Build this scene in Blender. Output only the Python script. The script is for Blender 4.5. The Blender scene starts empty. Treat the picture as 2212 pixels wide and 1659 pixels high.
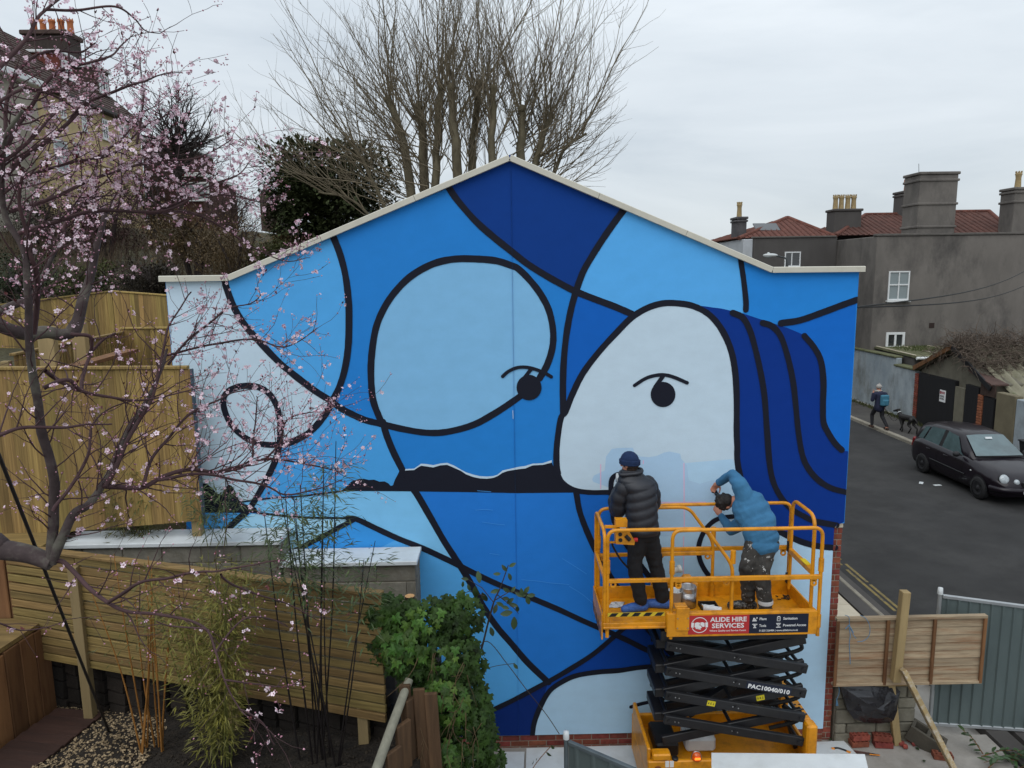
import bpy, bmesh, math, random
import numpy as np
from mathutils import Vector, Matrix, noise
random.seed(7)
rnd=random.random
def U(a,b): return a+(b-a)*random.random()
sc=bpy.context.scene
COL=sc.collection
R_=math.radians
# ------------------------------------------------------------------ camera
PX_F=1550.0; PX_W=2212; PX_H=1659
CAM=Vector((0,-8.2,5.88))
pit,yaw,rol=R_(8.7437),R_(-0.7554),R_(-0.8087)
cp,sp=math.cos(pit),math.sin(pit)
_fw=Vector((0,cp,-sp));_up=Vector((0,sp,cp));_rt=Vector((1,0,0))
_c,_s=math.cos(rol),math.sin(rol)
_rt,_up=_rt*_c+_up*_s,_up*_c-_rt*_s
Zr=Matrix.Rotation(yaw,3,'Z')
RT,UPV,FW=Zr@_rt,Zr@_up,Zr@_fw
cd=bpy.data.cameras.new('camera'); cam=bpy.data.objects.new('camera',cd); COL.objects.link(cam)
cd.sensor_width=36; cd.lens=36*PX_F/PX_W; cd.clip_end=2000; cd.clip_start=.05
M=Matrix((RT,UPV,-FW)).transposed().to_4x4(); M.translation=CAM
cam.matrix_world=M; sc.camera=cam
def ray(px,py): return FW+RT*((px-PX_W/2)/PX_F)-UPV*((py-PX_H/2)/PX_F)
def Y(px,py,y): d=ray(px,py); return CAM+d*((y-CAM.y)/d.y)
def Zp(px,py,z): d=ray(px,py); return CAM+d*((z-CAM.z)/d.z)
def Xp(px,py,x): d=ray(px,py); return CAM+d*((x-CAM.x)/d.x)
def proj(p):
    q=Vector(p)-CAM; w=q.dot(FW)
    if w<=.01: return (-9999,-9999)
    return (PX_W/2+PX_F*q.dot(RT)/w, PX_H/2-PX_F*q.dot(UPV)/w)
# ------------------------------------------------------------------ world and sun
wd=bpy.data.worlds.new('World'); sc.world=wd; wd.use_nodes=True
nt=wd.node_tree; N=nt.nodes; Lk=nt.links
bg=N['Background']; bg.inputs[1].default_value=.1
sky=N.new('ShaderNodeTexSky'); sky.sky_type='NISHITA'; sky.sun_disc=False
SUN_EL,SUN_AZ=R_(52),R_(205)
sky.sun_elevation=SUN_EL; sky.sun_rotation=SUN_AZ
tc=N.new('ShaderNodeTexCoord'); sep=N.new('ShaderNodeSeparateXYZ'); Lk.new(tc.outputs['Generated'],sep.inputs[0])
mp=N.new('ShaderNodeMapping'); mp.inputs['Scale'].default_value=(1.0,1.0,4.2); mp.inputs['Location'].default_value=(.3,.2,0)
Lk.new(tc.outputs['Generated'],mp.inputs[0])
n1=N.new('ShaderNodeTexNoise'); n1.inputs['Scale'].default_value=2.3; n1.inputs['Detail'].default_value=10; n1.inputs['Roughness'].default_value=.55
n1.inputs['Distortion'].default_value=.35
Lk.new(mp.outputs[0],n1.inputs['Vector'])
cr=N.new('ShaderNodeValToRGB'); e=cr.color_ramp.elements
e[0].position=.3; e[0].color=(5.5,6.1,6.65,1); e[1].position=.72; e[1].color=(7.5,8.0,8.4,1)
m_=e.new(.5); m_.color=(6.6,7.15,7.6,1)
Lk.new(n1.outputs[0],cr.inputs[0])
mr=N.new('ShaderNodeMapRange'); mr.inputs[1].default_value=.0; mr.inputs[2].default_value=1; mr.inputs[3].default_value=1.0; mr.inputs[4].default_value=1.9
Lk.new(sep.outputs[2],mr.inputs[0])
mul=N.new('ShaderNodeVectorMath'); mul.operation='SCALE'; Lk.new(cr.outputs[0],mul.inputs[0]); Lk.new(mr.outputs[0],mul.inputs['Scale'])
mx=N.new('ShaderNodeMixRGB'); mx.inputs[0].default_value=.88; Lk.new(sky.outputs[0],mx.inputs[1]); Lk.new(mul.outputs[0],mx.inputs[2])
Lk.new(mx.outputs[0],bg.inputs[0])
sd=bpy.data.lights.new('sun','SUN'); sd.energy=1.0; sd.angle=R_(50); sd.color=(1,.97,.93)
so=bpy.data.objects.new('sun',sd); COL.objects.link(so)
# direction the light comes from: behind the camera, a little left
_d=Vector((-math.sin(R_(25))*math.cos(SUN_EL),-math.cos(R_(25))*math.cos(SUN_EL),math.sin(SUN_EL)))
so.rotation_euler=_d.to_track_quat('Z','Y').to_euler()
so.location=(0,-20,40)
vs=sc.view_settings; sc.display_settings.display_device='sRGB'
vs.view_transform='Standard'; vs.look='None'; vs.gamma=1; vs.exposure=0.0; vs.use_curve_mapping=False
sc.cycles.max_bounces=5; sc.cycles.diffuse_bounces=3; sc.cycles.glossy_bounces=2; sc.cycles.transparent_max_bounces=6
sc.cycles.use_denoising=True
# ------------------------------------------------------------------ materials
def lin(c):
    return tuple(((x/255)/12.92 if x/255<=.04045 else ((x/255+.055)/1.055)**2.4) for x in c)
def C(r,g,b,k=1.0): return tuple(min(.9,x/k) for x in lin((r,g,b)))
def mat(name,col,rough=.7,var=.18,scale=6,bump=.15,bscale=None,stretch=(1,1,1),metal=0,col2=None,objvar=0,spec=.4,coat=0,detail=6,bdist=.01,dirt=None,dscale=1.2,damt=.5,hue=0):
    m=bpy.data.materials.new(name); m.use_nodes=True
    t=m.node_tree; n=t.nodes; l=t.links; b=n['Principled BSDF']
    b.inputs['Roughness'].default_value=rough; b.inputs['Metallic'].default_value=metal
    b.inputs['Specular IOR Level'].default_value=spec; b.inputs['Coat Weight'].default_value=coat
    b.inputs['Coat Roughness'].default_value=.06
    co=n.new('ShaderNodeTexCoord'); ma=n.new('ShaderNodeMapping'); ma.inputs['Scale'].default_value=stretch
    l.new(co.outputs['Object'],ma.inputs[0])
    vec=ma.outputs[0]
    if objvar:
        oi=n.new('ShaderNodeObjectInfo'); ad=n.new('ShaderNodeVectorMath'); ad.operation='ADD'
        cb=n.new('ShaderNodeCombineXYZ'); mu=n.new('ShaderNodeMath'); mu.operation='MULTIPLY'; mu.inputs[1].default_value=37
        l.new(oi.outputs['Random'],mu.inputs[0])
        for i in range(3): l.new(mu.outputs[0],cb.inputs[i])
        l.new(vec,ad.inputs[0]); l.new(cb.outputs[0],ad.inputs[1]); vec=ad.outputs[0]
    no=n.new('ShaderNodeTexNoise'); no.inputs['Scale'].default_value=scale; no.inputs['Detail'].default_value=detail; no.inputs['Roughness'].default_value=.62
    l.new(vec,no.inputs['Vector'])
    rp=n.new('ShaderNodeValToRGB'); el=rp.color_ramp.elements
    el[0].position=.32; el[1].position=.7
    a=tuple(x*(1-var) for x in col); c2=col2 if col2 else tuple(min(.95,x*(1+var)) for x in col)
    el[0].color=(*a,1); el[1].color=(*c2,1)
    l.new(no.outputs[0],rp.inputs[0]); out=rp.outputs[0]
    if dirt:
        n2=n.new('ShaderNodeTexNoise'); n2.inputs['Scale'].default_value=dscale; n2.inputs['Detail'].default_value=8; n2.inputs['Roughness'].default_value=.7
        l.new(vec,n2.inputs['Vector'])
        r2=n.new('ShaderNodeValToRGB'); r2.color_ramp.elements[0].position=.48; r2.color_ramp.elements[1].position=.68
        r2.color_ramp.elements[1].color=(damt,damt,damt,1)
        l.new(n2.outputs[0],r2.inputs[0])
        mx=n.new('ShaderNodeMixRGB'); l.new(r2.outputs[0],mx.inputs[0]); l.new(out,mx.inputs[1]); mx.inputs[2].default_value=(*dirt,1); out=mx.outputs[0]
    if objvar:
        hs=n.new('ShaderNodeHueSaturation'); mrr=n.new('ShaderNodeMapRange'); mrr.inputs[3].default_value=1-objvar; mrr.inputs[4].default_value=1+objvar
        l.new(oi.outputs['Random'],mrr.inputs[0]); l.new(mrr.outputs[0],hs.inputs['Value']); l.new(out,hs.inputs['Color'])
        if hue:
            m3=n.new('ShaderNodeMapRange'); m3.inputs[3].default_value=.5-hue; m3.inputs[4].default_value=.5+hue
            fr=n.new('ShaderNodeMath'); fr.operation='FRACT'; l.new(mu.outputs[0],fr.inputs[0]); l.new(fr.outputs[0],m3.inputs[0]); l.new(m3.outputs[0],hs.inputs['Hue'])
        out=hs.outputs[0]
    l.new(out,b.inputs['Base Color'])
    if bump:
        nb=n.new('ShaderNodeTexNoise'); nb.inputs['Scale'].default_value=bscale or scale*3; nb.inputs['Detail'].default_value=5
        l.new(vec,nb.inputs['Vector'])
        bu=n.new('ShaderNodeBump'); bu.inputs['Strength'].default_value=bump; bu.inputs['Distance'].default_value=bdist
        l.new(nb.outputs[0],bu.inputs['Height']); l.new(bu.outputs[0],b.inputs['Normal'])
    return m
def glassy(name,col,rough=.08): 
    return mat(name,col,rough=rough,var=.25,scale=2,bump=.03,bscale=3,spec=.9)
KW=.72
def paint(name,r,g,b,k=KW):
    return mat(name,C(r,g,b,k),rough=.66,var=.04,scale=4,bump=.4,bscale=130,bdist=.005,spec=.12,stretch=(1,1,1.6),detail=8)
# ------------------------------------------------------------------ objects
BASE={}
def fin(o,label=None,cat=None,group=None,kind=None):
    if label: o['label']=label
    if cat: o['category']=cat
    if group: o['group']=group
    if kind: o['kind']=kind
    return o
def thing(name,label,cat,loc=(0,0,0),group=None):
    o=bpy.data.objects.new(name,None); COL.objects.link(o); o.location=loc; o.empty_display_size=.1
    BASE[o]=Vector(loc)
    return fin(o,label,cat,group)
def link(name,me,parent=None,loc=None,rot=None,scale=None,label=None):
    o=bpy.data.objects.new(name,me); COL.objects.link(o)
    if parent is not None: o.parent=parent
    base=BASE.get(parent,Vector((0,0,0)))
    p=Vector(loc) if loc is not None else base.copy()
    o.location=p-base; BASE[o]=p
    if rot is not None:
        if isinstance(rot,Matrix): o.rotation_euler=rot.to_euler()
        else: o.rotation_euler=rot
    if scale is not None: o.scale=scale if hasattr(scale,'__len__') else (scale,)*3
    if label: o['label']=label
    return o
def basis(d):
    d=Vector(d).normalized()
    a=Vector((0,0,1)) if abs(d.z)<.95 else Vector((1,0,0))
    u=d.cross(a).normalized(); v=u.cross(d).normalized()
    return u,v,d
class MB:
    def __init__(s): s.v=[];s.f=[];s.m=[];s.s=[]
    def add(s,vs,fs,mi=0,sm=False):
        o=len(s.v); s.v.extend(Vector(x) for x in vs)
        for f in fs: s.f.append(tuple(i+o for i in f)); s.m.append(mi); s.s.append(sm)
        return s
    def cbox(s,c,h,R=None,ch=.004,mi=0):
        c=Vector(c); hx,hy,hz=h; ch=min(ch,.45*min(h))
        vs=[];idx={}
        for sx in(-1,1):
            for sy in(-1,1):
                for sz in(-1,1):
                    for ax in range(3):
                        p=[sx*(hx-ch),sy*(hy-ch),sz*(hz-ch)]
                        p[ax]=(sx*hx,sy*hy,sz*hz)[ax]
                        idx[(sx,sy,sz,ax)]=len(vs); vs.append(Vector(p))
        fs=[]
        def q(*k): fs.append([idx[i] for i in k])
        for ax in range(3):
            for sg in(-1,1):
                o=[i for i in range(3) if i!=ax]; L=[]
                for a,b in((-1,-1),(1,-1),(1,1),(-1,1)):
                    k=[0,0,0];k[ax]=sg;k[o[0]]=a;k[o[1]]=b;L.append((*k,ax))
                q(*L)
        for ax in range(3):
            o=[i for i in range(3) if i!=ax]
            for a in(-1,1):
                for b in(-1,1):
                    k1=[0,0,0];k1[o[0]]=a;k1[o[1]]=b;k2=list(k1);k1[ax]=-1;k2[ax]=1
                    q((*k1,o[0]),(*k2,o[0]),(*k2,o[1]),(*k1,o[1]))
        for sx in(-1,1):
            for sy in(-1,1):
                for sz in(-1,1): q((sx,sy,sz,0),(sx,sy,sz,1),(sx,sy,sz,2))
        # fix winding outward
        out=[]
        for f in fs:
            a,b,d=vs[f[0]],vs[f[1]],vs[f[2]]
            n=(b-a).cross(d-a); cen=sum((vs[i] for i in f),Vector())/len(f)
            out.append(f if n.dot(cen)>0 else f[::-1])
        if R is not None: vs=[R@v for v in vs]
        return s.add([v+c for v in vs],out,mi)
    def box(s,x0,x1,y0,y1,z0,z1,ch=.004,mi=0):
        return s.cbox(((x0+x1)/2,(y0+y1)/2,(z0+z1)/2),(abs(x1-x0)/2,abs(y1-y0)/2,abs(z1-z0)/2),None,ch,mi)
    def beam(s,p0,p1,w,h,up=(0,0,1),ch=.004,mi=0,ext=0):
        p0,p1=Vector(p0),Vector(p1); d=(p1-p0); L=d.length; d.normalize()
        u=Vector(up); sd=d.cross(u)
        if sd.length<1e-4: u=Vector((0,1,0)); sd=d.cross(u)
        sd.normalize(); u=sd.cross(d)
        R=Matrix((d,sd,u)).transposed()
        return s.cbox((p0+p1)/2,(L/2+ext,w/2,h/2),R,ch,mi)
    def tube(s,pts,r,n=8,cap=True,mi=0,sm=True):
        pts=[Vector(p) for p in pts]; k=len(pts)
        rs=r if hasattr(r,'__len__') else [r]*k
        vs=[];fs=[]
        u=None
        for i,p in enumerate(pts):
            d=(pts[min(i+1,k-1)]-pts[max(i-1,0)])
            if d.length<1e-9: d=Vector((0,0,1))
            d.normalize()
            if u is None: u,v,_=basis(d)
            else:
                u=u-d*u.dot(d)
                if u.length<1e-6: u,_,_=basis(d)
                u.normalize()
            v=d.cross(u)
            for j in range(n):
                a=2*math.pi*j/n; vs.append(p+(u*math.cos(a)+v*math.sin(a))*rs[i])
        for i in range(k-1):
            for j in range(n):
                fs.append((i*n+j,i*n+(j+1)%n,(i+1)*n+(j+1)%n,(i+1)*n+j))
        s.add(vs,fs,mi,sm)
        if cap and n>2:
            s.add([vs[j] for j in range(n)],[tuple(range(n))[::-1]],mi,False)
            s.add([vs[(k-1)*n+j] for j in range(n)],[tuple(range(n))],mi,False)
        return s
    def ball(s,c,r,R=None,seg=10,rings=6,mi=0):
        c=Vector(c); r=r if hasattr(r,'__len__') else (r,r,r)
        vs=[];fs=[]
        for i in range(rings+1):
            t=math.pi*i/rings
            for j in range(seg):
                a=2*math.pi*j/seg
                p=Vector((r[0]*math.sin(t)*math.cos(a),r[1]*math.sin(t)*math.sin(a),r[2]*math.cos(t)))
                if R is not None: p=R@p
                vs.append(c+p)
        for i in range(rings):
            for j in range(seg):
                fs.append((i*seg+j,(i+1)*seg+j,(i+1)*seg+(j+1)%seg,i*seg+(j+1)%seg))
        return s.add(vs,fs,mi,True)
    def cone(s,p0,r0,p1,r1,seg=12):      # capsule with tapered body for remeshing
        s.tube([p0,p1],[r0,r1],seg); s.ball(p0,r0,None,seg,6); s.ball(p1,r1,None,seg,6); return s
    def lathe(s,prof,c,n=16,axis=(0,0,1),mi=0,sm=True):
        u,v,d=basis(axis); c=Vector(c); vs=[];fs=[]; k=len(prof)
        for r,z in prof:
            for j in range(n):
                a=2*math.pi*j/n; vs.append(c+d*z+(u*math.cos(a)+v*math.sin(a))*r)
        for i in range(k-1):
            for j in range(n): fs.append((i*n+j,i*n+(j+1)%n,(i+1)*n+(j+1)%n,(i+1)*n+j))
        return s.add(vs,fs,mi,sm)
    def prism(s,poly,ext,mi=0):
        poly=[Vector(p) for p in poly]; ext=Vector(ext); n=len(poly)
        s.add(poly+[p+ext for p in poly],[tuple(range(n)),tuple(range(2*n-1,n-1,-1))]+[(i,n+i,n+(i+1)%n,(i+1)%n) for i in range(n)],mi); return s
    def quad(s,a,b,c,d,mi=0): return s.add([a,b,c,d],[(0,1,2,3)],mi)
    def mesh(s,name,mats,base=Vector((0,0,0)),recalc=False):
        me=bpy.data.meshes.new(name); me.from_pydata([tuple(v-base) for v in s.v],[],s.f)
        mats=mats if isinstance(mats,(list,tuple)) else [mats]
        for m in mats: me.materials.append(m)
        me.polygons.foreach_set('material_index',s.m); me.polygons.foreach_set('use_smooth',s.s)
        if recalc:
            bm=bmesh.new(); bm.from_mesh(me); bmesh.ops.recalc_face_normals(bm,faces=bm.faces); bm.to_mesh(me); bm.free()
        me.update(); return me
    def build(s,name,mats,parent=None,label=None,recalc=False,kind=None):
        base=BASE.get(parent,Vector((0,0,0)))
        o=link(name,s.mesh(name,mats,base,recalc),parent,None,None,None,label)
        if kind: o['kind']=kind
        return o
def top(o): # world location for a mesh that is itself a thing
    BASE[o]=Vector((0,0,0)); return o
def crom(pts,n=6,closed=False):
    P=[Vector(p) for p in pts]; out=[]; k=len(P)
    rng=range(k if closed else k-1)
    for i in rng:
        p0=P[(i-1)%k] if closed or i>0 else P[0]*2-P[1]
        p1=P[i];p2=P[(i+1)%k]
        p3=P[(i+2)%k] if closed or i+2<k else P[-1]*2-P[-2]
        for j in range(n):
            t=j/n
            out.append(.5*((2*p1)+(p2-p0)*t+(2*p0-5*p1+4*p2-p3)*t*t+(3*p1-p0-3*p2+p3)*t**3))
    if not closed: out.append(P[-1])
    return out
def remesh(mb,voxel,smooth=4,ratio=None,disp=None):
    me=mb.mesh('tmp',[]) ; o=bpy.data.objects.new('tmp',me); COL.objects.link(o)
    m=o.modifiers.new('r','REMESH'); m.mode='VOXEL'; m.voxel_size=voxel; m.use_smooth_shade=True
    if smooth:
        m=o.modifiers.new('s','SMOOTH'); m.iterations=smooth; m.factor=.5
    if ratio:
        m=o.modifiers.new('d','DECIMATE'); m.ratio=ratio
    dg=bpy.context.evaluated_depsgraph_get(); dg.update()
    nm=bpy.data.meshes.new_from_object(o.evaluated_get(dg))
    bpy.data.objects.remove(o); bpy.data.meshes.remove(me)
    nm.polygons.foreach_set('use_smooth',[True]*len(nm.polygons))
    return nm
def put(name,nm,mats,parent,label=None):
    base=BASE.get(parent,Vector((0,0,0)))
    nm.transform(Matrix.Translation(-base)); nm.materials.clear()
    for m in (mats if isinstance(mats,(list,tuple)) else [mats]): nm.materials.append(m)
    return link(name,nm,parent,None,None,None,label)
def text(name,body,size,origin,u,v,m,parent,align='LEFT',bold=0,ext=.0008,width=None):
    cu=bpy.data.curves.new(name,'FONT'); cu.body=body; cu.size=size; cu.align_x=align; cu.offset=bold*size; cu.extrude=ext; cu.resolution_u=2
    o=bpy.data.objects.new('tmp',cu); COL.objects.link(o)
    dg=bpy.context.evaluated_depsgraph_get(); dg.update()
    nm=bpy.data.meshes.new_from_object(o.evaluated_get(dg)); bpy.data.objects.remove(o)
    u=Vector(u).normalized(); v=Vector(v).normalized(); w=u.cross(v)
    sx=1
    if width:
        xs=[q.co.x for q in nm.vertices]; sx=width/(max(xs)-min(xs))
    base=BASE.get(parent,Vector((0,0,0))); o0=Vector(origin)
    for q in nm.vertices: q.co=o0+u*q.co.x*sx+v*q.co.y+w*q.co.z-base
    nm.materials.clear(); nm.materials.append(m)
    return link(name,nm,parent)
# ------------------------------------------------------------------ shared materials
M_black=paint('mural_black',24,26,36)
M_timber_new=mat('new_timber',C(138,113,64),rough=.75,var=.28,scale=9,stretch=(6,6,.3),bump=.2,bscale=24,objvar=.34,hue=.012,col2=C(164,137,82),dirt=C(84,68,40),dscale=2.2,damt=.5)
M_slat=mat('slat_timber',C(122,101,58),rough=.75,var=.3,scale=9,stretch=(.3,6,8),bump=.2,bscale=24,objvar=.2,hue=.012,col2=C(146,122,74),dirt=C(70,56,34),dscale=2,damt=.5)
M_timber_v=mat('dark_timber',C(112,74,46),rough=.8,var=.35,scale=3,stretch=(5,5,.5),bump=.25,bscale=12,objvar=.35,col2=C(140,100,64),dirt=C(58,40,28),dscale=1.5)
M_weather=mat('weathered_timber',C(150,132,108),rough=.85,var=.25,scale=4,stretch=(.7,5,7),bump=.25,bscale=14,objvar=.15,col2=C(168,150,124),dirt=C(122,80,48),dscale=1.3,damt=.85)
M_post=mat('post_timber',C(150,130,92),rough=.8,var=.2,scale=4,stretch=(5,5,.6),bump=.25,bscale=12,objvar=.12,dirt=C(98,84,58),dscale=2)
M_brick=mat('red_brick',C(128,66,52),rough=.85,var=.3,scale=14,bump=.3,bscale=60,objvar=.25,hue=.012,dirt=C(84,46,42),dscale=6,damt=.5)
M_mortar=mat('mortar',C(140,130,116),rough=.9,var=.15,scale=20,bump=.3,bscale=80)
M_coping=mat('coping_metal',C(200,196,182),rough=.45,var=.04,scale=2,bump=.02,bscale=8,dirt=C(160,156,140),dscale=3,damt=.25)
M_white=mat('white_paint',C(205,210,212),rough=.5,var=.05,scale=5,bump=.06,dirt=C(165,166,162),dscale=2,damt=.35)
M_conc=mat('concrete',C(150,146,140),rough=.9,var=.14,scale=3,bump=.3,bscale=40,dirt=C(110,104,96),dscale=1.3,damt=.5)
M_block=mat('concrete_block',C(120,116,106),rough=.92,var=.18,scale=14,bump=.4,bscale=50,objvar=.18,dirt=C(92,84,66),dscale=2.5,damt=.6)
M_tarmac=mat('tarmac',(.026,.0255,.0255),rough=.92,var=.28,scale=1.1,bump=.35,bscale=120,dirt=(.042,.041,.04),dscale=.5,damt=.9,bdist=.006)
M_pave=mat('pavement_tarmac',(.065,.06,.057),rough=.92,var=.2,scale=1.5,bump=.3,bscale=90,dirt=(.09,.085,.07),dscale=.5)
M_kerb=mat('kerb_stone',C(140,134,122),rough=.85,var=.15,scale=6,bump=.25,objvar=.12,dirt=C(100,94,82),dscale=2)
M_soil=mat('soil',(.016,.012,.009),rough=.95,var=.5,scale=9,bump=.9,bscale=24,bdist=.05,col2=(.032,.024,.017))
M_hill=mat('hill_ground',(.06,.05,.03),rough=.95,var=.5,scale=.9,bump=.8,bscale=5,bdist=.2,col2=(.085,.08,.04),dirt=(.035,.03,.02),dscale=.3)
M_gravel=mat('gravel_stone',C(150,126,92),rough=.8,var=.4,scale=26,bump=.1,col2=C(196,176,142),objvar=.1)
M_deck=mat('deck_timber',C(58,38,31),rough=.75,var=.25,scale=4,stretch=(6,.6,6),bump=.2,objvar=.15,dirt=C(42,29,25))
M_slab=mat('cream_slab',C(196,186,166),rough=.85,var=.08,scale=5,bump=.15,dirt=C(165,155,136),dscale=1.5)
M_yellow=mat('yellow_line',C(128,112,66),rough=.85,var=.2,scale=8,bump=.2,dirt=(.06,.058,.055),dscale=7,damt=1)
# ------------------------------------------------------------------ ground
def ss(a,b,x):
    t=max(0,min(1,(x-a)/(b-a))); return t*t*(3-2*t)
def hill(x,y):
    b=3.0+.1*max(0,y)+.12*max(0,-x-6)
    f=1-ss(-2.5,3.6,x)
    z=f*min(b,9.2)+(1-f)*(-.08)
    if x>-3.7 and y<3: z=-.3
    if f>.5: z+=noise.noise(Vector((x*.35,y*.35,0)))*.25*ss(1,6,y)
    return z
def gz(x,y): return 1.27+.07*(x+4.5)-.1*(y+1)
mb=MB(); mb.quad((-400,-300,-.09),(400,-300,-.09),(400,700,-.09),(-400,700,-.09))
o=mb.build('ground',M_conc); o['kind']='structure'
xs=[-90,-75,-60,-50]+[-44+i*1.5 for i in range(34)]; xs=[x for x in xs if x<=6]
ys=[-.28,.5]+[1.5+i*1.5 for i in range(32)]+[55,65,80,100,130]
mb=MB(); vs=[(x,y,hill(x,y)) for y in ys for x in xs]; n=len(xs)
mb.add(vs,[(j*n+i,j*n+i+1,(j+1)*n+i+1,(j+1)*n+i) for j in range(len(ys)-1) for i in range(n-1)],0,True)
o=mb.build('hillside',M_hill); o['kind']='structure'
# garden soil, sloping sheet with a skirt on the yard side
mb=MB(); gx=[-9+i*.25 for i in range(34)]; gy=[-9.5+i*.25 for i in range(38)]
gx=[x for x in gx if x<=-.78]+[-.78]; n=len(gx)
vs=[(x,min(y,-.12),gz(x,y)+noise.noise(Vector((x*2.1,y*2.1,3)))*.035) for y in gy for x in gx]
mb.add(vs,[(j*n+i,j*n+i+1,(j+1)*n+i+1,(j+1)*n+i) for j in range(len(gy)-1) for i in range(n-1)],0,True)
for j in range(len(gy)-1):
    a=vs[j*n+n-1]; b=vs[(j+1)*n+n-1]; mb.quad(a,(a[0],a[1],0),(b[0],b[1],0),b)
o=mb.build('garden_soil',M_soil); o['kind']='structure'
mb=MB(); mb.quad((-.9,-9,-.004),(6.08,-9,-.004),(6.08,.06,-.004),(-.9,.06,-.004))
o=mb.build('yard_paving',M_conc); o['kind']='structure'
mb=MB(); mb.box(6.6,13.7,-40,120,-.3,0,.001)
o=mb.build('road',M_tarmac); o['kind']='structure'
pv=MB(); pv.box(13.9,15.5,-40,120,-.2,.1,.002); o=pv.build('far_pavement',M_pave); o['kind']='structure'
pv=MB(); pv.box(6.1,6.36,-40,120,-.2,.03,.002); pv.box(6.46,6.6,-40,120,-.2,.006,.002); o=pv.build('near_pavement',M_pave); o['kind']='structure'
def kerb(name,x0,x1,z,y0,y1):
    mb=MB(); k=None; y=y0; root=None
    me=MB().cbox((0,0,0),((x1-x0)/2,.452,.11),None,.012).mesh('kerb_stone',M_kerb)
    root=bpy.data.objects.new(name,None); COL.objects.link(root); root.location=((x0+x1)/2,y0,0); root['kind']='structure'; BASE[root]=Vector(root.location)
    while y<y1:
        link('kerb_stone',me,root,((x0+x1)/2,y+.455,z-.11+U(-.003,.003)),(0,0,U(-.004,.004))); y+=.91
kerb('far_kerb',13.71,13.89,.105,2,34)
kerb('near_kerb',6.365,6.455,.035,1.5,12)
for x in(6.72,6.83):
    mb=MB(); 
    y=3.4
    while y<40:
        L=U(.8,3.5); 
        if not(3.62<y<3.9 and x>6.8): mb.box(x,x+.055,y,y+L,-.01,.004,.0005)
        y+=L+U(.02,.25)
    o=mb.build('yellow_line',M_yellow); o['kind']='structure'
# cream slabs beside the house
mb=MB(); root=bpy.data.objects.new('slab_path',None); COL.objects.link(root); root['kind']='structure'; BASE[root]=Vector((0,0,0))
me=MB().cbox((0,0,0),((.482),.447,.02),None,.004).mesh('paving_slab',M_slab)
for i in range(2):
    for j in range(11): link('paving_slab',me,root,(4.62+i*.97,2.3+j*.9,.0+U(-.002,.002)))
# ------------------------------------------------------------------ the house with the painted gable
TA=lambda L:[(328.4+.375*x,311.1+.375*y) for x,y in L]
TB=lambda L:[(1071.5+.375*x,311.1+.375*y) for x,y in L]
TC=lambda L:[(328.4+.375*x,829.5+.375*y) for x,y in L]
TD=lambda L:[(1019.6+.375*x,1036.9+.375*y) for x,y in L]
TZ=lambda L:[(1227+.2735*x,950.5+.2735*y) for x,y in L]
XL,XR,XRB=-3.77,4.07,3.955
house=thing('painted_house','end house whose gable wall is covered by a blue mural','house',(0.1,0,0))
# masonry shell
mb=MB()
sh=[(XL+.02,0),(XR,0),(XR,5.83),(3.09,5.83),(.11,7.1),(-3.08,5.83),(XL+.02,5.83)]
mb.prism([(x,.065,z) for x,z in sh],(0,8.6,0)); mb.build('wall',M_mortar,house,recalc=True)
mb=MB()
for s,x0,x1 in((1,.11,3.2),(-1,.11,-3.2)):
    p=[(x0,.36,7.04),(x0,8.8,7.04),(x1,8.8,5.72),(x1,.36,5.72)]
    if s<0: p=p[::-1]
    mb.prism(p,(0,0,.06))
mb.build('roof',mat('house_roof',C(96,70,62),rough=.8,scale=6,bump=.4),house,recalc=True)
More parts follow.
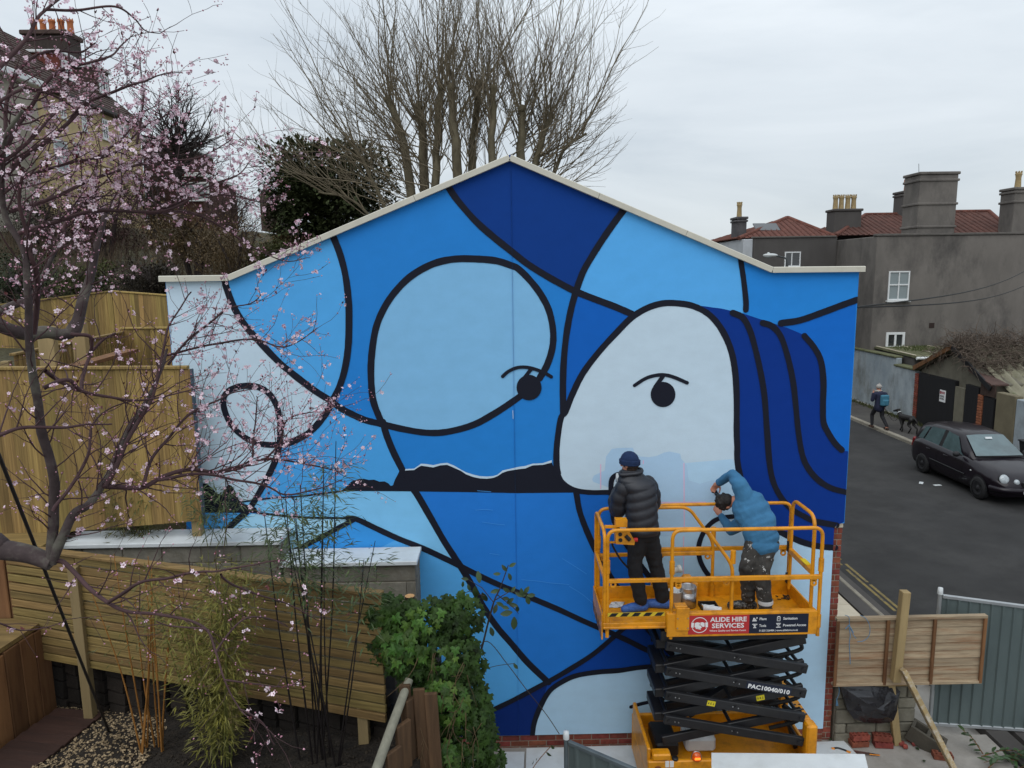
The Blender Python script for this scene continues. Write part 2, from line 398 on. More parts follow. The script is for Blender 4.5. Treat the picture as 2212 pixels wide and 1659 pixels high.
# insulated render board carrying the mural
wallpoly=[(XL,0.172),(XRB,0.172),(XRB,2.862),(XR+.005,2.862),(XR+.005,5.86),(3.09,5.85),(.11,7.09),(-3.08,5.85),(XL,5.86)]
mb=MB(); mb.prism([(x,0,z) for x,z in wallpoly],(0,.06,0))
mural=mb.build('mural_board',paint('paint_mid',34,112,182),house,recalc=True,label='rendered gable board painted in blue shapes and black lines')
_lay=[0]
def W(p,off=0): return Y(p[0],p[1],-off)
def field(name,pts,m,label=None):
    _lay[0]+=1; off=.00015*_lay[0]
    P=[W(p,0) for p in pts]
    mb=MB(); mb.add([(min(max(p.x,XL+.004),XR if p.z>2.862 else XRB),-off,max(p.z,.174)) for p in P],[tuple(range(len(P)))])
    o=mb.build(name,m,mural,label=label)
    me=o.data
    if me.polygons[0].normal.y>0: me.flip_normals()
    return o
def stroke(pts,w,curve=True,cap=True,name='painted_line',m=None,n=5):
    _lay[0]+=1; off=.00015*_lay[0]
    P=[W(p,0) for p in pts]; P=[Vector((p.x,0,p.z)) for p in P]
    if curve: P=crom(P,n)
    hw=w*8.35/PX_F/2
    L=[];Rr=[]
    for i,p in enumerate(P):
        d=P[min(i+1,len(P)-1)]-P[max(i-1,0)]; d.normalize(); nn=Vector((-d.z,0,d.x))
        j=hw*(1+.09*noise.noise(p*2.5)+.06*noise.noise(p*19))
        L.append(p+nn*j); Rr.append(p-nn*j)
    vs=L+Rr; k=len(P); fs=[(i,i+1,k+i+1,k+i) for i in range(k-1)]
    mb=MB(); mb.add([(min(max(v.x,XL),XR+.002 if v.z>2.862 else XRB),-off,max(v.z,.173)) for v in vs],fs)
    if cap:
        for e,(c,d0) in enumerate(((P[0],P[0]-P[1]),(P[-1],P[-1]-P[-2]))):
            d0.normalize(); nn=Vector((-d0.z,0,d0.x))
            arc=[c+(nn*math.cos(a)+d0*math.sin(a))*hw for a in [math.pi*i/8 for i in range(9)]]
            mb.add([(min(v.x,XR+.002),-off-.00005,max(v.z,.173)) for v in arc],[tuple(range(9))])
    o=mb.build(name,m or M_black,mural)
    bm=bmesh.new(); bm.from_mesh(o.data)
    for f in bm.faces:
        if f.normal.y>0: f.normal_flip()
    bm.to_mesh(o.data); bm.free()
    return o
def disc(c,r,m=None):
    field('painted_dot',[(c[0]+r*math.cos(a),c[1]+1.02*r*math.sin(a)) for a in [2*math.pi*i/28 for i in range(28)]],m or M_black)
S1=TA([(421,792),(430,830),(470,935),(530,1035),(620,1140),(720,1245),(800,1315),(930,1415),(1030,1478)])
S1b=S1[-1:]+TA([(1085,1520),(1160,1560),(1230,1590),(1320,1612)])+TC([(1450,260),(1580,280),(1700,275),(1850,235),(1980,165),(2100,85),(2150,45)])
CIR=TA([(1320,1600),(1275,1480),(1262,1350),(1265,1220),(1290,1060),(1340,940),(1410,840),(1500,755),(1620,690),(1740,663),(1860,662),(1980,672),(2070,700)])+TB([(130,720),(200,790),(260,870),(305,960),(328,1070),(325,1170),(295,1270),(250,1350)])
S2=TC([(1330,218),(1350,290),(1390,390),(1440,490)])
S2L=TC([(1500,600),(1530,640),(1600,760),(1680,900),(1745,1000),(1790,1070)])+TD([(10,625),(60,720),(140,840),(230,945),(320,1050),(440,1165)])
S3a=TA([(1047,540),(1085,640),(1115,760),(1132,900),(1135,1020),(1130,1170),(1110,1300),(1075,1410),(1030,1490)])
S3b=TC([(1030,108),(1020,140),(960,225),(890,290),(800,335),(735,348)])
LOOP=TC([(735,348),(680,350),(610,340),(540,310),(470,250),(425,170),(412,90),(440,40),(500,15),(560,10),(620,20),(680,60),(720,130),(738,220),(737,340)])
STEM=TC([(735,345),(715,430),(670,530),(610,640),(560,720),(500,775),(420,850)])
S6=TA([(1706,247),(1760,325),(1860,440),(1960,530),(2060,610)])+TB([(180,690),(300,765),(400,820),(460,850),(560,890),(680,935),(785,980)])
S7=TB([(738,376),(690,440),(620,540),(550,650),(500,740),(460,850),(430,960),(405,1100),(390,1250),(385,1400),(387,1550)])
FACE=[(1205,1025),(1202,1000),(1203,960),(1211,905)]+TB([(400,1540),(440,1440),(500,1320),(590,1200),(690,1090),(780,1000),(870,945),(960,918),(1050,918),(1140,935),(1230,985),(1300,1070),(1350,1180),(1375,1300),(1385,1450),(1385,1655)])+TZ([(1335,50),(1335,150),(1355,270),(1400,430),(1490,580),(1590,680),(1700,738),(1850,805),(1980,838),(2110,850)])
FBOT=[(1205,1025),(1215,1042),(1238,1057),(1270,1063),(1322,1063)]
H2=TB([(1362,972),(1420,1000),(1460,1070),(1490,1170),(1520,1300),(1545,1450),(1560,1655)])+TZ([(1590,180),(1620,330),(1680,450),(1760,540),(1860,600),(1950,640),(2120,672)])
H3=TB([(1535,1030),(1590,1050),(1640,1110),(1680,1230),(1710,1370),(1725,1500),(1740,1655)])+TZ([(1850,120),(1900,230),(1980,320),(2080,380),(2200,412)])
H4=TB([(1775,1105),(1830,1170),(1870,1250),(1885,1370),(1882,1500),(1885,1600)])+[(1787,932),(1803,957),(1818,972)]
VS=TB([(1409,672),(1425,780),(1438,900),(1438,955)])
DG=TB([(1640,1032),(1750,1015),(1880,970),(2000,925),(2076,898)])
S5=TC([(270,737),(610,742),(760,758),(900,768),(1130,772),(1180,778),(1290,830),(1420,890),(1560,945),(1700,1010),(1790,1055),(1900,1110),(2010,1160)])+TD([(250,640),(370,690),(500,745),(640,810),(780,870),(900,925),(1000,975),(1120,1025)])
S5b=TC([(1165,780),(1050,840),(950,895),(820,960)])
XA=TD([(105,1330),(250,1260),(400,1180),(440,1160),(560,1090),(700,1000),(830,890),(910,820)])
XB=TD([(975,810),(1050,900),(1110,960),(1150,1000)])
BL=TD([(348,1470),(360,1390),(400,1290),(450,1210),(520,1160),(600,1125),(720,1105),(850,1095),(950,1080),(1060,1070),(1160,1060)])
S8=TD([(600,70),(620,180),(660,290),(710,400),(760,490),(800,560),(845,630),(900,700),(960,790)])
S9=TZ([(345,400),(350,520),(365,640),(420,760),(500,880),(590,1010),(680,1120),(790,1210)])
LANDT=TC([(1090,615),(1120,590),(1150,560),(1185,548),(1220,545),(1250,552),(1280,550),(1310,562),(1340,560),(1362,572),(1375,586),(1388,583),(1400,550),(1415,522),(1425,500),(1470,497),(1510,495),(1535,478),(1550,470),(1580,474),(1620,480),(1660,468),(1700,465),(1740,482),(1780,500),(1810,520),(1850,535),(1890,543),(1930,545),(1965,540),(1990,530),(2020,510),(2050,500),(2110,490),(2150,486)])+[(1150,1005),(1172,1004),(1192,999)]
P=lambda *a:[x for b in a for x in b]
c3=lambda L,n=5:[(v.x,v.y) for v in crom([(x,y,0) for x,y in L],n)]
pw=paint('paint_white',170,188,201); pl=paint('paint_pale',112,162,198); pm=paint('paint_light',72,146,202); pm2=paint('paint_light_deep',66,142,200)
pnavy=paint('paint_navy',10,51,118); phair=paint('paint_hair',8,45,118); pR5=paint('paint_mid_right',34,116,188); pR6=paint('paint_strong',18,92,174); pR7=paint('paint_deep',16,84,164)
ppale=paint('paint_sky',112,172,214); pww=paint('paint_white_blue',146,188,216); pdk=paint('paint_dark',11,38,98); pdk2=paint('paint_dark_mid',12,58,134); pfix=paint('paint_patch',150,178,202)
field('painted_field',P([(345,606)],c3(S1),c3(S3b),c3(STEM[:5]),TC([(270,737),(150,737)])),pw)
field('painted_field',P(c3(S1),c3(S3a[::-1]),[(490,600)]),pm)
field('painted_field',P(c3(S1b[3:]),TB([(190,1402)]),c3(CIR[::-1])),pl)
field('painted_field',P(c3(S6[:10]),c3(S7[:6][::-1]),TB([(80,62)])),pnavy)
field('painted_field',P(c3(S7[:6]),c3(S6[9:]),TB([(870,945),(960,918),(1050,918),(1165,930),(1300,948),(1420,975)]),c3(VS[::-1])),paint('paint_light_right',78,152,209))
field('painted_field',P(c3(VS),TB([(1420,975),(1540,1015),(1640,1045)]),c3(DG),TB([(2110,720),(1600,720)])),pR5)
field('painted_field',P(c3(DG),[(1850,985),(1818,972)],c3(H4[::-1]),TB([(1680,1060),(1640,1045)])),pR6)
field('painted_field',P(c3(S7[5:]),c3(FACE[2:9][:7]),c3(S6[9:][::-1])),pR7)
field('painted_field',P(TB([(1130,925),(1165,930),(1300,948),(1420,975),(1540,1015),(1680,1060),(1775,1100)]),c3(H4),[(1838,975),(1832,1127),(1832,1137),(1838,1191)],c3(FACE[14:][::-1])),phair)
field('painted_field',P(c3(S1b[:5]),c3(S2[1:]),TC([(1420,600),(1090,615),(860,645),(600,668)]),c3(STEM[:4][::-1]),c3(S3b[::-1])),pm2)
field('painted_field',P(TC([(500,675),(600,668),(860,645),(1090,617),(1500,617)]),c3(S2L[:6]),c3(S5[:11][::-1])),ppale)
field('painted_field',P(TC([(420,850),(560,745)]),c3(S5[2:6]),c3(S5b),TC([(700,1000),(400,1000)])),pww)
field('painted_field',TC([(230,737),(580,742),(430,855),(230,860)]),pm)
field('painted_field',P(c3(S5b[::-1]),c3(S5[6:9]),TC([(1600,1120),(780,1120)])),paint('paint_mid_left',52,132,197))
field('painted_field',P(TC([(1530,622),(2100,624)]),[(1215,1062)],c3(S8),c3(XA[3:][::-1]),c3(S2L[::-1])),paint('paint_mid_low',33,106,184))
field('painted_field',P(c3(S5[7:11]),c3(S2L[5:]),c3(XA[:4][::-1]),TD([(-150,1460),(-700,1460)]),TC([(1200,1000)])),paint('paint_light_low',76,148,203))
field('painted_field',P(c3(XA[:4]),c3(BL[:4][::-1]),TD([(345,1490),(-200,1490),(-200,1440)])),pdk)
field('painted_field',P(c3(XA[3:7]),TD([(1120,1025),(1130,1065)]),c3(BL[2:10][::-1])),pdk2)
field('painted_field',P(TD([(830,890),(910,820),(985,820),(1130,980),(1130,1030)])),paint('paint_dark_top',13,52,122))
field('painted_field',P(c3(S8),TD([(985,815),(1130,900)]),c3(S9[::-1])),paint('paint_mid_deep',24,90,170))
field('painted_field',P(c3(FACE[:23]),c3(FBOT[::-1])),pw)
field('painted_field',P(c3(S9),TD([(1130,900),(1160,1060)]),c3(BL[::-1]),[(1150,1600),(1840,1600)],TZ([(2130,855)]),c3(FACE[22:][::-1]),TZ([(1300,150),(700,200),(600,330),(345,330)])),paint('paint_white_low',156,186,208))
field('painted_field',TZ([(190,310),(205,280),(290,240),(300,130),(345,70),(400,62),(512,60),(525,100),(570,130),(640,135),(700,125),(760,98),(800,90),(885,108),(895,150),(940,200),(950,300),(960,320),(1040,345),(1130,318),(1180,325),(1200,420),(1150,560),(1060,700),(800,760),(350,740),(340,380),(200,330)]),pfix)
field('painted_field',TZ([(350,340),(372,300),(430,292),(470,330),(470,420),(360,480)]),pw)
M_pink=paint('chalk_pink',196,160,186)
for a,b,c,d in((258,190,258,385),(915,180,917,700),(913,760,911,1110),(720,492,1090,490),(594,160,594,190)): stroke(TZ([(a,b),(c,d)]),2.2,False,False,'chalk_line',M_pink)
# white edge then the black land
field('painted_field',[(x,y-U(2.5,5.5)) for x,y in LANDT[14:]]+LANDT[14:][::-1],pw)
field('painted_field',P(LANDT,[(1205,1030)],FBOT[1:],TC([(2100,628),(1800,622),(1500,618)])),M_black,'black painted headland between the two figures')
field('painted_field',TC([(255,740),(262,640),(275,605),(290,570),(318,575),(350,600),(372,628),(400,640),(422,600),(440,578),(458,585),(470,600),(490,640),(505,680),(560,700),(600,712),(612,742)]),M_black)
for pts,w in((S1,14.5),(S1b,14.5),(CIR,14.5),(S2,14.5),(S2L,14.5),(S3a,14),(S3b,14),(LOOP,13),(STEM,13),(S6,14),(S7,14),(FACE,13.5),(FBOT,11),(H2,13),(H3,13),(H4,13),(VS,12),(DG,14),(S5[1:5],5),(S5[4:],13),(S5b,11),(XA,12),(XB,13),(BL,12),(S8,13),(S9,12)):
    stroke(pts,w)
stroke(TC([(500,678),(600,668),(700,655),(860,645),(980,630),(1100,615)]),3.5)
stroke(TD([(915,1305),(980,1285),(1100,1262)]),8.5)
stroke(TZ([(345,480),(338,390),(345,310),(380,275),(430,268)]),11)
stroke(TZ([(1310,600),(1180,622),(1095,690),(1042,790),(1030,880),(1050,970),(1105,1060),(1180,1118),(1280,1138),(1400,1130)]),11)
stroke(TZ([(960,1150),(1050,1110),(1110,1100)]),11)
stroke(TZ([(1210,470),(1170,420),(1150,380)]),8)
disc(TB([(190,1402)])[0],27); disc(TB([(961,1442)])[0],26.8)
stroke(TB([(38,1338),(70,1310),(120,1288),(170,1285),(220,1295),(280,1318),(318,1340)]),7.5)
stroke(TB([(205,1292),(160,1350)]),8.5); stroke(TB([(797,1390),(860,1350),(920,1332),(975,1330),(1030,1345),(1100,1375)]),7.5)
stroke(TB([(962,1335),(915,1400)]),9)
_lay[0]+=1
_lay[0]+=1; mb=MB(); 
x0=Y(1108,700,0).x
mb.box(x0,x0+.0006,-.00015*_lay[0],.0,.2,7.02,.0001); mb.build('board_joint',mat('joint',C(56,112,172),rough=.8),mural)
M_scr=paint('mural_scratch',64,136,200)
for L in ([(20,172),(70,168),(120,172)],[(60,240),(140,252),(190,256)],[(285,572),(380,580),(450,590),(560,600)],[(520,450),(600,500),(660,540)],[(560,610),(640,660),(720,730)],[(100,420),(160,430)],[(30,60),(110,66)]): stroke(TD(L),1.0,True,False,'scratch',M_scr,3)
stroke(TC([(2078,150),(2080,200)]),1.2,False,False,'paint_drip',pw)
# coping in lengths
cop=[(343,603),(492,601),(1101,340.5),(1669,583.5),(1869,581.5)]
CP=[Y(p[0],p[1],-.06) for p in cop]; 
for i in range(4):
    a,b=CP[i],CP[i+1]; a=Vector((a.x,0,a.z)); b=Vector((b.x,0,b.z)); L=(b-a).length; k=max(1,round(L/1.15)); d=(b-a)/k
    up=Vector((-d.z,0,d.x)).normalized()
    for j in range(k):
        p=a+d*j; q=a+d*(j+1); g=d.normalized()*.002
        p=p+(g if j>0 or i>0 else -g); q=q-(g if j<k-1 or i<3 else -g)
        mb=MB(); h=.029
        prof=[(-.066,-h),(.36,-h),(.36,h*1.0),(.34,h*1.25),(-.05,h*1.25),(-.066,h)]
        A=[p+up*z+Vector((0,y,0)) for y,z in prof]
        mb.prism(A,q-p); mb.build('coping_piece',M_coping,house,recalc=True)
# brick pier beside the board and plinth under it, brick by brick
def bricks(parent,x0,x1,y,z0,nc,bl=.215,bh=.065,j=.01,dep=.05,mi=M_brick,name='brick',skip=None,zc=None):
    me=MB().cbox((0,0,0),(bl/2,dep/2,bh/2),None,.004).mesh(name,mi)
    for c in range(nc):
        z=z0+c*(bh+j)+bh/2; x=x0-(bl/2+j if c%2 else 0)+bl/2
        while x-bl/2<x1:
            a=max(x-bl/2,x0); b=min(x+bl/2,x1)
            if b-a>.03: link(name,me,parent,((a+b)/2,y+dep/2+U(-.002,.002),z),None,((b-a)/bl,1,1))
            x+=bl+j
bricks(house,-1.2,XRB+.002,.012,-.06,3)
bricks(house,XRB+.012,XR+.002,.03,-.05,38,bl=.102)
mb=MB(); mb.box(XRB+.008,XR-.004,.036,.064,0,2.8,.001); mb.box(-1.2,XRB,.017,.064,0,.171,.001); mb.build('mortar_bed',M_mortar,house)
mb=MB(); mb.box(XRB+.006,XR+.004,.02,.08,2.8,2.86); mb.build('padstone',M_slab,house)
# ------------------------------------------------------------------ close-board fences up the slope on the left
def boardfence(name,label,a,b,z0a,z0b,z1a,z1b,bw=.1,face=1,cap=True,posts=(),group='close board fences climbing the slope'):
    """a,b plan points; z0 bottom and z1 top heights at both ends"""
    a=Vector((*a,0)); b=Vector((*b,0)); d=b-a; L=d.length; d.normalize()
    nrm=Vector((d.y,-d.x,0))*face           # visible side
    root=thing(name,label,'fence',(a.x,a.y,z0a),group)
    k=max(2,round(L/(bw*1.045))); st=L/k
    me=MB().cbox((0,0,0),(bw/2,.008,.5),None,.004).mesh('board',M_timber_new)
    ang=math.atan2(d.y,d.x)
    for i in range(k):
        t=(i+.5)/k; p=a+d*(t*L); zb=z0a+(z0b-z0a)*t; zt=z1a+(z1b-z1a)*t+U(-.004,.004)
        tw=.13*face
        link('board',me,root,(p.x+nrm.x*(.012+U(0,.004)),p.y+nrm.y*.012,(zb+zt)/2),(0,0,ang+tw),(1,1,zt-zb))
    mb=MB()
    for q in(.15,.55,.9):
        za=z0a+(z1a-z0a)*q; zb=z0b+(z1b-z0b)*q
        mb.beam((a.x-nrm.x*.03,a.y-nrm.y*.03,za),(b.x-nrm.x*.03,b.y-nrm.y*.03,zb),.04,.07)
    mb.build('rail',M_timber_new,root)
    if cap:
        mb=MB(); mb.beam((a.x+nrm.x*.01,a.y+nrm.y*.01,z1a+.02),(b.x+nrm.x*.01,b.y+nrm.y*.01,z1b+.02),.075,.035,ch=.006,ext=.02); mb.build('cap_rail',M_timber_new,root)
    mp=MB().cbox((0,0,0),(.05,.05,.5),None,.006).mesh('post',M_post)
    for t in posts:
        p=a+d*(t*L); zt=z1a+(z1b-z1a)*t; zb=z0a+(z0b-z0a)*t
        link('post',mp,root,(p.x-nrm.x*.08,p.y-nrm.y*.08,(zb-.3+zt-.06)/2),(0,0,ang),(1,1,zt+.3-.06-zb))
    return root
p=Y(404,797,-.3)
f1=boardfence('board_fence','tall new close board fence panel overlapping the edge of the mural',(-6.6,-.34),(p.x,-.3),2.95,3.15,4.93,p.z,bw=.125,posts=(0,.4,.98))
mb=MB(); q=Y(433,1110,-.3); mb.beam((p.x+.01,-.3,p.z),(p.x+.01,-.3,3.1),.06,.05); mb.build('end_post',M_timber_new,f1)
mb=MB(); mb.box(p.x+.04,p.x+.055,-.33,-.26,3.1,p.z); mb.build('edge_trim',mat('slate_trim',C(70,84,96),rough=.6),f1)
boardfence('board_fence','close board fence running back uphill behind the tall panel with stubby posts in front',(-6.25,1.0),(-6.95,5.0),2.95,3.5,4.93,4.9,face=1,posts=(0,.5,1))
boardfence('board_fence','short close board fence closing the gap to the house behind the gable corner',(-6.95,5.05),(-5.0,5.05),3.4,3.4,4.97,4.97,posts=(0,.6))
boardfence('board_fence','farthest close board fence with a pale gravel board below dark shrubs, nearer half',(-12.0,7.4),(-8.65,8.0),3.75,3.95,5.22,5.6,posts=(0,.33,.66))
boardfence('board_fence','farthest close board fence bay sloping down to the house corner',(-8.63,8.0),(-6.4,7.7),3.95,3.95,5.6,5.42,posts=(0,.5,1))
mb=MB(); mb.beam((-8.7,7.0,4.32),(-5.5,7.0,4.35),.05,.16); o=top(mb.build('gravel_board',M_timber_new)); fin(o,'long pale timber gravel board lying at the foot of the farthest fence','board')
for (px,py,w,h,lb) in((540,1180,.1,.42,'shorter square timber post stub in front of the uphill fence'),(880,1120,.09,.5,'taller square timber post stub in front of the uphill fence')):
    x=px*.2031;y=553+py*.2031; p=Y(x,y,.9 if px<600 else 1.9); mb=MB(); mb.cbox((p.x,p.y,p.z+.05),(w,.05,h/2+.25),None,.006)
    o=top(mb.build('fence_post',M_post)); fin(o,lb,'post')
mb=MB(); a=Y(128,801,.8); b=Y(285,757,2.6); mb.beam(a,b,.2,.05); o=top(mb.build('timber_shelf',M_timber_v)); fin(o,'brown timber plank shelf sloping along the uphill fence','plank')
# ------------------------------------------------------------------ block walls with white slab copings
def blockwall(label,x0,x1,yb,yf,z0,z1,seed):
    root=thing('block_wall',label,'wall',((x0+x1)/2,yf,z0),'block walls with white slab copings below the mural')
    mb=MB(); mb.box(x0+.01,x1-.01,yf+.015,yb,z0,z1-.03); mb.build('mortar_core',M_mortar,root)
    me=MB().cbox((0,0,0),(.215,.05,.1),None,.006).mesh('block',M_block)
    nc=int((z1-z0)/.215)
    for c in range(nc):
        z=z1-.035-.1-c*.213; x=x1-.215-(.11 if c%2 else 0)
        if c%2: link('block',me,root,(x1-.053,yf+.05,z),None,(.245,1,1))
        x=x1-.215-(.11 if c%2 else 0)
        while x>x0: link('block',me,root,(x,yf+.05+U(-.003,.003),z)); x-=.442
        y=yf+.35
        while y<yb: link('block',me,root,(x1-.05,y,z),(0,0,R_(90))); y+=.442
    mb=MB(); mb.box(x0-.02,x1+.03,yf-.05,yb,z1-.028,z1+.02,.006); mb.build('coping_slab',M_white,root)
blockwall('upper grey block wall with white slab top beside the tall board fence',-6.4,-2.56,-.02,-.42,.9,2.93,1)
blockwall('lower grey block wall with white slab top stepping down the mural',-2.54,-1.03,-.02,-.42,.7,2.66,2)
# ------------------------------------------------------------------ slatted fence
FA=Vector((-5.3,-.85,0)); FB=Vector((-1.1,-2.2,0))
sl=thing('slatted_fence','horizontal slatted timber fence sloping in front of the block walls','fence',(FA.x,FA.y,1.0))
fd=(FB-FA); FL=fd.length; fd.normalize(); fang=math.atan2(fd.y,fd.x)
NS=13; ZB,ZT=1.87,3.1
bays=[0,.95,2.72,FL]
for bi in range(3):
    L=bays[bi+1]-bays[bi]; me=MB().cbox((0,0,0),(L/2-.004,.016,.0385),None,.004).mesh('slat',M_slat)
    c=FA+fd*((bays[bi]+bays[bi+1])/2)
    for i in range(NS):
        z=ZB+.04+(ZT-ZB-.1)*i/(NS-1)
        link('slat',me,sl,(c.x+U(-.004,.004),c.y-.012,z+U(-.005,.005)),(0,U(-.003,.003),fang))
mb=MB(); n_=Vector((fd.y,-fd.x,0))
mb.beam((FA.x,FA.y-.005,ZT+.005),(FB.x,FB.y-.005,ZT+.005),.1,.03); mb.build('cap_rail',M_slat,sl)
for t,zt in((.95,3.0),(2.72,2.0),(FL-.25,2.0)):
    p=FA+fd*t; mb=MB(); zb=gz(p.x,p.y)-.2
    off=-.05 if zt>2.5 else .045
    mb.beam((p.x,p.y+off,zb),(p.x,p.y+off,zt),.095,.095,up=(0,1,0)); mb.build('post',M_post,sl)
# plinth of rough stones under the slats
pw_=thing('stone_plinth','low dark rubble wall in the gap under the slatted fence','wall',(-3.4,-1.3,1.0))
mb=MB(); mb.beam((FA.x,FA.y+.32,1.45),(FB.x,FB.y+.32,1.6),.2,1.1); mb.build('core',mat('dark_mortar',(.03,.026,.022),rough=.95,bump=.5),pw_)
M_rub=mat('rubble_stone',C(38,32,27),rough=.95,var=.35,scale=8,bump=.5,bscale=30,objvar=.4)
sm=MB().cbox((0,0,0),(.5,.06,.5),None,.12)
for v in sm.v: v+=Vector((noise.noise(v*3),noise.noise(v*3+Vector((5,0,0))),noise.noise(v*3+Vector((9,0,0)))))*.06
sme=sm.mesh('stone',M_rub)
x=0
while x<FL:
    w=U(.16,.34); p=FA+fd*(x+w/2); z=gz(p.x,p.y)-.1
    while z<1.95:
        h=U(.12,.2); link('stone',sme,pw_,(p.x,p.y+.2,z+h/2),(0,0,fang+U(-.08,.08)),(w*.96,1,h*.93)); z+=h+.01
    x+=w+.012
# ------------------------------------------------------------------ stepped timber planter on the far left
pl_=thing('timber_planter','stepped planter of upright sleepers with pale timber caps on the far left','planter',(-5.3,-1.2,1.0))
A=Zp(95,1343,2.25); B=Zp(-60,1445,2.25)
dv=(B-A); Lf=dv.length; dv.normalize(); an=math.atan2(dv.y,dv.x)
k=5; 
for i in range(k+2):
    c=A+dv*((i+.5)*.2); me=MB().cbox((0,0,0),(.096,.04,.68),None,.008).mesh('sleeper',M_timber_v)
    link('sleeper',me,pl_,(c.x,c.y,1.54+U(-.01,.01)),(0,0,an))
mb=MB(); E=A+dv*1.6; back=Vector((-2.2,0,0))
mb.prism([A+Vector((.03,.02,-.01)),E+Vector((.03,.0,-.01)),E+back,A+back+Vector((0,.02,0))],(0,0,.045)); mb.build('cap_board',M_slat,pl_,recalc=True)
A2=Y(72,1195,A.y+.03); w0=Y(93,1340,A.y+.03)
me=MB().cbox((0,0,0),(.085,.04,.5),None,.008).mesh('sleeper',M_timber_v)
for i in range(8): link('sleeper',me,pl_,(w0.x-.09-i*.177,A.y+.1+U(-.008,.008),(2.2+A2.z)/2),None,(1,1,A2.z-2.2))
mb=MB(); mb.box(w0.x-1.7,w0.x+.02,A.y+.03,A.y+.9,A2.z,A2.z+.045); mb.build('cap_board',M_slat,pl_)
# decking walk and gravel
dk=bpy.data.objects.new('deck_walk',None); COL.objects.link(dk); dk['kind']='structure'; BASE[dk]=Vector((0,0,0))
c0=Zp(118,1548,1.3); dd=dv
for i in range(9):
    c=Zp(165,1550,1.3)+dv*(i*.155); 
    me=MB().cbox((0,0,0),(.07,.27,.015),None,.004).mesh('plank',M_deck)
    link('plank',me,dk,(c.x,c.y,gz(c.x,c.y)+.05),(R_(-3),0,an))
gm=MB(); 
ico=[]
for i in range(3400):
    x=U(-5.0,-3.35); y=U(-2.9,-.72)
    cx=-4.25+(y+1)*-.28
    if x>cx+.62-.2*noise.noise(Vector((y*3,0,0)))  or x<cx-.75: continue
    z=gz(x,y)+noise.noise(Vector((x*2.1,y*2.1,3)))*.035; s=U(.008,.02)
    R=Matrix.Rotation(U(0,6),3,'Z')@Matrix.Rotation(U(0,6),3,'X')
    v=[R@Vector(q)*s for q in((1.2,0,0),(-1.2,0,0),(0,.8,0),(0,-.8,0),(0,0,.6),(0,0,-.6))]
    gm.add([Vector((x,y,z+s*.5))+q for q in v],[(0,2,4),(2,1,4),(1,3,4),(3,0,4),(2,0,5),(1,2,5),(3,1,5),(0,3,5)])
o=gm.build('gravel',mat('gravel_mix',C(126,104,76),rough=.85,var=.6,scale=42,col2=C(186,164,130),bump=0,detail=2)); o['kind']='stuff'
# clods and dead leaves on the soil
gm=MB()
for i in range(1500):
    x=U(-3.9,-.8); y=U(-3.4,-1.0); z=gz(x,y)+noise.noise(Vector((x*2.1,y*2.1,3)))*.035; s=U(.006,.022)
    R=Matrix.Rotation(U(0,6),3,'Z')@Matrix.Rotation(U(0,6),3,'X')
    v=[R@Vector(q)*s for q in((1.2,0,0),(-1,0.2,0),(0,.9,0),(0,-.8,.1),(0,0,.7),(0,0,-.6))]
    gm.add([Vector((x,y,z+s*.3))+q for q in v],[(0,2,4),(2,1,4),(1,3,4),(3,0,4),(2,0,5),(1,2,5),(3,1,5),(0,3,5)])
o=gm.build('soil_clods',mat('clod',(.018,.014,.01),rough=.95,var=.5,scale=30,col2=(.045,.033,.022),bump=0)); o['kind']='stuff'
# ------------------------------------------------------------------ low timber screen with round rail below the ivy
ra=Y(884,1468,-2.35); rb=Y(800,1700,-3.0)
lf=thing('timber_screen','low screen of rough upright planks with a round grey pole along its top','fence',(ra.x,ra.y,.6))
mb=MB(); mb.tube([ra,ra*.5+rb*.5+Vector((0,0,.01)),rb],[.036,.04,.042],12); mb.build('round_pole',mat('grey_pole',C(128,126,112),rough=.85,stretch=(5,5,.6),scale=4,bump=.2),lf)
M_rough=mat('rough_plank',C(92,68,46),rough=.85,var=.35,scale=3,stretch=(5,5,.5),bump=.3,bscale=10,objvar=.28,dirt=C(72,54,38),dscale=1.6)
for i,(px,w) in enumerate(((900,.1),(930,.1),(955,.11))):
    t=i/4; p=Y(px,1560,-2.42-.02*i); h0=Y(px,1478+6*i,-2.42).z
    mb=MB(); mb.cbox((p.x-.06,p.y,(h0+.5)/2),(w/2,.018,(h0-.5)/2),Matrix.Rotation(R_(-2),3,'Y'),.006); mb.build('plank',M_rough,lf)
for i in range(4):
    t=(i+.5)/4; p=ra.lerp(rb,t); mb=MB(); mb.cbox((p.x+.06,p.y,p.z-.75),(.02,.08,.7),Matrix.Rotation(R_(-38),3,'Z'),.006); mb.build('plank',M_rough,lf)
for (px,py,y,r,h,lb) in((885,1287,-1.95,.045,1.6,'cut round log end poking up through the ivy'),):
    p=Y(px,py,y); mb=MB(); mb.tube([p+Vector((0,0,-h)),p],[r*1.1,r],12,cap=False); 
    mb.add([p+Vector((math.cos(a)*r,math.sin(a)*r,0)) for a in [i*math.pi/6 for i in range(12)]],[tuple(range(12))],1)
    o=top(mb.build('cut_log',[mat('log_bark',C(62,52,42),rough=.95,bump=.5),mat('log_end',C(196,150,100),rough=.8)])); fin(o,lb,'log')
p=Y(984,1297,-1.5); mb=MB(); mb.box(p.x-.11,p.x,-1.56,-1.48,1.0,p.z); o=top(mb.build('timber_post',mat('grey_post',C(84,76,64),rough=.9,bump=.3))); fin(o,'weathered grey timber post behind the ivy top','post')
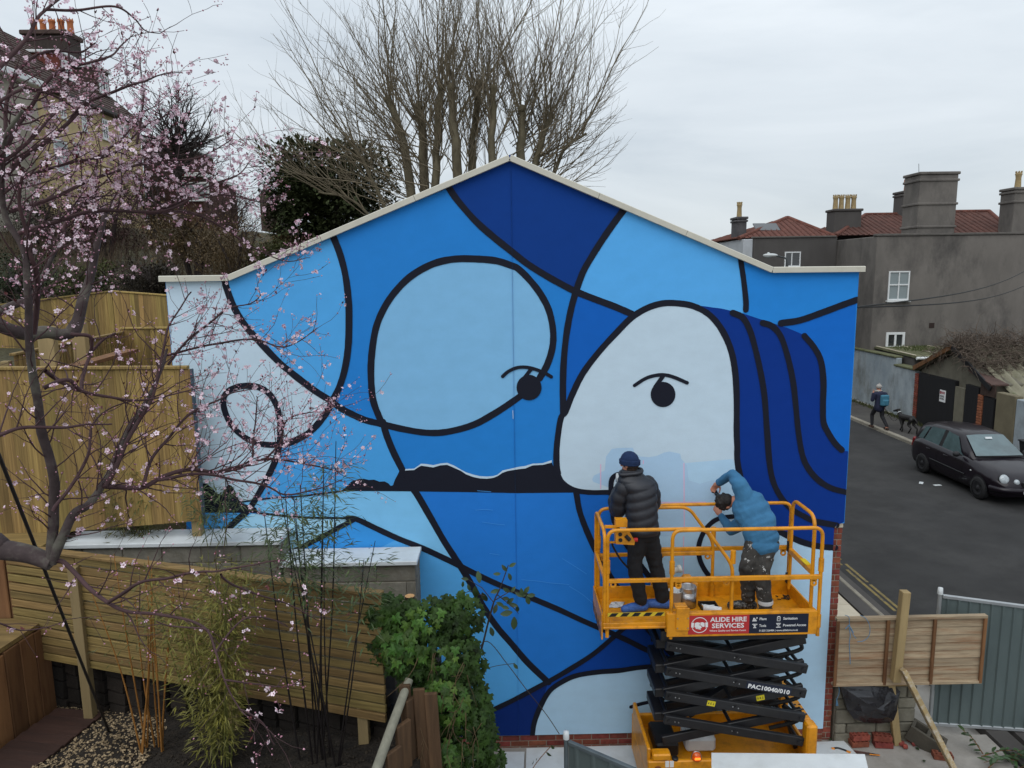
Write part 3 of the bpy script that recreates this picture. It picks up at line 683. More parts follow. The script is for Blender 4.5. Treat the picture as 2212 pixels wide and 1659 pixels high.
# dark prop pole leaning up into the tree
a=Zp(236,1582,1.3); b=Y(95,1228,-4.3); t=1.42; e=a.lerp(b,t)
mb=MB(); mb.tube([a-(b-a)*.01,e],[.0125,.008],10); o=top(mb.build('prop_pole',mat('dark_pole',C(40,36,36),rough=.6))); fin(o,'thin dark pole leaning from the gravel up into the blossom tree','pole')
# ------------------------------------------------------------------ scissor lift
M_yel=mat('lift_yellow',C(212,140,14,.95),rough=.45,var=.12,scale=3,bump=.05,bscale=40,coat=.25,dirt=C(126,76,18),dscale=7,damt=.55)
M_blk=mat('lift_black',(.012,.012,.014),rough=.45,var=.3,scale=5,bump=.05,dirt=(.03,.028,.026),dscale=4)
M_rub2=mat('rubber',(.012,.012,.012),rough=.75,bump=.1)
M_steel=mat('bare_steel',(.45,.45,.46),rough=.35,metal=1,var=.1,bump=.05)
YN,YF=-1.1,-.34; FZ=2.14
lift=thing('scissor_lift','yellow and black scissor lift raised in front of the mural with two painters aboard','scissor lift',(2.4,-.75,0))
def fillet(pts,r,n=5):
    P=[Vector(p) for p in pts]; out=[P[0]]
    for i in range(1,len(P)-1):
        a,b,c=P[i-1],P[i],P[i+1]; d0=(a-b).normalized(); d1=(c-b).normalized()
        rr=min(r,(a-b).length*.48,(c-b).length*.48); p0=b+d0*rr; p1=b+d1*rr
        for j in range(n+1):
            t=j/n; out.append(p0*(1-t)**2+b*2*t*(1-t)+p1*t*t)
    out.append(P[-1]); return out
def zx(zx_,zy_,y): 
    x,yy=TZ([(zx_,zy_)])[0]; return Y(x,yy,y)
RB=.0195
def rail(name,pts,r=RB,rad=.1): 
    mb=MB(); mb.tube(fillet(pts,rad),r,10); return mb.build(name,M_yel,lift)
x_el=zx(285,1060,YN).x+.04; x_mr=zx(1985,1060,YN).x; x_ml=zx(815,1060,YN).x; x_ds=zx(1305,1100,YN).x
TOPZ=3.235; MIDZ=2.70
x_dg=zx(1095,705,YN).x
for s,y,ye in(('near',YN-.03,YN+.03),('far',YF+.03,YF-.03)):
    # main deck guard rail: one bent tube
    rail('guard_rail',[(x_ml,y,FZ-.1),(x_ml,y,TOPZ),(x_mr,y,TOPZ),(x_mr,y,FZ-.1)])
    mb=MB(); mb.beam((x_ml,y,MIDZ),(x_mr,y,MIDZ),.035,.045); mb.build('mid_rail',M_yel,lift)
    # extension rail with slanted end
    rail('guard_rail',[(x_el,ye,FZ-.1),(x_el,ye,TOPZ-.01),(x_dg,ye,TOPZ-.01),(x_ds,ye,TOPZ-.42),(x_ds,ye,FZ-.02)])
    mb=MB(); mb.beam((x_el,ye,MIDZ-.03),(x_ds,ye,MIDZ-.03),.035,.04); mb.build('mid_rail',M_yel,lift)
    # sleeves where the posts socket in
    mb=MB()
    for x,yy in((x_ml,y),(x_mr,y),(x_el,ye),(x_ds,ye)):
        for z in(FZ+.0,MIDZ+.06 if x!=x_ds else MIDZ+.14): mb.tube([(x,yy,z),(x,yy,z+.14)],.028,10)
    mb.build('post_sleeve',M_yel,lift)
    # lashing eyes
    for x,sg in((x_el+.06,1),(x_ml+.07,1),(x_mr-.07,-1),(x_ds-.06,-1)):
        mb=MB(); c=Vector((x,y if x in(x_ml+.07,x_mr-.07) else ye,MIDZ-.07)); vs=[];n=14
        for k in range(2):
            for j in range(n):
                a=2*math.pi*j/n; 
                for rr in(.035,.016): vs.append(c+Vector((math.cos(a)*rr,(-.006,.006)[k],math.sin(a)*rr)))
        fs=[]
        for j in range(n):
            b=(j+1)%n; fs+=[(2*j,2*b,2*b+1,2*j+1),(2*n+2*j,2*n+2*j+1,2*n+2*b+1,2*n+2*b),(2*j,2*n+2*j,2*n+2*b,2*b),(2*j+1,2*b+1,2*n+2*b+1,2*n+2*j+1)]
        mb.add(vs,fs); mb.box(c.x-.035,c.x+.035,c.y-.006,c.y+.006,c.z+.02,c.z+.06); mb.build('lashing_eye',M_yel,lift,recalc=True)
# left end rail, right end gate
rail('guard_rail',[(x_el-.03,YN+.03,FZ),(x_el-.03,YN+.03,TOPZ-.03),(x_el-.03,YF-.03,TOPZ-.03),(x_el-.03,YF-.03,FZ)],rad=.12)
mb=MB(); mb.beam((x_el-.03,YN+.03,MIDZ),(x_el-.03,YF-.03,MIDZ),.035,.045); mb.build('mid_rail',M_yel,lift)
gate=rail('entry_gate',[(x_mr-.03,YF-.08,FZ+.1),(x_mr-.03,YF-.08,TOPZ+.08),(x_mr-.03,YN+.1,TOPZ+.08),(x_mr-.03,YN+.1,FZ+.1)],r=.02,rad=.14)
mb=MB(); mb.beam((x_mr-.03,YF-.08,MIDZ+.0),(x_mr-.03,YN+.1,MIDZ+.0),.05,.06); mb.build('gate_bar',M_yel,gate)
mb=MB(); mb.box(x_mr-.06,x_mr,YN+.2,YN+.36,MIDZ+.031,MIDZ+.04); mb.build('warning_sticker',mat('sticker_yellow',C(220,190,30),rough=.5,bump=0),gate)
mb=MB(); 
for z in(FZ+.22,FZ+.6): mb.box(x_mr-.06,x_mr-.02,YF-.075,YF-.03,z-.06,z+.06)
mb.build('hinge',M_blk,gate)
# deck plates and toe boards
mb=MB(); mb.box(x_ml-.05,x_mr,YN,YF,FZ-.04,FZ,.003); mb.build('deck',M_yel,lift)
mb=MB(); mb.box(x_el,x_ml+.5,YN+.06,YF-.06,FZ+.004,FZ+.016,.002); mb.build('extension_deck',M_yel,lift)
mb=MB(); mb.box(x_el,x_ml+.2,YF-.06,YF-.045,FZ,FZ+.16,.002); mb.build('toe_board',M_yel,lift)
mb=MB(); mb.box(x_ml-.05,x_mr,YF,YF+.015,FZ-.12,FZ+.17,.002); mb.build('toe_board',M_yel,lift)
mb=MB(); mb.box(x_el-.06,x_el-.045,YN+.03,YF-.03,FZ-.13,FZ+.16,.002); mb.build('toe_board',M_yel,lift)
mb=MB(); mb.box(x_mr-.01,x_mr+.01,YN,YF,FZ,FZ+.15,.002); mb.build('toe_board',M_yel,lift)
mb=MB(); mb.box((x_ml+x_ds)/2-.1,(x_ml+x_ds)/2+.14,YF-.12,YF-.02,FZ+.02,FZ+.2,.004); mb.box((x_ml+x_ds)/2-.04,(x_ml+x_ds)/2+.07,YF-.14,YF-.05,FZ+.2,FZ+.3,.02); mb.build('extension_latch',M_yel,lift)
# near sills
zs0=TD([(750,820)])[0]; eL=Y(*TD([(742,828)])[0],YN); eT=Y(*TD([(760,752)])[0],YN)
mb=MB(); mb.box(x_el-.045,x_ml-.02,YN+.0,YN+.02,eL.z,FZ+.005,.003); mb.box(x_el-.045,x_ml-.02,YN-.012,YN+.05,FZ+.0055,FZ+.03,.004); sill=mb.build('extension_sill',M_yel,lift)
# hazard strip
hz0=Y(*TD([(768,766)])[0],YN); hz1=Y(*TD([(1110,782)])[0],YN)
mb=MB(); mb.box(x_el+.0,x_ml-.06,YN-.003,YN,hz1.z,hz0.z,.0005); mb.build('hazard_tape',mat('hazard_yellow',C(206,178,44),rough=.5,bump=0),sill)
mb=MB(); k=5; L=(x_ml-.06-x_el); h=hz0.z-hz1.z
for i in range(k):
    a=x_el+.01+i*L/k; mb.prism([(a,YN-.0045,hz1.z+.003),(a+.07,YN-.0045,hz1.z+.003),(a+.105,YN-.0045,hz0.z-.003),(a+.035,YN-.0045,hz0.z-.003)],(0,.003,0))
mb.build('hazard_stripe',M_blk,sill,recalc=True)
mb=MB(); 
for i in range(5):
    y=YN+.08+i*.14; mb.prism([(x_el-.063,y,FZ-.12),(x_el-.063,y+.06,FZ-.12),(x_el-.063,y+.1,FZ-.03),(x_el-.063,y+.04,FZ-.03)],(.002,0,0))
mb.build('hazard_stripe',M_blk,lift,recalc=True)
pTL=Y(*TD([(1125,772)])[0],YN-.06); pBR=Y(*TD([(1985,888)])[0],YN-.06)
mb=MB(); mb.box(pTL.x,pBR.x,YN-.06,YN-.03,pBR.z,pTL.z,.004); mb.box(pTL.x-.005,pBR.x,YN-.045,YN+.01,pTL.z+.001,FZ+.03,.006); side=mb.build('side_plate',M_yel,lift)
mb=MB(); c=Y(*TD([(1215,770)])[0],YN-.075); mb.box(c.x-.07,c.x+.07,YN-.078,YN-.062,c.z-.19,c.z+.06,.004); mb.box(c.x-.08,c.x+.05,YN-.07,YN+.03,c.z+.0605,c.z+.075,.004); mb.build('latch_plate',M_yel,lift)
mb=MB()
for dx in(-.055,.055):
    for dz in(-.16,-.05): mb.tube([(c.x+dx,YN-.084,c.z+dz),(c.x+dx,YN-.078,c.z+dz)],.007,8)
mb.build('bolt',M_steel,lift)
# sign
ys=YN-.0615
sg0=Y(*TD([(1247,782)])[0],ys); sg1=Y(*TD([(1594,885)])[0],ys); sg2=Y(*TD([(1934,880)])[0],ys)
M_red=mat('sign_red',C(176,44,46),rough=.45,var=.04,bump=0); M_navy=mat('sign_navy',C(18,26,46),rough=.45,var=.04,bump=0); M_sw=mat('sign_white',(.72,.72,.72),rough=.5,var=.02,bump=0)
zt,zb=sg0.z,sg1.z+.004
mb=MB(); mb.box(sg0.x,sg1.x,ys-.003,ys,zb,zt,.0005); red=mb.build('sign_panel',M_red,side,label='red half of the hire firm sign with handshake emblem')
mb=MB(); mb.box(sg1.x+.0002,sg2.x,ys-.003,ys,zb,zt,.0005); navy=mb.build('sign_panel',M_navy,side,label='navy half of the hire firm sign listing services')
H=zt-zb; Wd=sg1.x-sg0.x; W2=sg2.x-sg1.x; yt=ys-.0036
ux,uz=(1,0,0),(0,0,1)
def tx(b,x,z,s,al='LEFT',bold=.0,width=None): return text('lettering',b,s,(x,yt,z),ux,uz,M_sw,side,al,bold,.0004,width)
tx('ALIDE HIRE',sg0.x+Wd*.36,zb+H*.66,H*.34,bold=.022,width=Wd*.6)
tx('SERVICES',sg0.x+Wd*.385,zb+H*.33,H*.34,bold=.022,width=Wd*.53)
tx('Where Quality and Service Count',sg0.x+Wd*.35,zb+H*.14,H*.13,width=Wd*.6,bold=.008)
tx('Plant',sg1.x+W2*.17,zb+H*.70,H*.19,width=W2*.117,bold=.012); tx('Tools',sg1.x+W2*.17,zb+H*.34,H*.19,width=W2*.117,bold=.012)
tx('Sanitation',sg1.x+W2*.57,zb+H*.70,H*.19,width=W2*.24,bold=.012); tx('Powered Access',sg1.x+W2*.57,zb+H*.34,H*.19,width=W2*.39,bold=.012)
tx('01225 326484 | www.alidehire.co.uk',sg1.x+W2*.17,zb+H*.09,H*.14,width=W2*.66,bold=.01)
# handshake emblem: broken ring, two cuffs, clasped hands
cx,cz=sg0.x+Wd*.185,zb+H*.5; R0=H*.42
mb=MB()
def arc(a0,a1,ri,ro,n=18):
    vs=[];fs=[]
    for i in range(n+1):
        a=R_(a0+(a1-a0)*i/n)
        for r in(ri,ro): vs.append((cx+r*math.cos(a),yt,cz+r*math.sin(a)))
    mb.add(vs,[(2*i,2*i+1,2*i+3,2*i+2) for i in range(n)])
def flat(L): mb.add([(cx+x*R0,yt,cz+z*R0) for x,z in L],[tuple(range(len(L)))])
arc(25,155,R0*.9,R0*.99); arc(205,335,R0*.9,R0*.99)
flat([(-1.0,-.28),(-.72,-.34),(-.66,.3),(-.98,.36)]); flat([(1.0,-.28),(.72,-.34),(.66,.3),(.98,.36)])
flat([(-.6,-.26),(-.58,.26),(-.3,.36),(0,.3),(.08,.12),(-.1,.0),(.1,-.06),(.3,-.3),(.05,-.46),(-.2,-.38)])
flat([(.6,-.2),(.58,.26),(.3,.36),(.06,.3),(.14,.1),(.0,.02),(.16,-.03),(.38,-.24)])
for i in range(4): flat([(-.5+i*.16,-.34-.05*i),(-.4+i*.16,-.28-.05*i),(-.3+i*.16,-.44-.03*i),(-.4+i*.16,-.5-.03*i)])
o=mb.build('emblem',M_sw,side)
# four service pictograms
mb=MB()
def pict(cx_,cz_,polys):
    s=H*.13
    for L in polys: mb.add([(cx_+x*s,yt,cz_+z*s) for x,z in L],[tuple(range(len(L)))])
rect=lambda a,b,c,d:[(a,b),(c,b),(c,d),(a,d)]
pict(sg1.x+W2*.095,zb+H*.76,[rect(-1,-.9,.7,-.55),rect(-.8,-.45,.4,-.1),rect(-.7,0,-.1,.5),[(.1,-.1),(.35,0),(.9,.7),(.7,.85)],[(.75,.8),(.95,.7),(1,.1),(.8,.2)]])
pict(sg1.x+W2*.095,zb+H*.40,[rect(-1,.55,1,.8),rect(-.15,-.3,.15,.5),[(-.6,.4),(-.4,.45),(-.1,-.2),(-.3,-.2)],[(.6,.4),(.4,.45),(.1,-.2),(.3,-.2)],rect(-.6,-.9,.6,-.65),rect(-.4,-.55,.4,-.4)])
pict(sg1.x+W2*.495,zb+H*.76,[rect(-.65,-.95,-.45,.6),rect(.45,-.95,.65,.6),rect(-.65,-1.0,.65,-.8),[(-.65,.6),(.65,.6),(.35,1),(-.35,1)],rect(-.1,-.2,.2,.1)])
pict(sg1.x+W2*.495,zb+H*.40,[rect(-.9,.7,.9,.95),rect(-.7,.35,.7,.55),[(-.6,.3),(-.4,.3),(.4,-.5),(.2,-.5)],[(.6,.3),(.4,.3),(-.4,-.5),(-.2,-.5)],rect(-.9,-.9,.9,-.6)])
mb.build('pictogram',M_sw,side)
for o in list(side.children):
    if o.name.startswith(('lettering','emblem','pictogram')):
        bm=bmesh.new(); bm.from_mesh(o.data)
        if not o.name.startswith('lettering'):
            for f in bm.faces:
                if f.normal.y>0: f.normal_flip()
            bm.to_mesh(o.data)
        bm.free()
# control box on the end rail
c0=zx(380,635,YN+.06); c1=zx(530,830,YN+.06)
mb=MB()
pr=[(375,725),(440,725),(495,745),(528,800),(524,830),(378,822)]
mb.prism([zx(a,b,YN+.07) for a,b in pr],(0,.1,0)); mb.prism([zx(a,b,YN+.08) for a,b in((376,632),(470,634),(468,690),(374,690))],(0,.09,0)); box=mb.build('control_box',M_yel,lift,recalc=True)
mb=MB()
for a,b in((412,745),(414,790)): q=zx(a,b,YN+.069); mb.tube([q+Vector((0,-.006,0)),q+Vector((0,.01,0))],.021,14)
mb.tube([zx(455,755,YN+.068),zx(487,790,YN+.068)],.022,10); mb.build('control_knob',M_blk,box)
q=zx(534,788,YN+.11); mb=MB(); mb.tube([q+Vector((-.02,0,0)),q+Vector((.02,0,0))],.022,12); mb.build('stop_button',mat('stop_red',C(190,30,30),rough=.4,bump=0),box)
mb=MB(); mb.beam(zx(290,685,YN+.05),zx(380,685,YN+.1),.03,.03); mb.beam(zx(300,808,YN+.05),zx(380,808,YN+.1),.02,.02); mb.build('bracket',M_yel,lift)
mb=MB(); mb.tube(crom([zx(345,800,YN+.16),zx(360,850,YN+.2),zx(420,950,YN+.3),zx(490,1030,YN+.4),zx(520,1100,YF-.2)],5),.011,7); mb.tube(crom([zx(310,820,YF-.1),zx(312,900,YF-.1),zx(316,1050,YF-.1)],4),.018,7); mb.build('control_cable',M_rub2,lift)
# scissor stack
Z0,Z1=.80,FZ-.2; NL=4; hh=(Z1-Z0)/NL
xl,xr=1.74,3.165
arm_me={}
def arm(x0,z0,x1,z1,y,label=None):
    mb=MB(); mb.beam((x0,y,z0),(x1,y,z1),.05,.1,ch=.006,ext=.05); return mb.build('scissor_arm',M_blk,lift,label)
tagarm=None
for lv in range(NL):
    za=Z0+lv*hh; zb_=za+hh
    for y,yi in((YN+.0,YN+.075),(YF-.05,YF-.125)):
        a=arm(xl,zb_,xr,za,y)
        b=arm(xl,za,xr,zb_,yi)
        if lv==2 and y==YN+.0: tagarm=a
        if lv==1 and y==YN: y1arm=a; y2arm=b
    for x,z in((xl,zb_),(xr,za),((xl+xr)/2,(za+zb_)/2)):
        mb=MB(); mb.tube([(x,YN-.04,z),(x,YF,z)],.02,10); mb.build('pivot_pin',M_blk,lift)
    mb=MB()
    for x,z in(((xl+xr)/2-.03,(za+zb_)/2+.01),((xl+xr)/2+.03,(za+zb_)/2-.01),(xl+.06,zb_-.01),(xl+.1,zb_-.02)): mb.tube([(x,YN-.031,z),(x,YN-.02,z)],.007,8)
    mb.build('bolt',M_steel,lift)
    mb=MB(); mb.box(xl-.13,xl+.03,YN+.12,YF-.2,zb_-.1,zb_+.0,.01); mb.build('end_bracket',M_blk,lift)
    mb=MB(); mb.tube(crom([(xr-.25,YN+.2,za+.02),(xr+.02,YN+.18,za+.1),(xr+.05,YN+.17,za+hh*.6),(xr-.1,YN+.19,zb_+.02)],5),.022,7); mb.build('hose_loop',M_rub2,lift)
    mb=MB(); mb.tube(crom([(xr-.2,YF-.22,za+.05),(xr+.08,YF-.2,za+.12),(xr+.06,YF-.2,za+hh*.7),(xr-.12,YF-.2,zb_)],5),.016,6); mb.build('hose_loop',M_rub2,lift)
mb=MB(); mb.beam((xl+.3,-.72,Z0+.1),(xr-.35,-.72,Z0+2.2*hh),.09,.09); mb.build('lift_cylinder',M_blk,lift)
mb=MB(); mb.box(xl-.1,xr+.05,YN+.02,YF-.02,FZ-.16,FZ-.05,.005); mb.build('platform_frame',M_blk,lift)
# lettering on one arm
d=Vector((xr-xl,0,-hh)).normalized(); up=Vector((-d.z,0,d.x)); za=Z0+2*hh
o0=Vector((xl,YN-.0,za+hh))+d*((xr-xl)*.60)-up*.03+Vector((0,-.0262,0))
mb=MB(); q=o0-up*.012-d*.02; mb.prism([q,q+d*.5,q+d*.5+up*.085,q+up*.085],(0,-.001,0)); mb.build('arm_sticker',M_navy,lift,recalc=True)
text('lettering','PAC10040/010',.066,o0+Vector((0,-.002,0)),d,up,M_sw,lift,'LEFT',.03,.0004,.46)
M_sty=mat('sticker_warning',C(208,190,36),rough=.5,bump=0)
for (t,lv,flip) in((.32,1,0),(.72,1,1)):
    dd=Vector((xr-xl,0,-hh if not flip else hh)).normalized(); uu=Vector((-dd.z,0,dd.x)); 
    base=Vector((xl,YN-.027 if not flip else YN+.048,Z0+lv*hh+(hh if not flip else 0)))+dd*((xr-xl)*t)
    mb=MB(); mb.prism([base-dd*.045-uu*.03,base+dd*.045-uu*.03,base+dd*.045+uu*.03,base-dd*.045+uu*.03],(0,-.001,0)); mb.build('warning_sticker',M_sty,lift,recalc=True)
    mb=MB(); b2=base+Vector((0,-.0022,0)); 
    for a,b,c in((-.035,-.02,-.01),(-.01,.005,-.01),(.02,.03,-.015)): mb.add([b2+dd*a+uu*c,b2+dd*b+uu*c,b2+dd*((a+b)/2)+uu*.018],[(0,1,2)])
    mb.build('warning_mark',M_blk,lift)
mb=MB(); mb.beam((xr-.3,YN+.28,Z0+2*hh+.08),(xr-.12,YN+.28,Z0+2*hh+.13),.04,.05); mb.build('safety_prop',mat('prop_red',C(170,24,30),rough=.5,bump=0),lift)
# chassis tray
bx0,bx1,by0,by1=1.50,3.32,YN-.1,YF+.1; bt=.66
mb=MB(); mb.box(bx0,bx1,by0,by0+.05,.14,bt,.012); mb.box(bx0,bx1,by1-.05,by1,.14,bt-.05,.012); mb.box(bx0,bx1,by0+.05,by1-.05,.14,.45,.01)
mb.box(bx0-.0,bx0+.04,by0+.0505,by1-.0505,.45,bt+.12,.01); mb.box(bx1-.04,bx1,by0+.0505,by1-.0505,.45,bt+.02,.01)
mb.box(bx0+.05,bx0+.25,by0+.0,by0+.12,bt+.001,bt+.08,.015)
ch=mb.build('chassis',M_yel,lift)
mb=MB()
for y in(by0+.02,by1-.16):
    mb.box(bx1-.1,bx1+.02,y,y+.14,bt-.02,bt+.36,.02)
mb.box(bx1-.09,bx1+.01,by0+.18,by1-.18,bt+.3,bt+.345,.01)
mb.build('step_guard',M_yel,lift)
mb=MB()
for i in range(5):
    for j in range(2): mb.tube([(bx1-.065+j*.05,by0+.26+i*.09,bt+.345),(bx1-.065+j*.05,by0+.26+i*.09,bt+.349)],.014,8)
mb.build('tread_hole',M_blk,lift)
mb=MB(); mb.beam((xr-.05,-.8,1.02),(xr+.1,-.8,.5),.05,.05); mb.build('support_strut',M_blk,lift)
mb=MB(); mb.box(1.66,1.92,-.86,-.42,.46,.62,.02); mb.build('battery_box',M_blk,lift)
mb=MB(); mb.box(2.02,2.36,-.8,-.5,.46,.64,.03); mb.build('oil_tank',M_white,lift)
for x in(bx0+.22,bx1-.25):
    for y in(by0+.0,by1-.09):
        mb=MB(); mb.lathe([(.06,0),(.15,0),(.17,.02),(.17,.09),(.15,.11),(.06,.11)],(x,y-.01,.17),20,(0,1,0)); w=mb.build('wheel',M_rub2,lift)
        mb=MB(); mb.lathe([(0,-.005),(.05,-.005),(.09,.01),(.09,.1)],(x,y-.01,.17),16,(0,1,0)); mb.build('hub',M_yel,w)
# beacon and fittings on the tray edge
bc=Y(*[1020+1290*.375-.4,1036.9+1560*.375],by0+.05); bc=Vector((bc.x,by0+.03,bt))
mb=MB(); mb.lathe([(.05,0),(.055,.01),(.05,.035),(.045,.06),(.03,.08),(0,.085)],bc,16); 
beacon=mb.build('beacon',mat('beacon_orange',C(220,90,20),rough=.2,bump=0,spec=.7),lift)
mb=MB(); mb.tube([bc+Vector((.055*math.cos(a),-.0,.0))+Vector((0,0,.09*math.sin(a))) for a in [math.pi*i/10 for i in range(11)]],.007,6); mb.build('beacon_guard',M_steel,beacon)
nm=bpy.data.materials.new('beacon_lamp'); nm.use_nodes=True; nb=nm.node_tree.nodes['Principled BSDF']; nb.inputs['Base Color'].default_value=(1,.3,.03,1); nb.inputs['Emission Color'].default_value=(1,.22,.02,1); nb.inputs['Emission Strength'].default_value=1.6
mb=MB(); 
for dz in(.03,.045): mb.tube([bc+Vector((-.03,-.053,dz)),bc+Vector((.03,-.053,dz))],.005,6)
mb.build('beacon_lamp',nm,beacon)
mb=MB(); mb.lathe([(.0,.0),(.035,.0),(.035,.02),(0,.02)],(bx0+.3,by0+.03,bt+.002),14); mb.build('cap_plug',M_blk,lift)
mb=MB(); q=Y(1441,1652,by0); 
for i in range(2): mb.box(q.x-.02+i*.05,q.x+.022+i*.05,by0-.002,by0,q.z-.03,q.z+.045,.0005)
mb.build('sticker',M_sw,ch)
mb=MB(); mb.ball((bx0+.11,by0-.001,bt-.07),(.035,.004,.018)); mb.build('badge',mat('badge',C(120,62,20),rough=.5),ch)
# ------------------------------------------------------------------ things on the platform
def onp(zx_,zy_): 
    x,y=TZ([(zx_,zy_)])[0]; return Zp(x,y,FZ+.002)
c=onp(845,1320); c=Vector((c.x,max(c.y,YN+.12),FZ+.001))
mb=MB(); mb.lathe([(.0,0),(.062,0),(.075,.2),(.078,.2),(.078,.205),(.072,.205),(.06,.02),(0,.02)],c,20); o=top(mb.build('bucket',M_white)); fin(o,'plain white plastic paint bucket beside the silver tin on the lift','bucket')
c2=onp(945,1318); c2=Vector((c2.x,max(c2.y,YN+.14),FZ+.001))
tin=thing('paint_tin','silver paint tin streaked with brown next to the white bucket','paint tin',c2)
M_tin=mat('tin_metal',(.55,.55,.55),rough=.3,metal=.8,var=.15,scale=8,bump=.05,dirt=C(120,84,64),dscale=7,damt=.9)
mb=MB(); mb.lathe([(0,0),(.09,0),(.09,.24),(.094,.245),(.09,.25),(.085,.24),(.085,.03),(0,.03)],c2,24); mb.build('body',M_tin,tin)
mb=MB(); mb.lathe([(0,.1),(.084,.1)],c2,20); mb.build('paint_fill',M_white,tin)
mb=MB(); mb.lathe([(.0905,.03),(.0915,.03),(.0915,.19),(.0905,.19)],c2,24); mb.tube([c2+Vector((.092*math.cos(a),.092*math.sin(a)-.0,.23-.05*math.sin(a)*-1)) for a in [math.pi+math.pi*i/10 for i in range(11)]],.003,5); mb.build('wire_handle',M_steel,tin)
c3_=onp(1090,1315); tray=thing('roller_tray','black paint tray holding white paint beside the silver tin','paint tray',(c3_.x,YN+.3,FZ))
mb=MB(); x0,x1=c2.x+.12,x_ds-.03
mb.box(x0,x1,YN+.1,YN+.5,FZ+.001,FZ+.012,.003)
for a in((x0,x0+.012,YN+.1,YN+.5),(x1-.012,x1,YN+.1,YN+.5),(x0+.0125,x1-.0125,YN+.1,YN+.112),(x0+.0125,x1-.0125,YN+.488,YN+.5)): mb.box(*a,FZ+.0125,FZ+.06,.002)
mb.build('tray',M_blk,tray)
mb=MB(); 
vs=[];n=9
for j in range(7):
    for i in range(n):
        x=x0+.02+(x1-x0-.06)*i/(n-1)+U(-.01,.01); y=YN+.12+.3*j/6; vs.append((x,y,FZ+.05+noise.noise(Vector((x*9,y*9,0)))*.02))
mb.add(vs,[(j*n+i,j*n+i+1,(j+1)*n+i+1,(j+1)*n+i) for j in range(6) for i in range(n-1)],0,True); mb.build('liner',M_white,tray)
mb=MB(); r0=Vector((x1-.2,YN+.26,FZ+.1)); r1=Vector((x1-.02,YN+.2,FZ+.09)); mb.tube([r0,r0.lerp(r1,.04),r0.lerp(r1,.96),r1],[.03,.036,.036,.03],14); rl=top(mb.build('paint_roller',mat('roller_fleece',(.75,.76,.78),rough=.95,bump=.4,bscale=120))); fin(rl,'white fleece paint roller lying on the tray liner','paint roller')
mb=MB(); c=onp(1415,1330); c=Vector((c.x,max(c.y,YN+.1),FZ)); mb.lathe([(0,0.002),(.032,.002),(.032,.07),(.02,.075),(.02,.095),(0,.095)],c,14); o=top(mb.build('spray_pot',M_blk)); fin(o,'small black paint pot by the boots of the painter in blue','pot')
mb=MB(); c=onp(885,1035); c=zx(858,1025,YF-.1); d=Vector((.09,0,.03)); mb.tube([c-d*.6,c+d*.2,c+d*.21,c+d*.6],[.035,.035,.045,.045],12); o=top(mb.build('tape_roll',mat('tape_white',C(200,198,190),rough=.6))); fin(o,'white and yellow reel resting by the far toe board of the lift','reel')
c=onp(360,1320); c=Vector((c.x,max(c.y,YN+.12),FZ+.02))
mb=MB(); vs=[]
for j in range(4):
    for i in range(4): vs.append(c+Vector((-.07+.05*i+.02*j,-.05+.045*j,.004+.012*noise.noise(Vector((i*1.3,j*1.7,2))))))
mb.add(vs,[(j*4+i,j*4+i+1,j*4+i+5,j*4+i+4) for j in range(3) for i in range(3)]); mb.v=[v for v in mb.v]
o=top(mb.build('leaflet',mat('leaflet_paper',C(205,208,210),rough=.7,scale=22,var=.05,dirt=(.04,.04,.05),dscale=26,damt=1,bump=0))); fin(o,'crumpled white leaflet lying on the left end of the lift deck','leaflet')
mb=MB(); c=onp(1710,1250)
for i in range(14):
    a=c+Vector((U(-.1,.1),U(-.05,.05),.006)); mb.tube([a,a+Vector((U(-.06,.06),U(-.03,.03),.004))],.006,5)
o=top(mb.build('rag',mat('rag_dark',(.03,.022,.016),rough=.9))); fin(o,'dark crumpled scrap lying on the right end of the lift deck','scrap')
# ------------------------------------------------------------------ people
M_skin=mat('skin',C(186,128,104),rough=.55,var=.1,scale=10,bump=.05,spec=.4)
M_hair=mat('dark_hair',(.014,.011,.01),rough=.7,var=.4,scale=40,bump=.8,bscale=70,stretch=(1,1,1))
M_hair2=mat('brown_hair',(.035,.02,.013),rough=.7,var=.4,scale=40,bump=.6,bscale=70)
def hand(mb,w,d,side,curl=.6,s=1.0):
    """palm from wrist w along d; side = direction across the palm to the thumb"""
    d=Vector(d).normalized(); t=Vector(side); t=(t-d*t.dot(d)).normalized(); nrm=d.cross(t)
    R=Matrix((d,t,nrm)).transposed()
    mb.ball(w+d*.05*s,(.052*s,.04*s,.019*s),R,10,7); mb.cone(w-d*.01,.026*s,w+d*.03*s,.03*s,8)
    for i,(o,L) in enumerate(((.027,.075),(.009,.084),(-.010,.078),(-.028,.062))):
        p=w+(d*.088+t*o)*s; a=0; r=.0092
        for k,f in enumerate((.45,.32,.23)):
            a+=curl*(.5+.5*k)+.04*i; q=p+(d*math.cos(a)+nrm*math.sin(a))*L*f*s
            mb.cone(p,r*s,q,r*.92*s,7); p=q; r*=.92
    p=w+(d*.03+t*.032)*s
    for k,(L,a) in enumerate(((.038,.75),(.032,.45),(.026,.25))):
        q=p+(d*math.cos(a)+t*math.sin(a)*.9+nrm*.35*(k+1)*.4).normalized()*L*s; mb.cone(p,(.013-.0015*k)*s,q,(.0115-.0015*k)*s,7); p=q
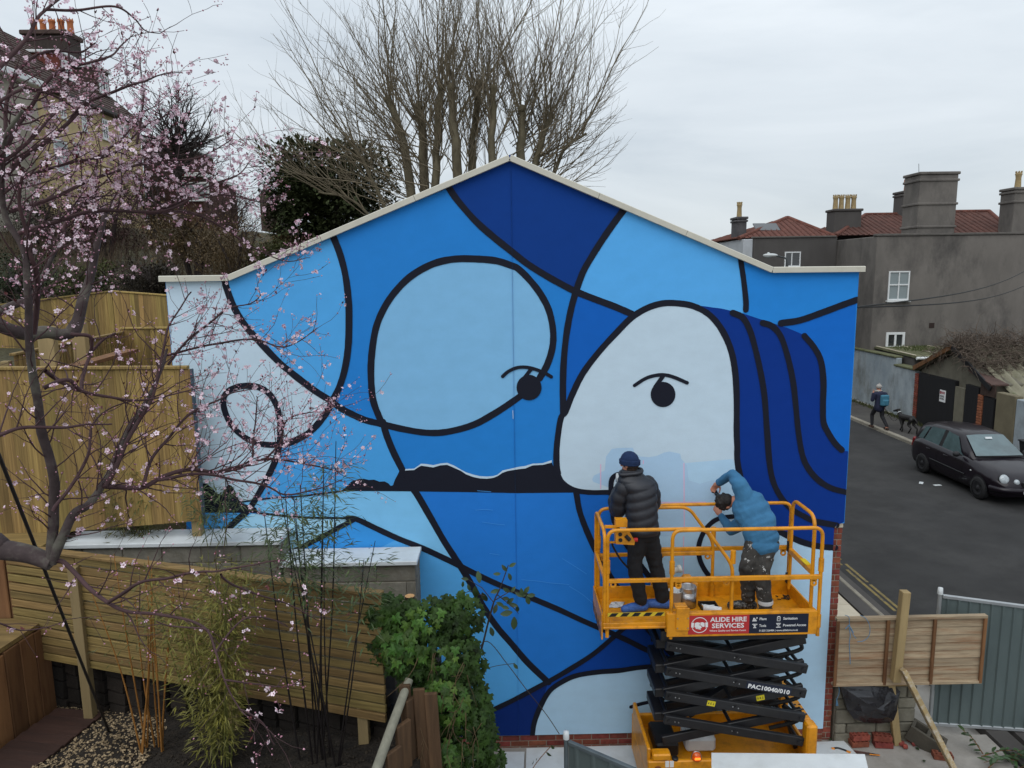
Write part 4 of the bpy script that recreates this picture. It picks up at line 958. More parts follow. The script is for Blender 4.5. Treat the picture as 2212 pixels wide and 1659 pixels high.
def head(mb,c,up,fwd,s=1.0):
    up=Vector(up).normalized(); f=Vector(fwd); f=(f-up*f.dot(up)).normalized(); rt=f.cross(up)
    R=Matrix((rt,f,up)).transposed(); P=lambda x,y,z:c+(rt*x+f*y+up*z)*s
    mb.ball(P(0,-.01,.025),(.075*s,.095*s,.092*s),R,14,10); mb.ball(P(0,.03,-.045),(.056*s,.06*s,.066*s),R,12,8)
    mb.cone(P(0,.09,.012),.011*s,P(0,.108,-.022),.015*s,7)                     # nose
    mb.ball(P(0,.084,-.052),(.024*s,.012*s,.006*s),R,8,5); mb.ball(P(0,.083,-.063),(.02*s,.012*s,.007*s),R,8,5)   # lips
    mb.ball(P(0,.075,-.09),(.022*s,.02*s,.018*s),R,8,5)                        # chin
    for sx in(-1,1):
        mb.ball(P(.032*sx,.078,.02),(.014*s,.012*s,.01*s),R,8,5)               # eyes
        mb.ball(P(.034*sx,.083,.037),(.022*s,.008*s,.006*s),R,8,5)             # brows
        mb.ball(P(.077*sx,-.008,-.005),(.01*s,.02*s,.032*s),R,8,6)             # ears
    return P
def limb(mb,pts,rs,n=12):
    for i in range(len(pts)-1): mb.cone(Vector(pts[i]),rs[i],Vector(pts[i+1]),rs[i+1],n)
def foot(mb,ank,heel_dir,L=.26,h=.05,w=.045,z=None):
    d=Vector(heel_dir); d.z=0; d.normalize(); z=z if z is not None else ank.z-.08
    b=Vector((ank.x,ank.y,z+h*.9)); 
    mb.cone(b-d*.05,h*.95,b+d*(L*.35),h*.9,10); mb.cone(b+d*(L*.35),h*.9,b+d*(L-.09)-Vector((0,0,.008)),h*.78,10); mb.cone(Vector(ank),.045,b,.05,8)
# ---- painter in the padded jacket
p1=thing('person','person with navy beanie and black padded jacket painting with his back turned','person',(1.45,-.74,FZ+.016))
z=zx; fz=FZ+.018
pel=z(600,770,-.72); sh_l=z(425,335,-.68); sh_r=z(648,322,-.66); nk=z(508,258,-.65); hd=z(487,192,-.62)
kl,kr=z(522,985,-.72),z(690,975,-.66); al=z(568,1255,-.72); ar=z(745,1225,-.66)
al.z=max(al.z,fz+.1); ar.z=fz+.11
wl=z(408,352,-.34); el=z(385,570,-.60); er=z(660,520,-.52); wr=z(520,400,-.3)
hl_=z(555,790,-.72); hr_=z(650,790,-.70)
fw_=Vector((-.72,.68,0)); up_=Vector((-.03,.06,1))
mb=MB(); head(mb,hd,up_,fw_)
limb(mb,[hd-Vector((0,-.0,.05)),nk],[.055,.055]); limb(mb,[nk,z(550,420,-.68),z(585,600,-.70),pel],[.055,.09,.09,.075])
limb(mb,[z(530,345,-.67),sh_l+Vector((.05,0,-.04)),el,wl],[.045,.042,.036,.028]); limb(mb,[z(530,345,-.67),sh_r+Vector((-.03,0,-.04)),er,wr],[.045,.042,.036,.028])
limb(mb,[hl_,kl,al],[.07,.055,.042]); limb(mb,[hr_,kr,ar],[.07,.055,.042])
hand(mb,wl,(.05,.3,.5),(.6,-.3,.1),.55); hand(mb,wr,(-.1,.6,.5),(-.7,0,.2),.55)
foot(mb,al,(-.85,-.2,0),z=fz); foot(mb,ar,(-.8,.12,0),z=fz)
body=put('body',remesh(mb,.0065,3,.3),M_skin,p1)
# beard and hair below the hat
mb=MB(); Rh=Matrix((fw_.cross(up_).normalized(),fw_,Vector((0,0,1)))).transposed()
mb.ball(hd+fw_*-.018+Vector((0,0,-.002)),(.083,.092,.055),Rh,14,8); mb.ball(hd+fw_*.045+Vector((0,0,-.075)),(.058,.052,.045),Rh,12,8); mb.ball(hd-fw_*.03+Vector((0,0,-.04)),(.068,.06,.05),Rh,12,8)
put('hair',remesh(mb,.008,2),M_hair2,p1)
mb=MB(); hc=hd+Vector((0,0,.035)); 
mb.ball(hc+Vector((0,0,.012)),(.092,.108,.102),Rh,18,10)
b=remesh(mb,.008,2); bm=bmesh.new(); bm.from_mesh(b); bmesh.ops.bisect_plane(bm,geom=bm.verts[:]+bm.edges[:]+bm.faces[:],plane_co=hc+Vector((0,0,-.012)),plane_no=(0,0,-1),clear_outer=True); bm.to_mesh(b); bm.free()
M_hat=mat('navy_knit',C(26,44,78),rough=.95,var=.15,scale=20,bump=.5,bscale=120)
hat=put('beanie',b,M_hat,p1)
mb=MB(); ring=[hc+Vector((0,0,-.012))+Rh@Vector((.094*math.cos(a),.111*math.sin(a),0)) for a in [2*math.pi*i/28 for i in range(29)]]
for k in(-.012,.008,.024): mb.tube([r+Vector((0,0,k)) for r in ring],.0125,7,False)
put('hat_cuff',remesh(mb,.006,3),M_hat,hat)
# padded jacket: ribbed torso and sleeves
M_puff=mat('padded_nylon',C(34,36,43),rough=.52,var=.12,scale=4,bump=.25,bscale=26,bdist=.012,spec=.5)
mb=MB(); rows=[]
prof=[(735,468,712,.14,-.735),(705,462,718,.155,-.735),(690,460,715,.155,-.73),(640,460,709,.155,-.725),(560,455,704,.15,-.72),(480,452,701,.148,-.71),(410,448,697,.145,-.70),(360,425,694,.14,-.69),(332,400,686,.13,-.68),(308,398,655,.115,-.67),(285,402,612,.09,-.66),(252,412,582,.07,-.65),(236,425,574,.064,-.65)]
k=0; N_=44; vs=[]; fs=[]
def pv(t):
    t=max(0,min(len(prof)-1.001,t)); i=int(t); f=t-i; a,b=prof[i],prof[i+1]; return [a[q]*(1-f)+b[q]*f for q in range(5)]
M_=90
for j in range(M_+1):
    t=j/M_*(len(prof)-1); py,xa,xb,dp,yy=pv(t)
    A=z(xa,py,yy); B=z(xb,py,yy); c=(A+B)/2; hw=(B-A).length/2
    for i in range(N_):
        a=2*math.pi*i/N_; ca,sa=math.cos(a),math.sin(a)
        rib=(py-236+32*ca*(1 if sa<0 else -1))/72
        puff=1+(.075*abs(math.sin(math.pi*rib))-.035)*(1 if py<700 else .3)+.012*noise.noise(Vector((ca*3,sa*3,py*.02)))
        vs.append(c+Vector((hw*ca*puff,dp*sa*puff,0))+Vector((0,0,.0)))
fs=[(j*N_+i,j*N_+(i+1)%N_,(j+1)*N_+(i+1)%N_,(j+1)*N_+i) for j in range(M_) for i in range(N_)]
fs+=[tuple(range(N_))[::-1],tuple(M_*N_+i for i in range(N_))]
mb.add(vs,fs,0,True)
jk=mb.mesh('tmp',[]); jk.transform(Matrix.Translation(Vector((0,0,0))))
jacket=put('padded_jacket',jk,M_puff,p1)
def sleeve(pts,rs,per=.115):
    P_=crom(pts,14); L=0; Rr=[]; n=len(P_)
    for i,p in enumerate(P_):
        if i: L+=(p-P_[i-1]).length
        t=i/(n-1)*(len(rs)-1); j=min(int(t),len(rs)-2); r=rs[j]*(1-(t-j))+rs[j+1]*(t-j)
        Rr.append(r*(1+.12*abs(math.sin(math.pi*L/per))-.05))
    m=MB(); m.tube(P_,Rr,20); m.ball(P_[0],Rr[0],None,14,8); return m
sleeve([sh_l+Vector((.05,0,-.02)),z(410,450,-.66),el+Vector((.015,0,.02)),z(370,480,-.46),wl-(wl-el)*.05],[.095,.092,.088,.075,.05]).build('sleeve',M_puff,jacket)
sleeve([sh_r+Vector((-.02,.02,-.03)),z(668,430,-.6),er+Vector((0,0,.02)),wr-(wr-er)*.08],[.09,.085,.075,.05]).build('sleeve',M_puff,jacket)
mb=MB(); cpts=[z(412,262,-.66),z(430,246,-.60),z(500,232,-.58),z(565,228,-.6),z(583,245,-.67),z(560,262,-.735),z(480,272,-.735),z(420,275,-.72)]
cp_=crom(cpts,5,True); mb.tube(cp_+[cp_[0]],.021,8,False); mb.build('collar',M_puff,jacket)
M_trou=mat('black_trousers',(.011,.011,.013),rough=.85,var=.3,scale=6,bump=.4,bscale=10,bdist=.02)
mb=MB(); limb(mb,[z(560,735,-.72),z(645,735,-.71)],[.125,.12]); limb(mb,[hl_,kl,al+Vector((.01,0,-.005))],[.108,.082,.078]); limb(mb,[hr_,kr,ar+Vector((0,0,.02))],[.108,.085,.08])
me=remesh(mb,.011,4,.6)
for v in me.vertices:
    n3=noise.noise(Vector((v.co.x*8,v.co.y*8,v.co.z*18)))+.5*noise.noise(v.co*14); v.co+=v.normal*n3*.010
put('trousers',me,M_trou,p1)
M_cover=mat('shoe_cover',C(52,92,160),rough=.45,var=.2,scale=14,bump=.7,bscale=40,bdist=.012)
for a,d in((al,(-.85,-.2,0)),(ar,(-.8,.12,0))):
    mb=MB(); foot(mb,Vector((a.x,a.y,fz+.11)),d,.27,.058,z=fz-.004); put('shoe_cover',remesh(mb,.008,2),M_cover,p1)
mb=MB(); q=z(400,330,-.36); mb.lathe([(0,0),(.035,0),(.042,.09),(.038,.09),(.033,.01)],q,16,(.1,-.1,1)); o=top(mb.build('paint_cup',M_white)); fin(o,'small white paint cup held up by the painter in the padded jacket','cup')
# ---- painter in blue jumper bending sideways
p2=thing('person','person with dark hair in blue jumper and paint splashed trousers bending over the rail','person',(2.75,-.7,FZ))
M_jump=mat('blue_jumper',C(58,112,150),rough=.9,var=.14,scale=5,bump=.45,bscale=14,bdist=.02,dirt=C(44,90,126),dscale=3,damt=.5)
hip=z(1532,800,-.74); mid=z(1500,650,-.70); chs=z(1425,520,-.62); nk2=z(1362,474,-.56); hd2=z(1262,488,-.46)
su=z(1352,345,-.58); eu=z(1298,272,-.42); wu=z(1186,338,-.24); sd_=z(1405,640,-.52); ed=z(1285,705,-.36); wd_=z(1206,596,-.22)
hl2=z(1478,810,-.74); hr2=z(1580,810,-.74); kl2=z(1415,1000,-.80); kr2=z(1525,1010,-.82); al2=z(1425,1235,-.70); ar2=z(1560,1275,-.86)
al2.z=FZ+.11; ar2.z=FZ+.11
hup=(hd2-nk2).normalized(); hup=(hup+Vector((0,0,-.05))).normalized(); hfw=Vector((-.25,.75,-.6))
mb=MB(); Hp=head(mb,hd2,hup,hfw)
limb(mb,[hd2-hup*.04,nk2],[.055,.06]); limb(mb,[nk2,chs,mid,hip],[.055,.085,.085,.08])
limb(mb,[chs,su,eu,wu],[.07,.045,.036,.027]); limb(mb,[chs,sd_,ed,wd_],[.07,.045,.036,.027])
limb(mb,[hl2,kl2,al2],[.07,.055,.042]); limb(mb,[hr2,kr2,ar2],[.07,.055,.042])
hand(mb,wu,z(1138,400,-.14)-wu,(.7,-.2,-.5),.5); hand(mb,wd_,z(1160,535,-.14)-wd_,(.5,-.3,.6),.45)
foot(mb,al2,(-.9,.1,0),z=FZ+.004); foot(mb,ar2,(-.45,-.25,0),.2,z=FZ+.004)
put('body',remesh(mb,.0065,3,.3),M_skin,p2)
mb=MB(); hf=(hfw-hup*hfw.dot(hup)).normalized(); Rq=Matrix((hf.cross(hup),hf,hup)).transposed()
mb.ball(hd2+hup*.035-hf*.02,(.087,.1,.094),Rq,16,10); mb.ball(hd2-hf*.05-hup*.02,(.074,.06,.065),Rq,12,8)
for i in range(60):
    a=U(0,6.28); t=math.acos(U(-.15,1)); v=Vector((.088*math.sin(t)*math.cos(a),.1*math.sin(t)*math.sin(a),.094*math.cos(t))); mb.ball(hd2+hup*.035-hf*.02+Rq@v,U(.012,.02),None,6,4)
put('hair',remesh(mb,.0065,1),M_hair,p2)
mb=MB()
ax=(chs-hip).normalized()
def ell(c,w,d,l,axis):
    axis=Vector(axis).normalized(); e=Vector((0,1,0)); e=(e-axis*e.dot(axis)).normalized(); s_=axis.cross(e)
    mb.ball(c,(w,d,l),Matrix((s_,e,axis)).transposed(),16,10)
ell(hip+Vector((0,0,-.035)),.19,.15,.13,(0,0,1)); ell(hip+Vector((0,0,.04)),.185,.13,.15,(mid-hip)); ell(hip.lerp(mid,.5),.19,.14,.18,mid-hip); ell(mid,.20,.14,.19,chs-hip); ell(mid.lerp(chs,.6),.205,.14,.18,chs-mid); ell(chs,.195,.13,.15,nk2-mid)
limb(mb,[chs.lerp(su,.3),su,eu,wu.lerp(eu,.06)],[.105,.088,.062,.042],14); limb(mb,[chs.lerp(sd_,.3),sd_,ed,wd_.lerp(ed,.06)],[.11,.09,.066,.043],14)
limb(mb,[nk2.lerp(chs,.4),nk2.lerp(chs,.1)],[.085,.068])
me=remesh(mb,.009,5,.6)
for v in me.vertices:
    q=Vector((v.co.dot(ax)*24,v.co.dot(ax.cross(Vector((0,1,0))))*6,v.co.y*6)); n3=noise.noise(q)+.6*noise.noise(v.co*9+Vector((3,1,0))); v.co+=v.normal*n3*.009
jump=put('jumper',me,M_jump,p2)
mb=MB(); cc=nk2.lerp(chs,.05); u_,v_,_=basis(hup); mb.tube([cc+(u_*math.cos(a)+v_*math.sin(a))*.067 for a in [2*math.pi*i/20 for i in range(21)]],.012,7,False); mb.build('collar',mat('jumper_collar',C(34,60,84),rough=.9),jump)
M_tr2=mat('splashed_trousers',(.03,.028,.026),rough=.85,var=.35,scale=9,bump=.5,bscale=9,bdist=.02,col2=(.07,.066,.06),dirt=(.5,.5,.48),dscale=13,damt=.9)
for n_ in M_tr2.node_tree.nodes:
    if n_.type=='VALTORGB' and abs(n_.color_ramp.elements[0].position-.48)<1e-4: n_.color_ramp.elements[0].position=.60; n_.color_ramp.elements[1].position=.615
mb=MB(); limb(mb,[z(1490,835,-.74),z(1570,838,-.74)],[.112,.112]); limb(mb,[hl2,kl2,al2.lerp(kl2,.06)],[.11,.088,.074],14); limb(mb,[hr2,kr2,ar2.lerp(kr2,.03)],[.115,.092,.074],14)
me=remesh(mb,.010,4,.6)
for v in me.vertices:
    n3=noise.noise(Vector((v.co.x*8,v.co.y*8,v.co.z*20)))+.5*noise.noise(v.co*15); v.co+=v.normal*n3*.011
put('trousers',me,M_tr2,p2)
M_boot=mat('black_boot',(.014,.013,.013),rough=.6,var=.3,bump=.2,dirt=(.5,.5,.48),dscale=45,damt=.5)
for a,d,L in((al2,(-.9,.1,0),.28),(ar2,(-.45,-.25,0),.24)):
    mb=MB(); foot(mb,Vector((a.x,a.y,FZ+.12)),d,L,.055,z=FZ+.0); limb(mb,[Vector((a.x,a.y,FZ+.07)),Vector((a.x,a.y,FZ+.15))],[.055,.052]); put('boot',remesh(mb,.009,2),M_boot,p2)
mb=MB(); c=ar2+Vector((0,0,.035)); mb.tube([c,c+Vector((-.003,0,.045))],.081,16,False); mb.build('reflective_patch',M_white,p2)
mb=MB(); a=z(1158,420,-.16); b=z(1200,440,-.03); mb.tube([a-(b-a)*.4,b],[.008,.008],8); mb.tube([b,b+(b-a).normalized()*.05],[.014,.004],8); o=top(mb.build('paint_brush',M_blk)); fin(o,'black handled brush held to the wall by the painter in blue','paint brush')
# ---- walker with a rucksack and the dog on the far pavement
fp=Zp(1897,926,.1); wk=thing('person','person in grey bobble hat and navy coat walking a dog along the far pavement','person',(fp.x,fp.y,.1))
def L3(x,y,zz): return Vector((fp.x+x,fp.y+y,.1+zz))
h3=L3(-.02,.1,1.50); 
legF=[L3(-.06,.06,.84),L3(-.1,.3,.47),L3(-.12,.22,.1)]; legB=[L3(.08,.0,.84),L3(.1,-.02,.47),L3(.13,-.34,.16)]
mb=MB(); head(mb,h3,(0,.1,1),(-.35,1,-.1),.95); limb(mb,[h3-Vector((0,0,.05)),L3(0,.03,1.32)],[.05,.055]); limb(mb,[L3(0,.03,1.3),L3(0,.02,1.0),L3(.0,.02,.86)],[.11,.12,.12])
limb(mb,legF,[.08,.055,.04]); limb(mb,legB,[.08,.055,.04])
aL=[L3(-.18,.03,1.28),L3(-.24,.08,1.05),L3(-.16,.2,1.28)]; aR=[L3(.18,.0,1.28),L3(.22,-.1,1.02),L3(.2,.02,.82)]
limb(mb,aL,[.05,.042,.03]); limb(mb,aR,[.05,.042,.03]); hand(mb,aL[2],(.2,0,.6),(0,.6,0),.5,.95); hand(mb,aR[2],(0,.2,-.7),(0,.6,0),.7,.95)
foot(mb,legF[2],(-.1,1,0),.23,.045,z=.105); foot(mb,legB[2],(0,1,-.3),.23,.045,z=.13)
put('body',remesh(mb,.008,2,.4),M_skin,wk)
M_coat=mat('navy_coat',C(34,38,62),rough=.8,var=.15,bump=.3,bscale=12); M_legs=mat('dark_leggings',(.014,.014,.017),rough=.85)
mb=MB(); limb(mb,[L3(0,.03,1.26),L3(0,.02,1.05),L3(0,.02,.78)],[.15,.155,.175]); limb(mb,aL[:2]+[aL[2].lerp(aL[1],.1)],[.075,.065,.05]); limb(mb,aR[:2]+[aR[2].lerp(aR[1],.1)],[.075,.065,.05]); limb(mb,[aL[0],aR[0]],[.075,.075]); put('coat',remesh(mb,.012,4),M_coat,wk)
mb=MB(); limb(mb,[legF[0],legF[1],legF[2]],[.1,.07,.052]); limb(mb,legB,[.1,.07,.052]); put('leggings',remesh(mb,.012,3),M_legs,wk)
for a,d,zz in((legF[2],(-.1,1,0),.1),(legB[2],(0,1,0),.125)):
    mb=MB(); foot(mb,Vector((a.x,a.y,zz+.11)),d,.25,.05,z=zz); put('boot',remesh(mb,.01,2),mat('brown_boot',C(58,40,32),rough=.8),wk)
M_wool=mat('grey_wool',C(168,164,158),rough=.95,bump=.5,bscale=60)
mb=MB(); mb.ball(h3+Vector((0,-.005,.045)),(.098,.108,.09),None,14,8); mb.ball(h3+Vector((0,-.02,.145)),.03,None,8,6); ht=put('bobble_hat',remesh(mb,.01,2),M_wool,wk)
mb=MB(); mb.tube([h3+Vector((.1*math.cos(a),.01+.1*math.sin(a),-.13+.02*math.sin(a*2))) for a in [2*math.pi*i/16 for i in range(17)]],.04,8,False); put('scarf',remesh(mb,.012,2),M_wool,wk)
mb=MB(); mb.cbox(L3(.06,-.2,1.08),(.15,.075,.2),Matrix.Rotation(R_(8),3,'Z'),.05); mb.cbox(L3(.06,-.285,1.0),(.11,.03,.1),Matrix.Rotation(R_(8),3,'Z'),.02); put('rucksack',remesh(mb,.014,3),mat('teal_nylon',C(58,112,134),rough=.7,bump=.2),wk)
dp=Zp(1957,934,.1); dog=thing('dog','lean black dog with white collar walking on a lead behind the walker','dog',(dp.x,dp.y,.1))
hdg=Vector((-.25,1,0)).normalized(); sdg=Vector((1,.25,0)).normalized()
def D3(f,s,zz): return Vector((dp.x,dp.y,.1))+hdg*f+sdg*s+Vector((0,0,zz))
mb=MB()
limb(mb,[D3(.22,0,.52),D3(.02,0,.53),D3(-.26,0,.55)],[.125,.10,.095]); mb.ball(D3(.2,0,.46),(.1,.12,.13),None,12,8)
limb(mb,[D3(.3,0,.58),D3(.42,0,.70)],[.075,.055]); limb(mb,[D3(.43,0,.72),D3(.52,0,.70),D3(.64,0,.66)],[.062,.045,.026])
for s in(-1,1): limb(mb,[D3(.41,.045*s,.77),D3(.38,.065*s,.72)],[.022,.012],8)
for s,fo in((1,.1),(-1,-.12)):
    limb(mb,[D3(.22,.07*s,.45),D3(.2+fo*.5,.07*s,.25),D3(.2+fo,.07*s,.1),D3(.24+fo,.07*s,.02)],[.055,.034,.024,.026],8)
    limb(mb,[D3(-.26,.07*s,.5),D3(-.2-fo*.4,.07*s,.32),D3(-.36-fo*.6,.07*s,.2),D3(-.3-fo,.07*s,.02)],[.075,.05,.026,.026],8)
limb(mb,[D3(-.34,0,.56),D3(-.46,0,.46),D3(-.52,0,.32)],[.03,.02,.01],8)
put('body',remesh(mb,.011,3,.6),mat('black_coat_fur',(.016,.015,.015),rough=.6,var=.4,bump=.3,bscale=40),dog)
mb=MB(); c=D3(.37,0,.65); u_,v_,_=basis(D3(.42,0,.7)-D3(.3,0,.58)); mb.tube([c+(u_*math.cos(a)+v_*math.sin(a))*.068 for a in [2*math.pi*i/14 for i in range(15)]],.014,6,False); mb.build('collar',M_white,dog)
mb=MB(); mb.tube(crom([D3(.37,0,.6),D3(.5,.0,.34),D3(.7,-.02,.36),aR[2]+Vector((0,0,-.05))],8),.007,5); o=top(mb.build('dog_lead',M_blk)); fin(o,'slack dark dog lead from the walker to the black dog','lead')
# ------------------------------------------------------------------ right of the house: boundary wall, panel, rubble
M_stone=mat('grey_stone',C(112,108,96),rough=.92,var=.22,scale=9,bump=.45,bscale=45,objvar=.18,dirt=C(84,80,62),dscale=3,damt=.6)
bw=thing('stone_wall','low grey dressed stone wall beside the brick corner of the painted house','wall',(4.45,.05,0))
mb=MB(); mb.box(4.085,5.1,.0,.3,-.1,.86); mb.build('mortar_core',mat('wall_mortar',C(96,92,82),rough=.95,bump=.4),bw)
zc=-.05
for c,h in enumerate((.17,.13,.19,.14,.17,.16)):
    x=4.09-(.16 if c%2 else 0)
    while x<5.09:
        w=U(.22,.42); a=max(x,4.088); b=min(x+w,5.102)
        if b-a>.05:
            mb=MB(); mb.box(a+.006,b-.006,-.035+U(-.008,.008),.04,zc+.005,zc+h-.005,.014); mb.build('stone',M_stone,bw)
        x+=w
    zc+=h
# concrete block pier end and bag
YP=-.16
a=Y(1806,1331,YP); b=Y(2131,1332,YP); c=Y(1806,1474,YP); d=Y(2117,1479,YP)
pan=thing('lap_fence','weathered lap fence panel propped across the stone wall with blue twine on it','fence',((a.x+b.x)/2,YP,c.z))
x0,x1,z0,z1=a.x,(b.x+d.x)/2,(c.z+d.z)/2,(a.z+b.z)/2
nb=8; 
for i in range(nb):
    zz=z0+.03+(z1-z0-.06)*(i+.5)/nb; h=(z1-z0-.06)/nb
    L=MB(); n=16; vs=[]
    for k in range(n+1):
        x=x0+.02+(x1-x0-.04)*k/n; e=.006*noise.noise(Vector((x*3,i*2.3,0)))
        for (dy,dz) in((-.008,-h*.62+e),(.006,h*.5+e*.6),(.013,h*.5+e*.6),(-.001,-h*.62+e)): vs.append((x,YP+dy+.012,zz+dz))
    fs=[]
    for k in range(n):
        for j in range(4): fs.append((4*k+j,4*k+(j+1)%4,4*k+4+(j+1)%4,4*k+4+j))
    fs+=[(0,3,2,1),(4*n,4*n+1,4*n+2,4*n+3)]
    L.add(vs,fs); L.build('board',M_weather,pan,recalc=True)
for x in(x0+.02,x0+.02+(x1-x0)*.333,x0+(x1-x0)*.655,x1-.02):
    mb=MB(); mb.box(x-.02,x+.02,YP-.032,YP-.008,z0,z1,.004); mb.build('batten',M_timber_v,pan)
for z_ in(z0+.012,z1-.012):
    mb=MB(); mb.box(x0,x1,YP-.034 if z_>z0+.1 else YP-.03,YP+.03,z_-.018,z_+.018,.004); mb.build('frame_rail',M_weather,pan)
M_twine=mat('blue_twine',C(88,128,160),rough=.8,bump=0)
ZR=lambda L,y:[Y((2000+u/3.0714)*.8641,(1380+v/3.0714)*.8641,y) for u,v in L]
mb=MB(); mb.tube(crom(ZR([(345,484),(375,500),(380,560),(400,620),(430,665)],YP-.04),6),.004,5); mb.tube(crom(ZR([(460,484),(505,510),(535,570),(530,640),(490,680),(440,690)],YP-.04),6),.004,5); mb.tube(crom(ZR([(375,570),(385,640),(378,700),(382,780),(385,860)],YP-.04),6),.005,5); mb.tube(ZR([(350,590),(375,560),(410,620)],YP-.045),.006,5)
mb.build('twine',M_twine,pan)
mb=MB(); mb.tube(crom(ZR([(262,1000),(295,1030),(300,1080),(282,1130)],-.12),6),.004,5); 
for i in range(5): mb.tube(ZR([(282,1125),(276+i*4,1180)],-.12),.004,4)
o=top(mb.build('twine_end',M_twine)); fin(o,'frayed blue twine end hanging by the brick corner below the panel','twine')
pt=Y(1957,1278,-.26); pb=Y(1935,1595,-.06)
mb=MB(); mb.beam((pt.x-.0,-.245,pt.z),(pt.x-.04,-.245,.95),.095,.095,up=(0,1,0),ch=.006); o=top(mb.build('timber_post',M_post)); fin(o,'tall square timber post standing in front of the lap fence panel','post')
mb=MB(); mb.beam((pb.x,-.1,.0),(pt.x-.05,-.12,1.0),.09,.06,up=(0,1,0),ch=.006); o=top(mb.build('timber_stake',M_post)); fin(o,'pale timber stake standing against the stone wall under the panel','stake')
br0=Y(1950,1446,-.36); br1=Zp(2075,1690,.02)
mb=MB(); mb.beam(br0,br1,.055,.13,up=(-.3,-.6,.6),ch=.005); o=top(mb.build('timber_brace',mat('splashed_post',C(154,134,96),rough=.8,var=.2,scale=4,bump=.2,dirt=(.6,.6,.58),dscale=14,damt=.5))); fin(o,'paint spattered timber brace sloping from the post down to the ground','brace')
mb=MB(); q=Y(1880,1478,-.1); mb.box(4.5,4.98,-.14,.02,z0-.05,z0-.02); o=top(mb.build('timber_batten',M_slat)); fin(o,'short pale batten under the lower edge of the lap fence panel','batten')
# black plastic sheet bundled on the wall
sheet=ZR([(300,1020),(520,1016),(700,1018),(760,1060),(745,1120),(735,1200),(720,1290),(600,1308),(480,1300),(400,1265),(360,1210),(330,1110)],-.1)
mb=MB(); cen=sum(sheet,Vector())/len(sheet); n=len(sheet); vs=[]
for k,f in enumerate((1,.8,.55,.28)):
    for p in sheet: 
        q=cen+(p-cen)*f; q=q+Vector((0,-.03-.09*(1-f*f)+.035*noise.noise(Vector((q.x*9,q.z*9,k))),0)); vs.append(q)
vs.append(cen+Vector((0,-.12,0)))
fs=[(k*n+i,k*n+(i+1)%n,(k+1)*n+(i+1)%n,(k+1)*n+i) for k in range(3) for i in range(n)]+[(3*n+i,3*n+(i+1)%n,4*n) for i in range(n)]
back=[p+Vector((0,.05,0)) for p in sheet]; o_=len(vs); vs+=back; fs+=[(i,o_+i,o_+(i+1)%n,(i+1)%n) for i in range(n)]+[tuple(o_+i for i in range(n))]
mb.add(vs,fs); o=top(mb.build('plastic_sheet',mat('black_plastic',(.012,.012,.016),rough=.22,var=.3,bump=.5,bscale=9,bdist=.03,spec=.6),recalc=True)); fin(o,'bundle of shiny black plastic sheeting stuffed against the stone wall','plastic sheet')
# loose perforated bricks
def pbrick():
    mb=MB(); L,Wd,Hh=.215,.1025,.065
    cx=[-.08,-.027,.027,.08]; cy=[-.025,.025]; hw=L/8; hd=Wd/4
    for i in range(4):
        for j in range(2):
            c=Vector((-L/2+hw*(2*i+1),-Wd/2+hd*(2*j+1),Hh/2)); sq=[c+Vector((sx*hw,sy*hd,0)) for sx,sy in((1,0),(1,1),(0,1),(-1,1),(-1,0),(-1,-1),(0,-1),(1,-1))]
            ho=[c+Vector((.0185*math.cos(a),.019*math.sin(a),0)) for a in [math.pi/4*k for k in range(8)]]; dn=[p-Vector((0,0,.05)) for p in ho]
            mb.add(sq+ho+dn,[(k,(k+1)%8,8+(k+1)%8,8+k) for k in range(8)]+[(8+k,8+(k+1)%8,16+(k+1)%8,16+k) for k in range(8)]+[tuple(16+k for k in range(8))])
    x,y,z=L/2,Wd/2,Hh/2
    mb.add([(-x,-y,-z),(x,-y,-z),(x,y,-z),(-x,y,-z),(-x,-y,z),(x,-y,z),(x,y,z),(-x,y,z)],[(0,1,5,4),(1,2,6,5),(2,3,7,6),(3,0,4,7),(3,2,1,0)])
    for i in range(9): mb.box(-x+.012+i*.024,-x+.02+i*.024,-y-.002,-y,-z+.004,z-.004,.0008)
    return mb.mesh('perforated_brick',M_brick)
PB=pbrick()
def lb(px,py,zz,rz,label,rx=0,sc_=1):
    p=Zp(px,py,zz); o=top(link('perforated_brick',PB,None,(p.x,p.y,zz),(rx,0,rz),sc_)); return fin(o,label,'brick','loose perforated bricks beside the stone wall')
lb(1857,1590,.11,R_(4),'perforated red brick on top of the left brick pile',0); lb(1855,1604,.036,R_(2),'lower red brick of the left pile with only its front showing')
lb(1905,1592,.11,R_(-12),'red brick with two big holes showing on top of the middle pile'); lb(1907,1606,.036,R_(-6),'lower red brick of the middle pile by the stake')
lb(2036,1632,.034,R_(-14),'single perforated red brick lying out on the concrete near the brace')
mb=MB()
for i,(px,py) in enumerate(((1935,1592),(1948,1606),(1965,1597),(1972,1604),(1983,1598),(1955,1612),(2022,1602))):
    p=Zp(px,py,.03); m=MB(); m.cbox(p,(U(.02,.045),U(.018,.03),U(.02,.03)),Matrix.Rotation(U(0,3),3,'Z')@Matrix.Rotation(U(-.4,.4),3,'X'),.008)
    o=top(m.build('brick_fragment',M_brick)); fin(o,['broken brick fragment touching the timber stake', 'upright brick chip in front of the stake', 'flat brick fragment between stake and hollow block', 'small brick chip beside the flat fragment', 'rounded brick fragment nearest the hollow block', 'brick chip lying foremost below the stake', 'brick fragment just behind the lone perforated brick'][i],'brick fragment','broken brick fragments')
blk=thing('hollow_block','dark hollow concrete block leaning behind the timber brace','concrete block',Zp(2005,1590,0))
p=Zp(2000,1595,.1); R=Matrix.Rotation(R_(-40),3,'Z')@Matrix.Rotation(R_(20),3,'Y')
mb=MB()
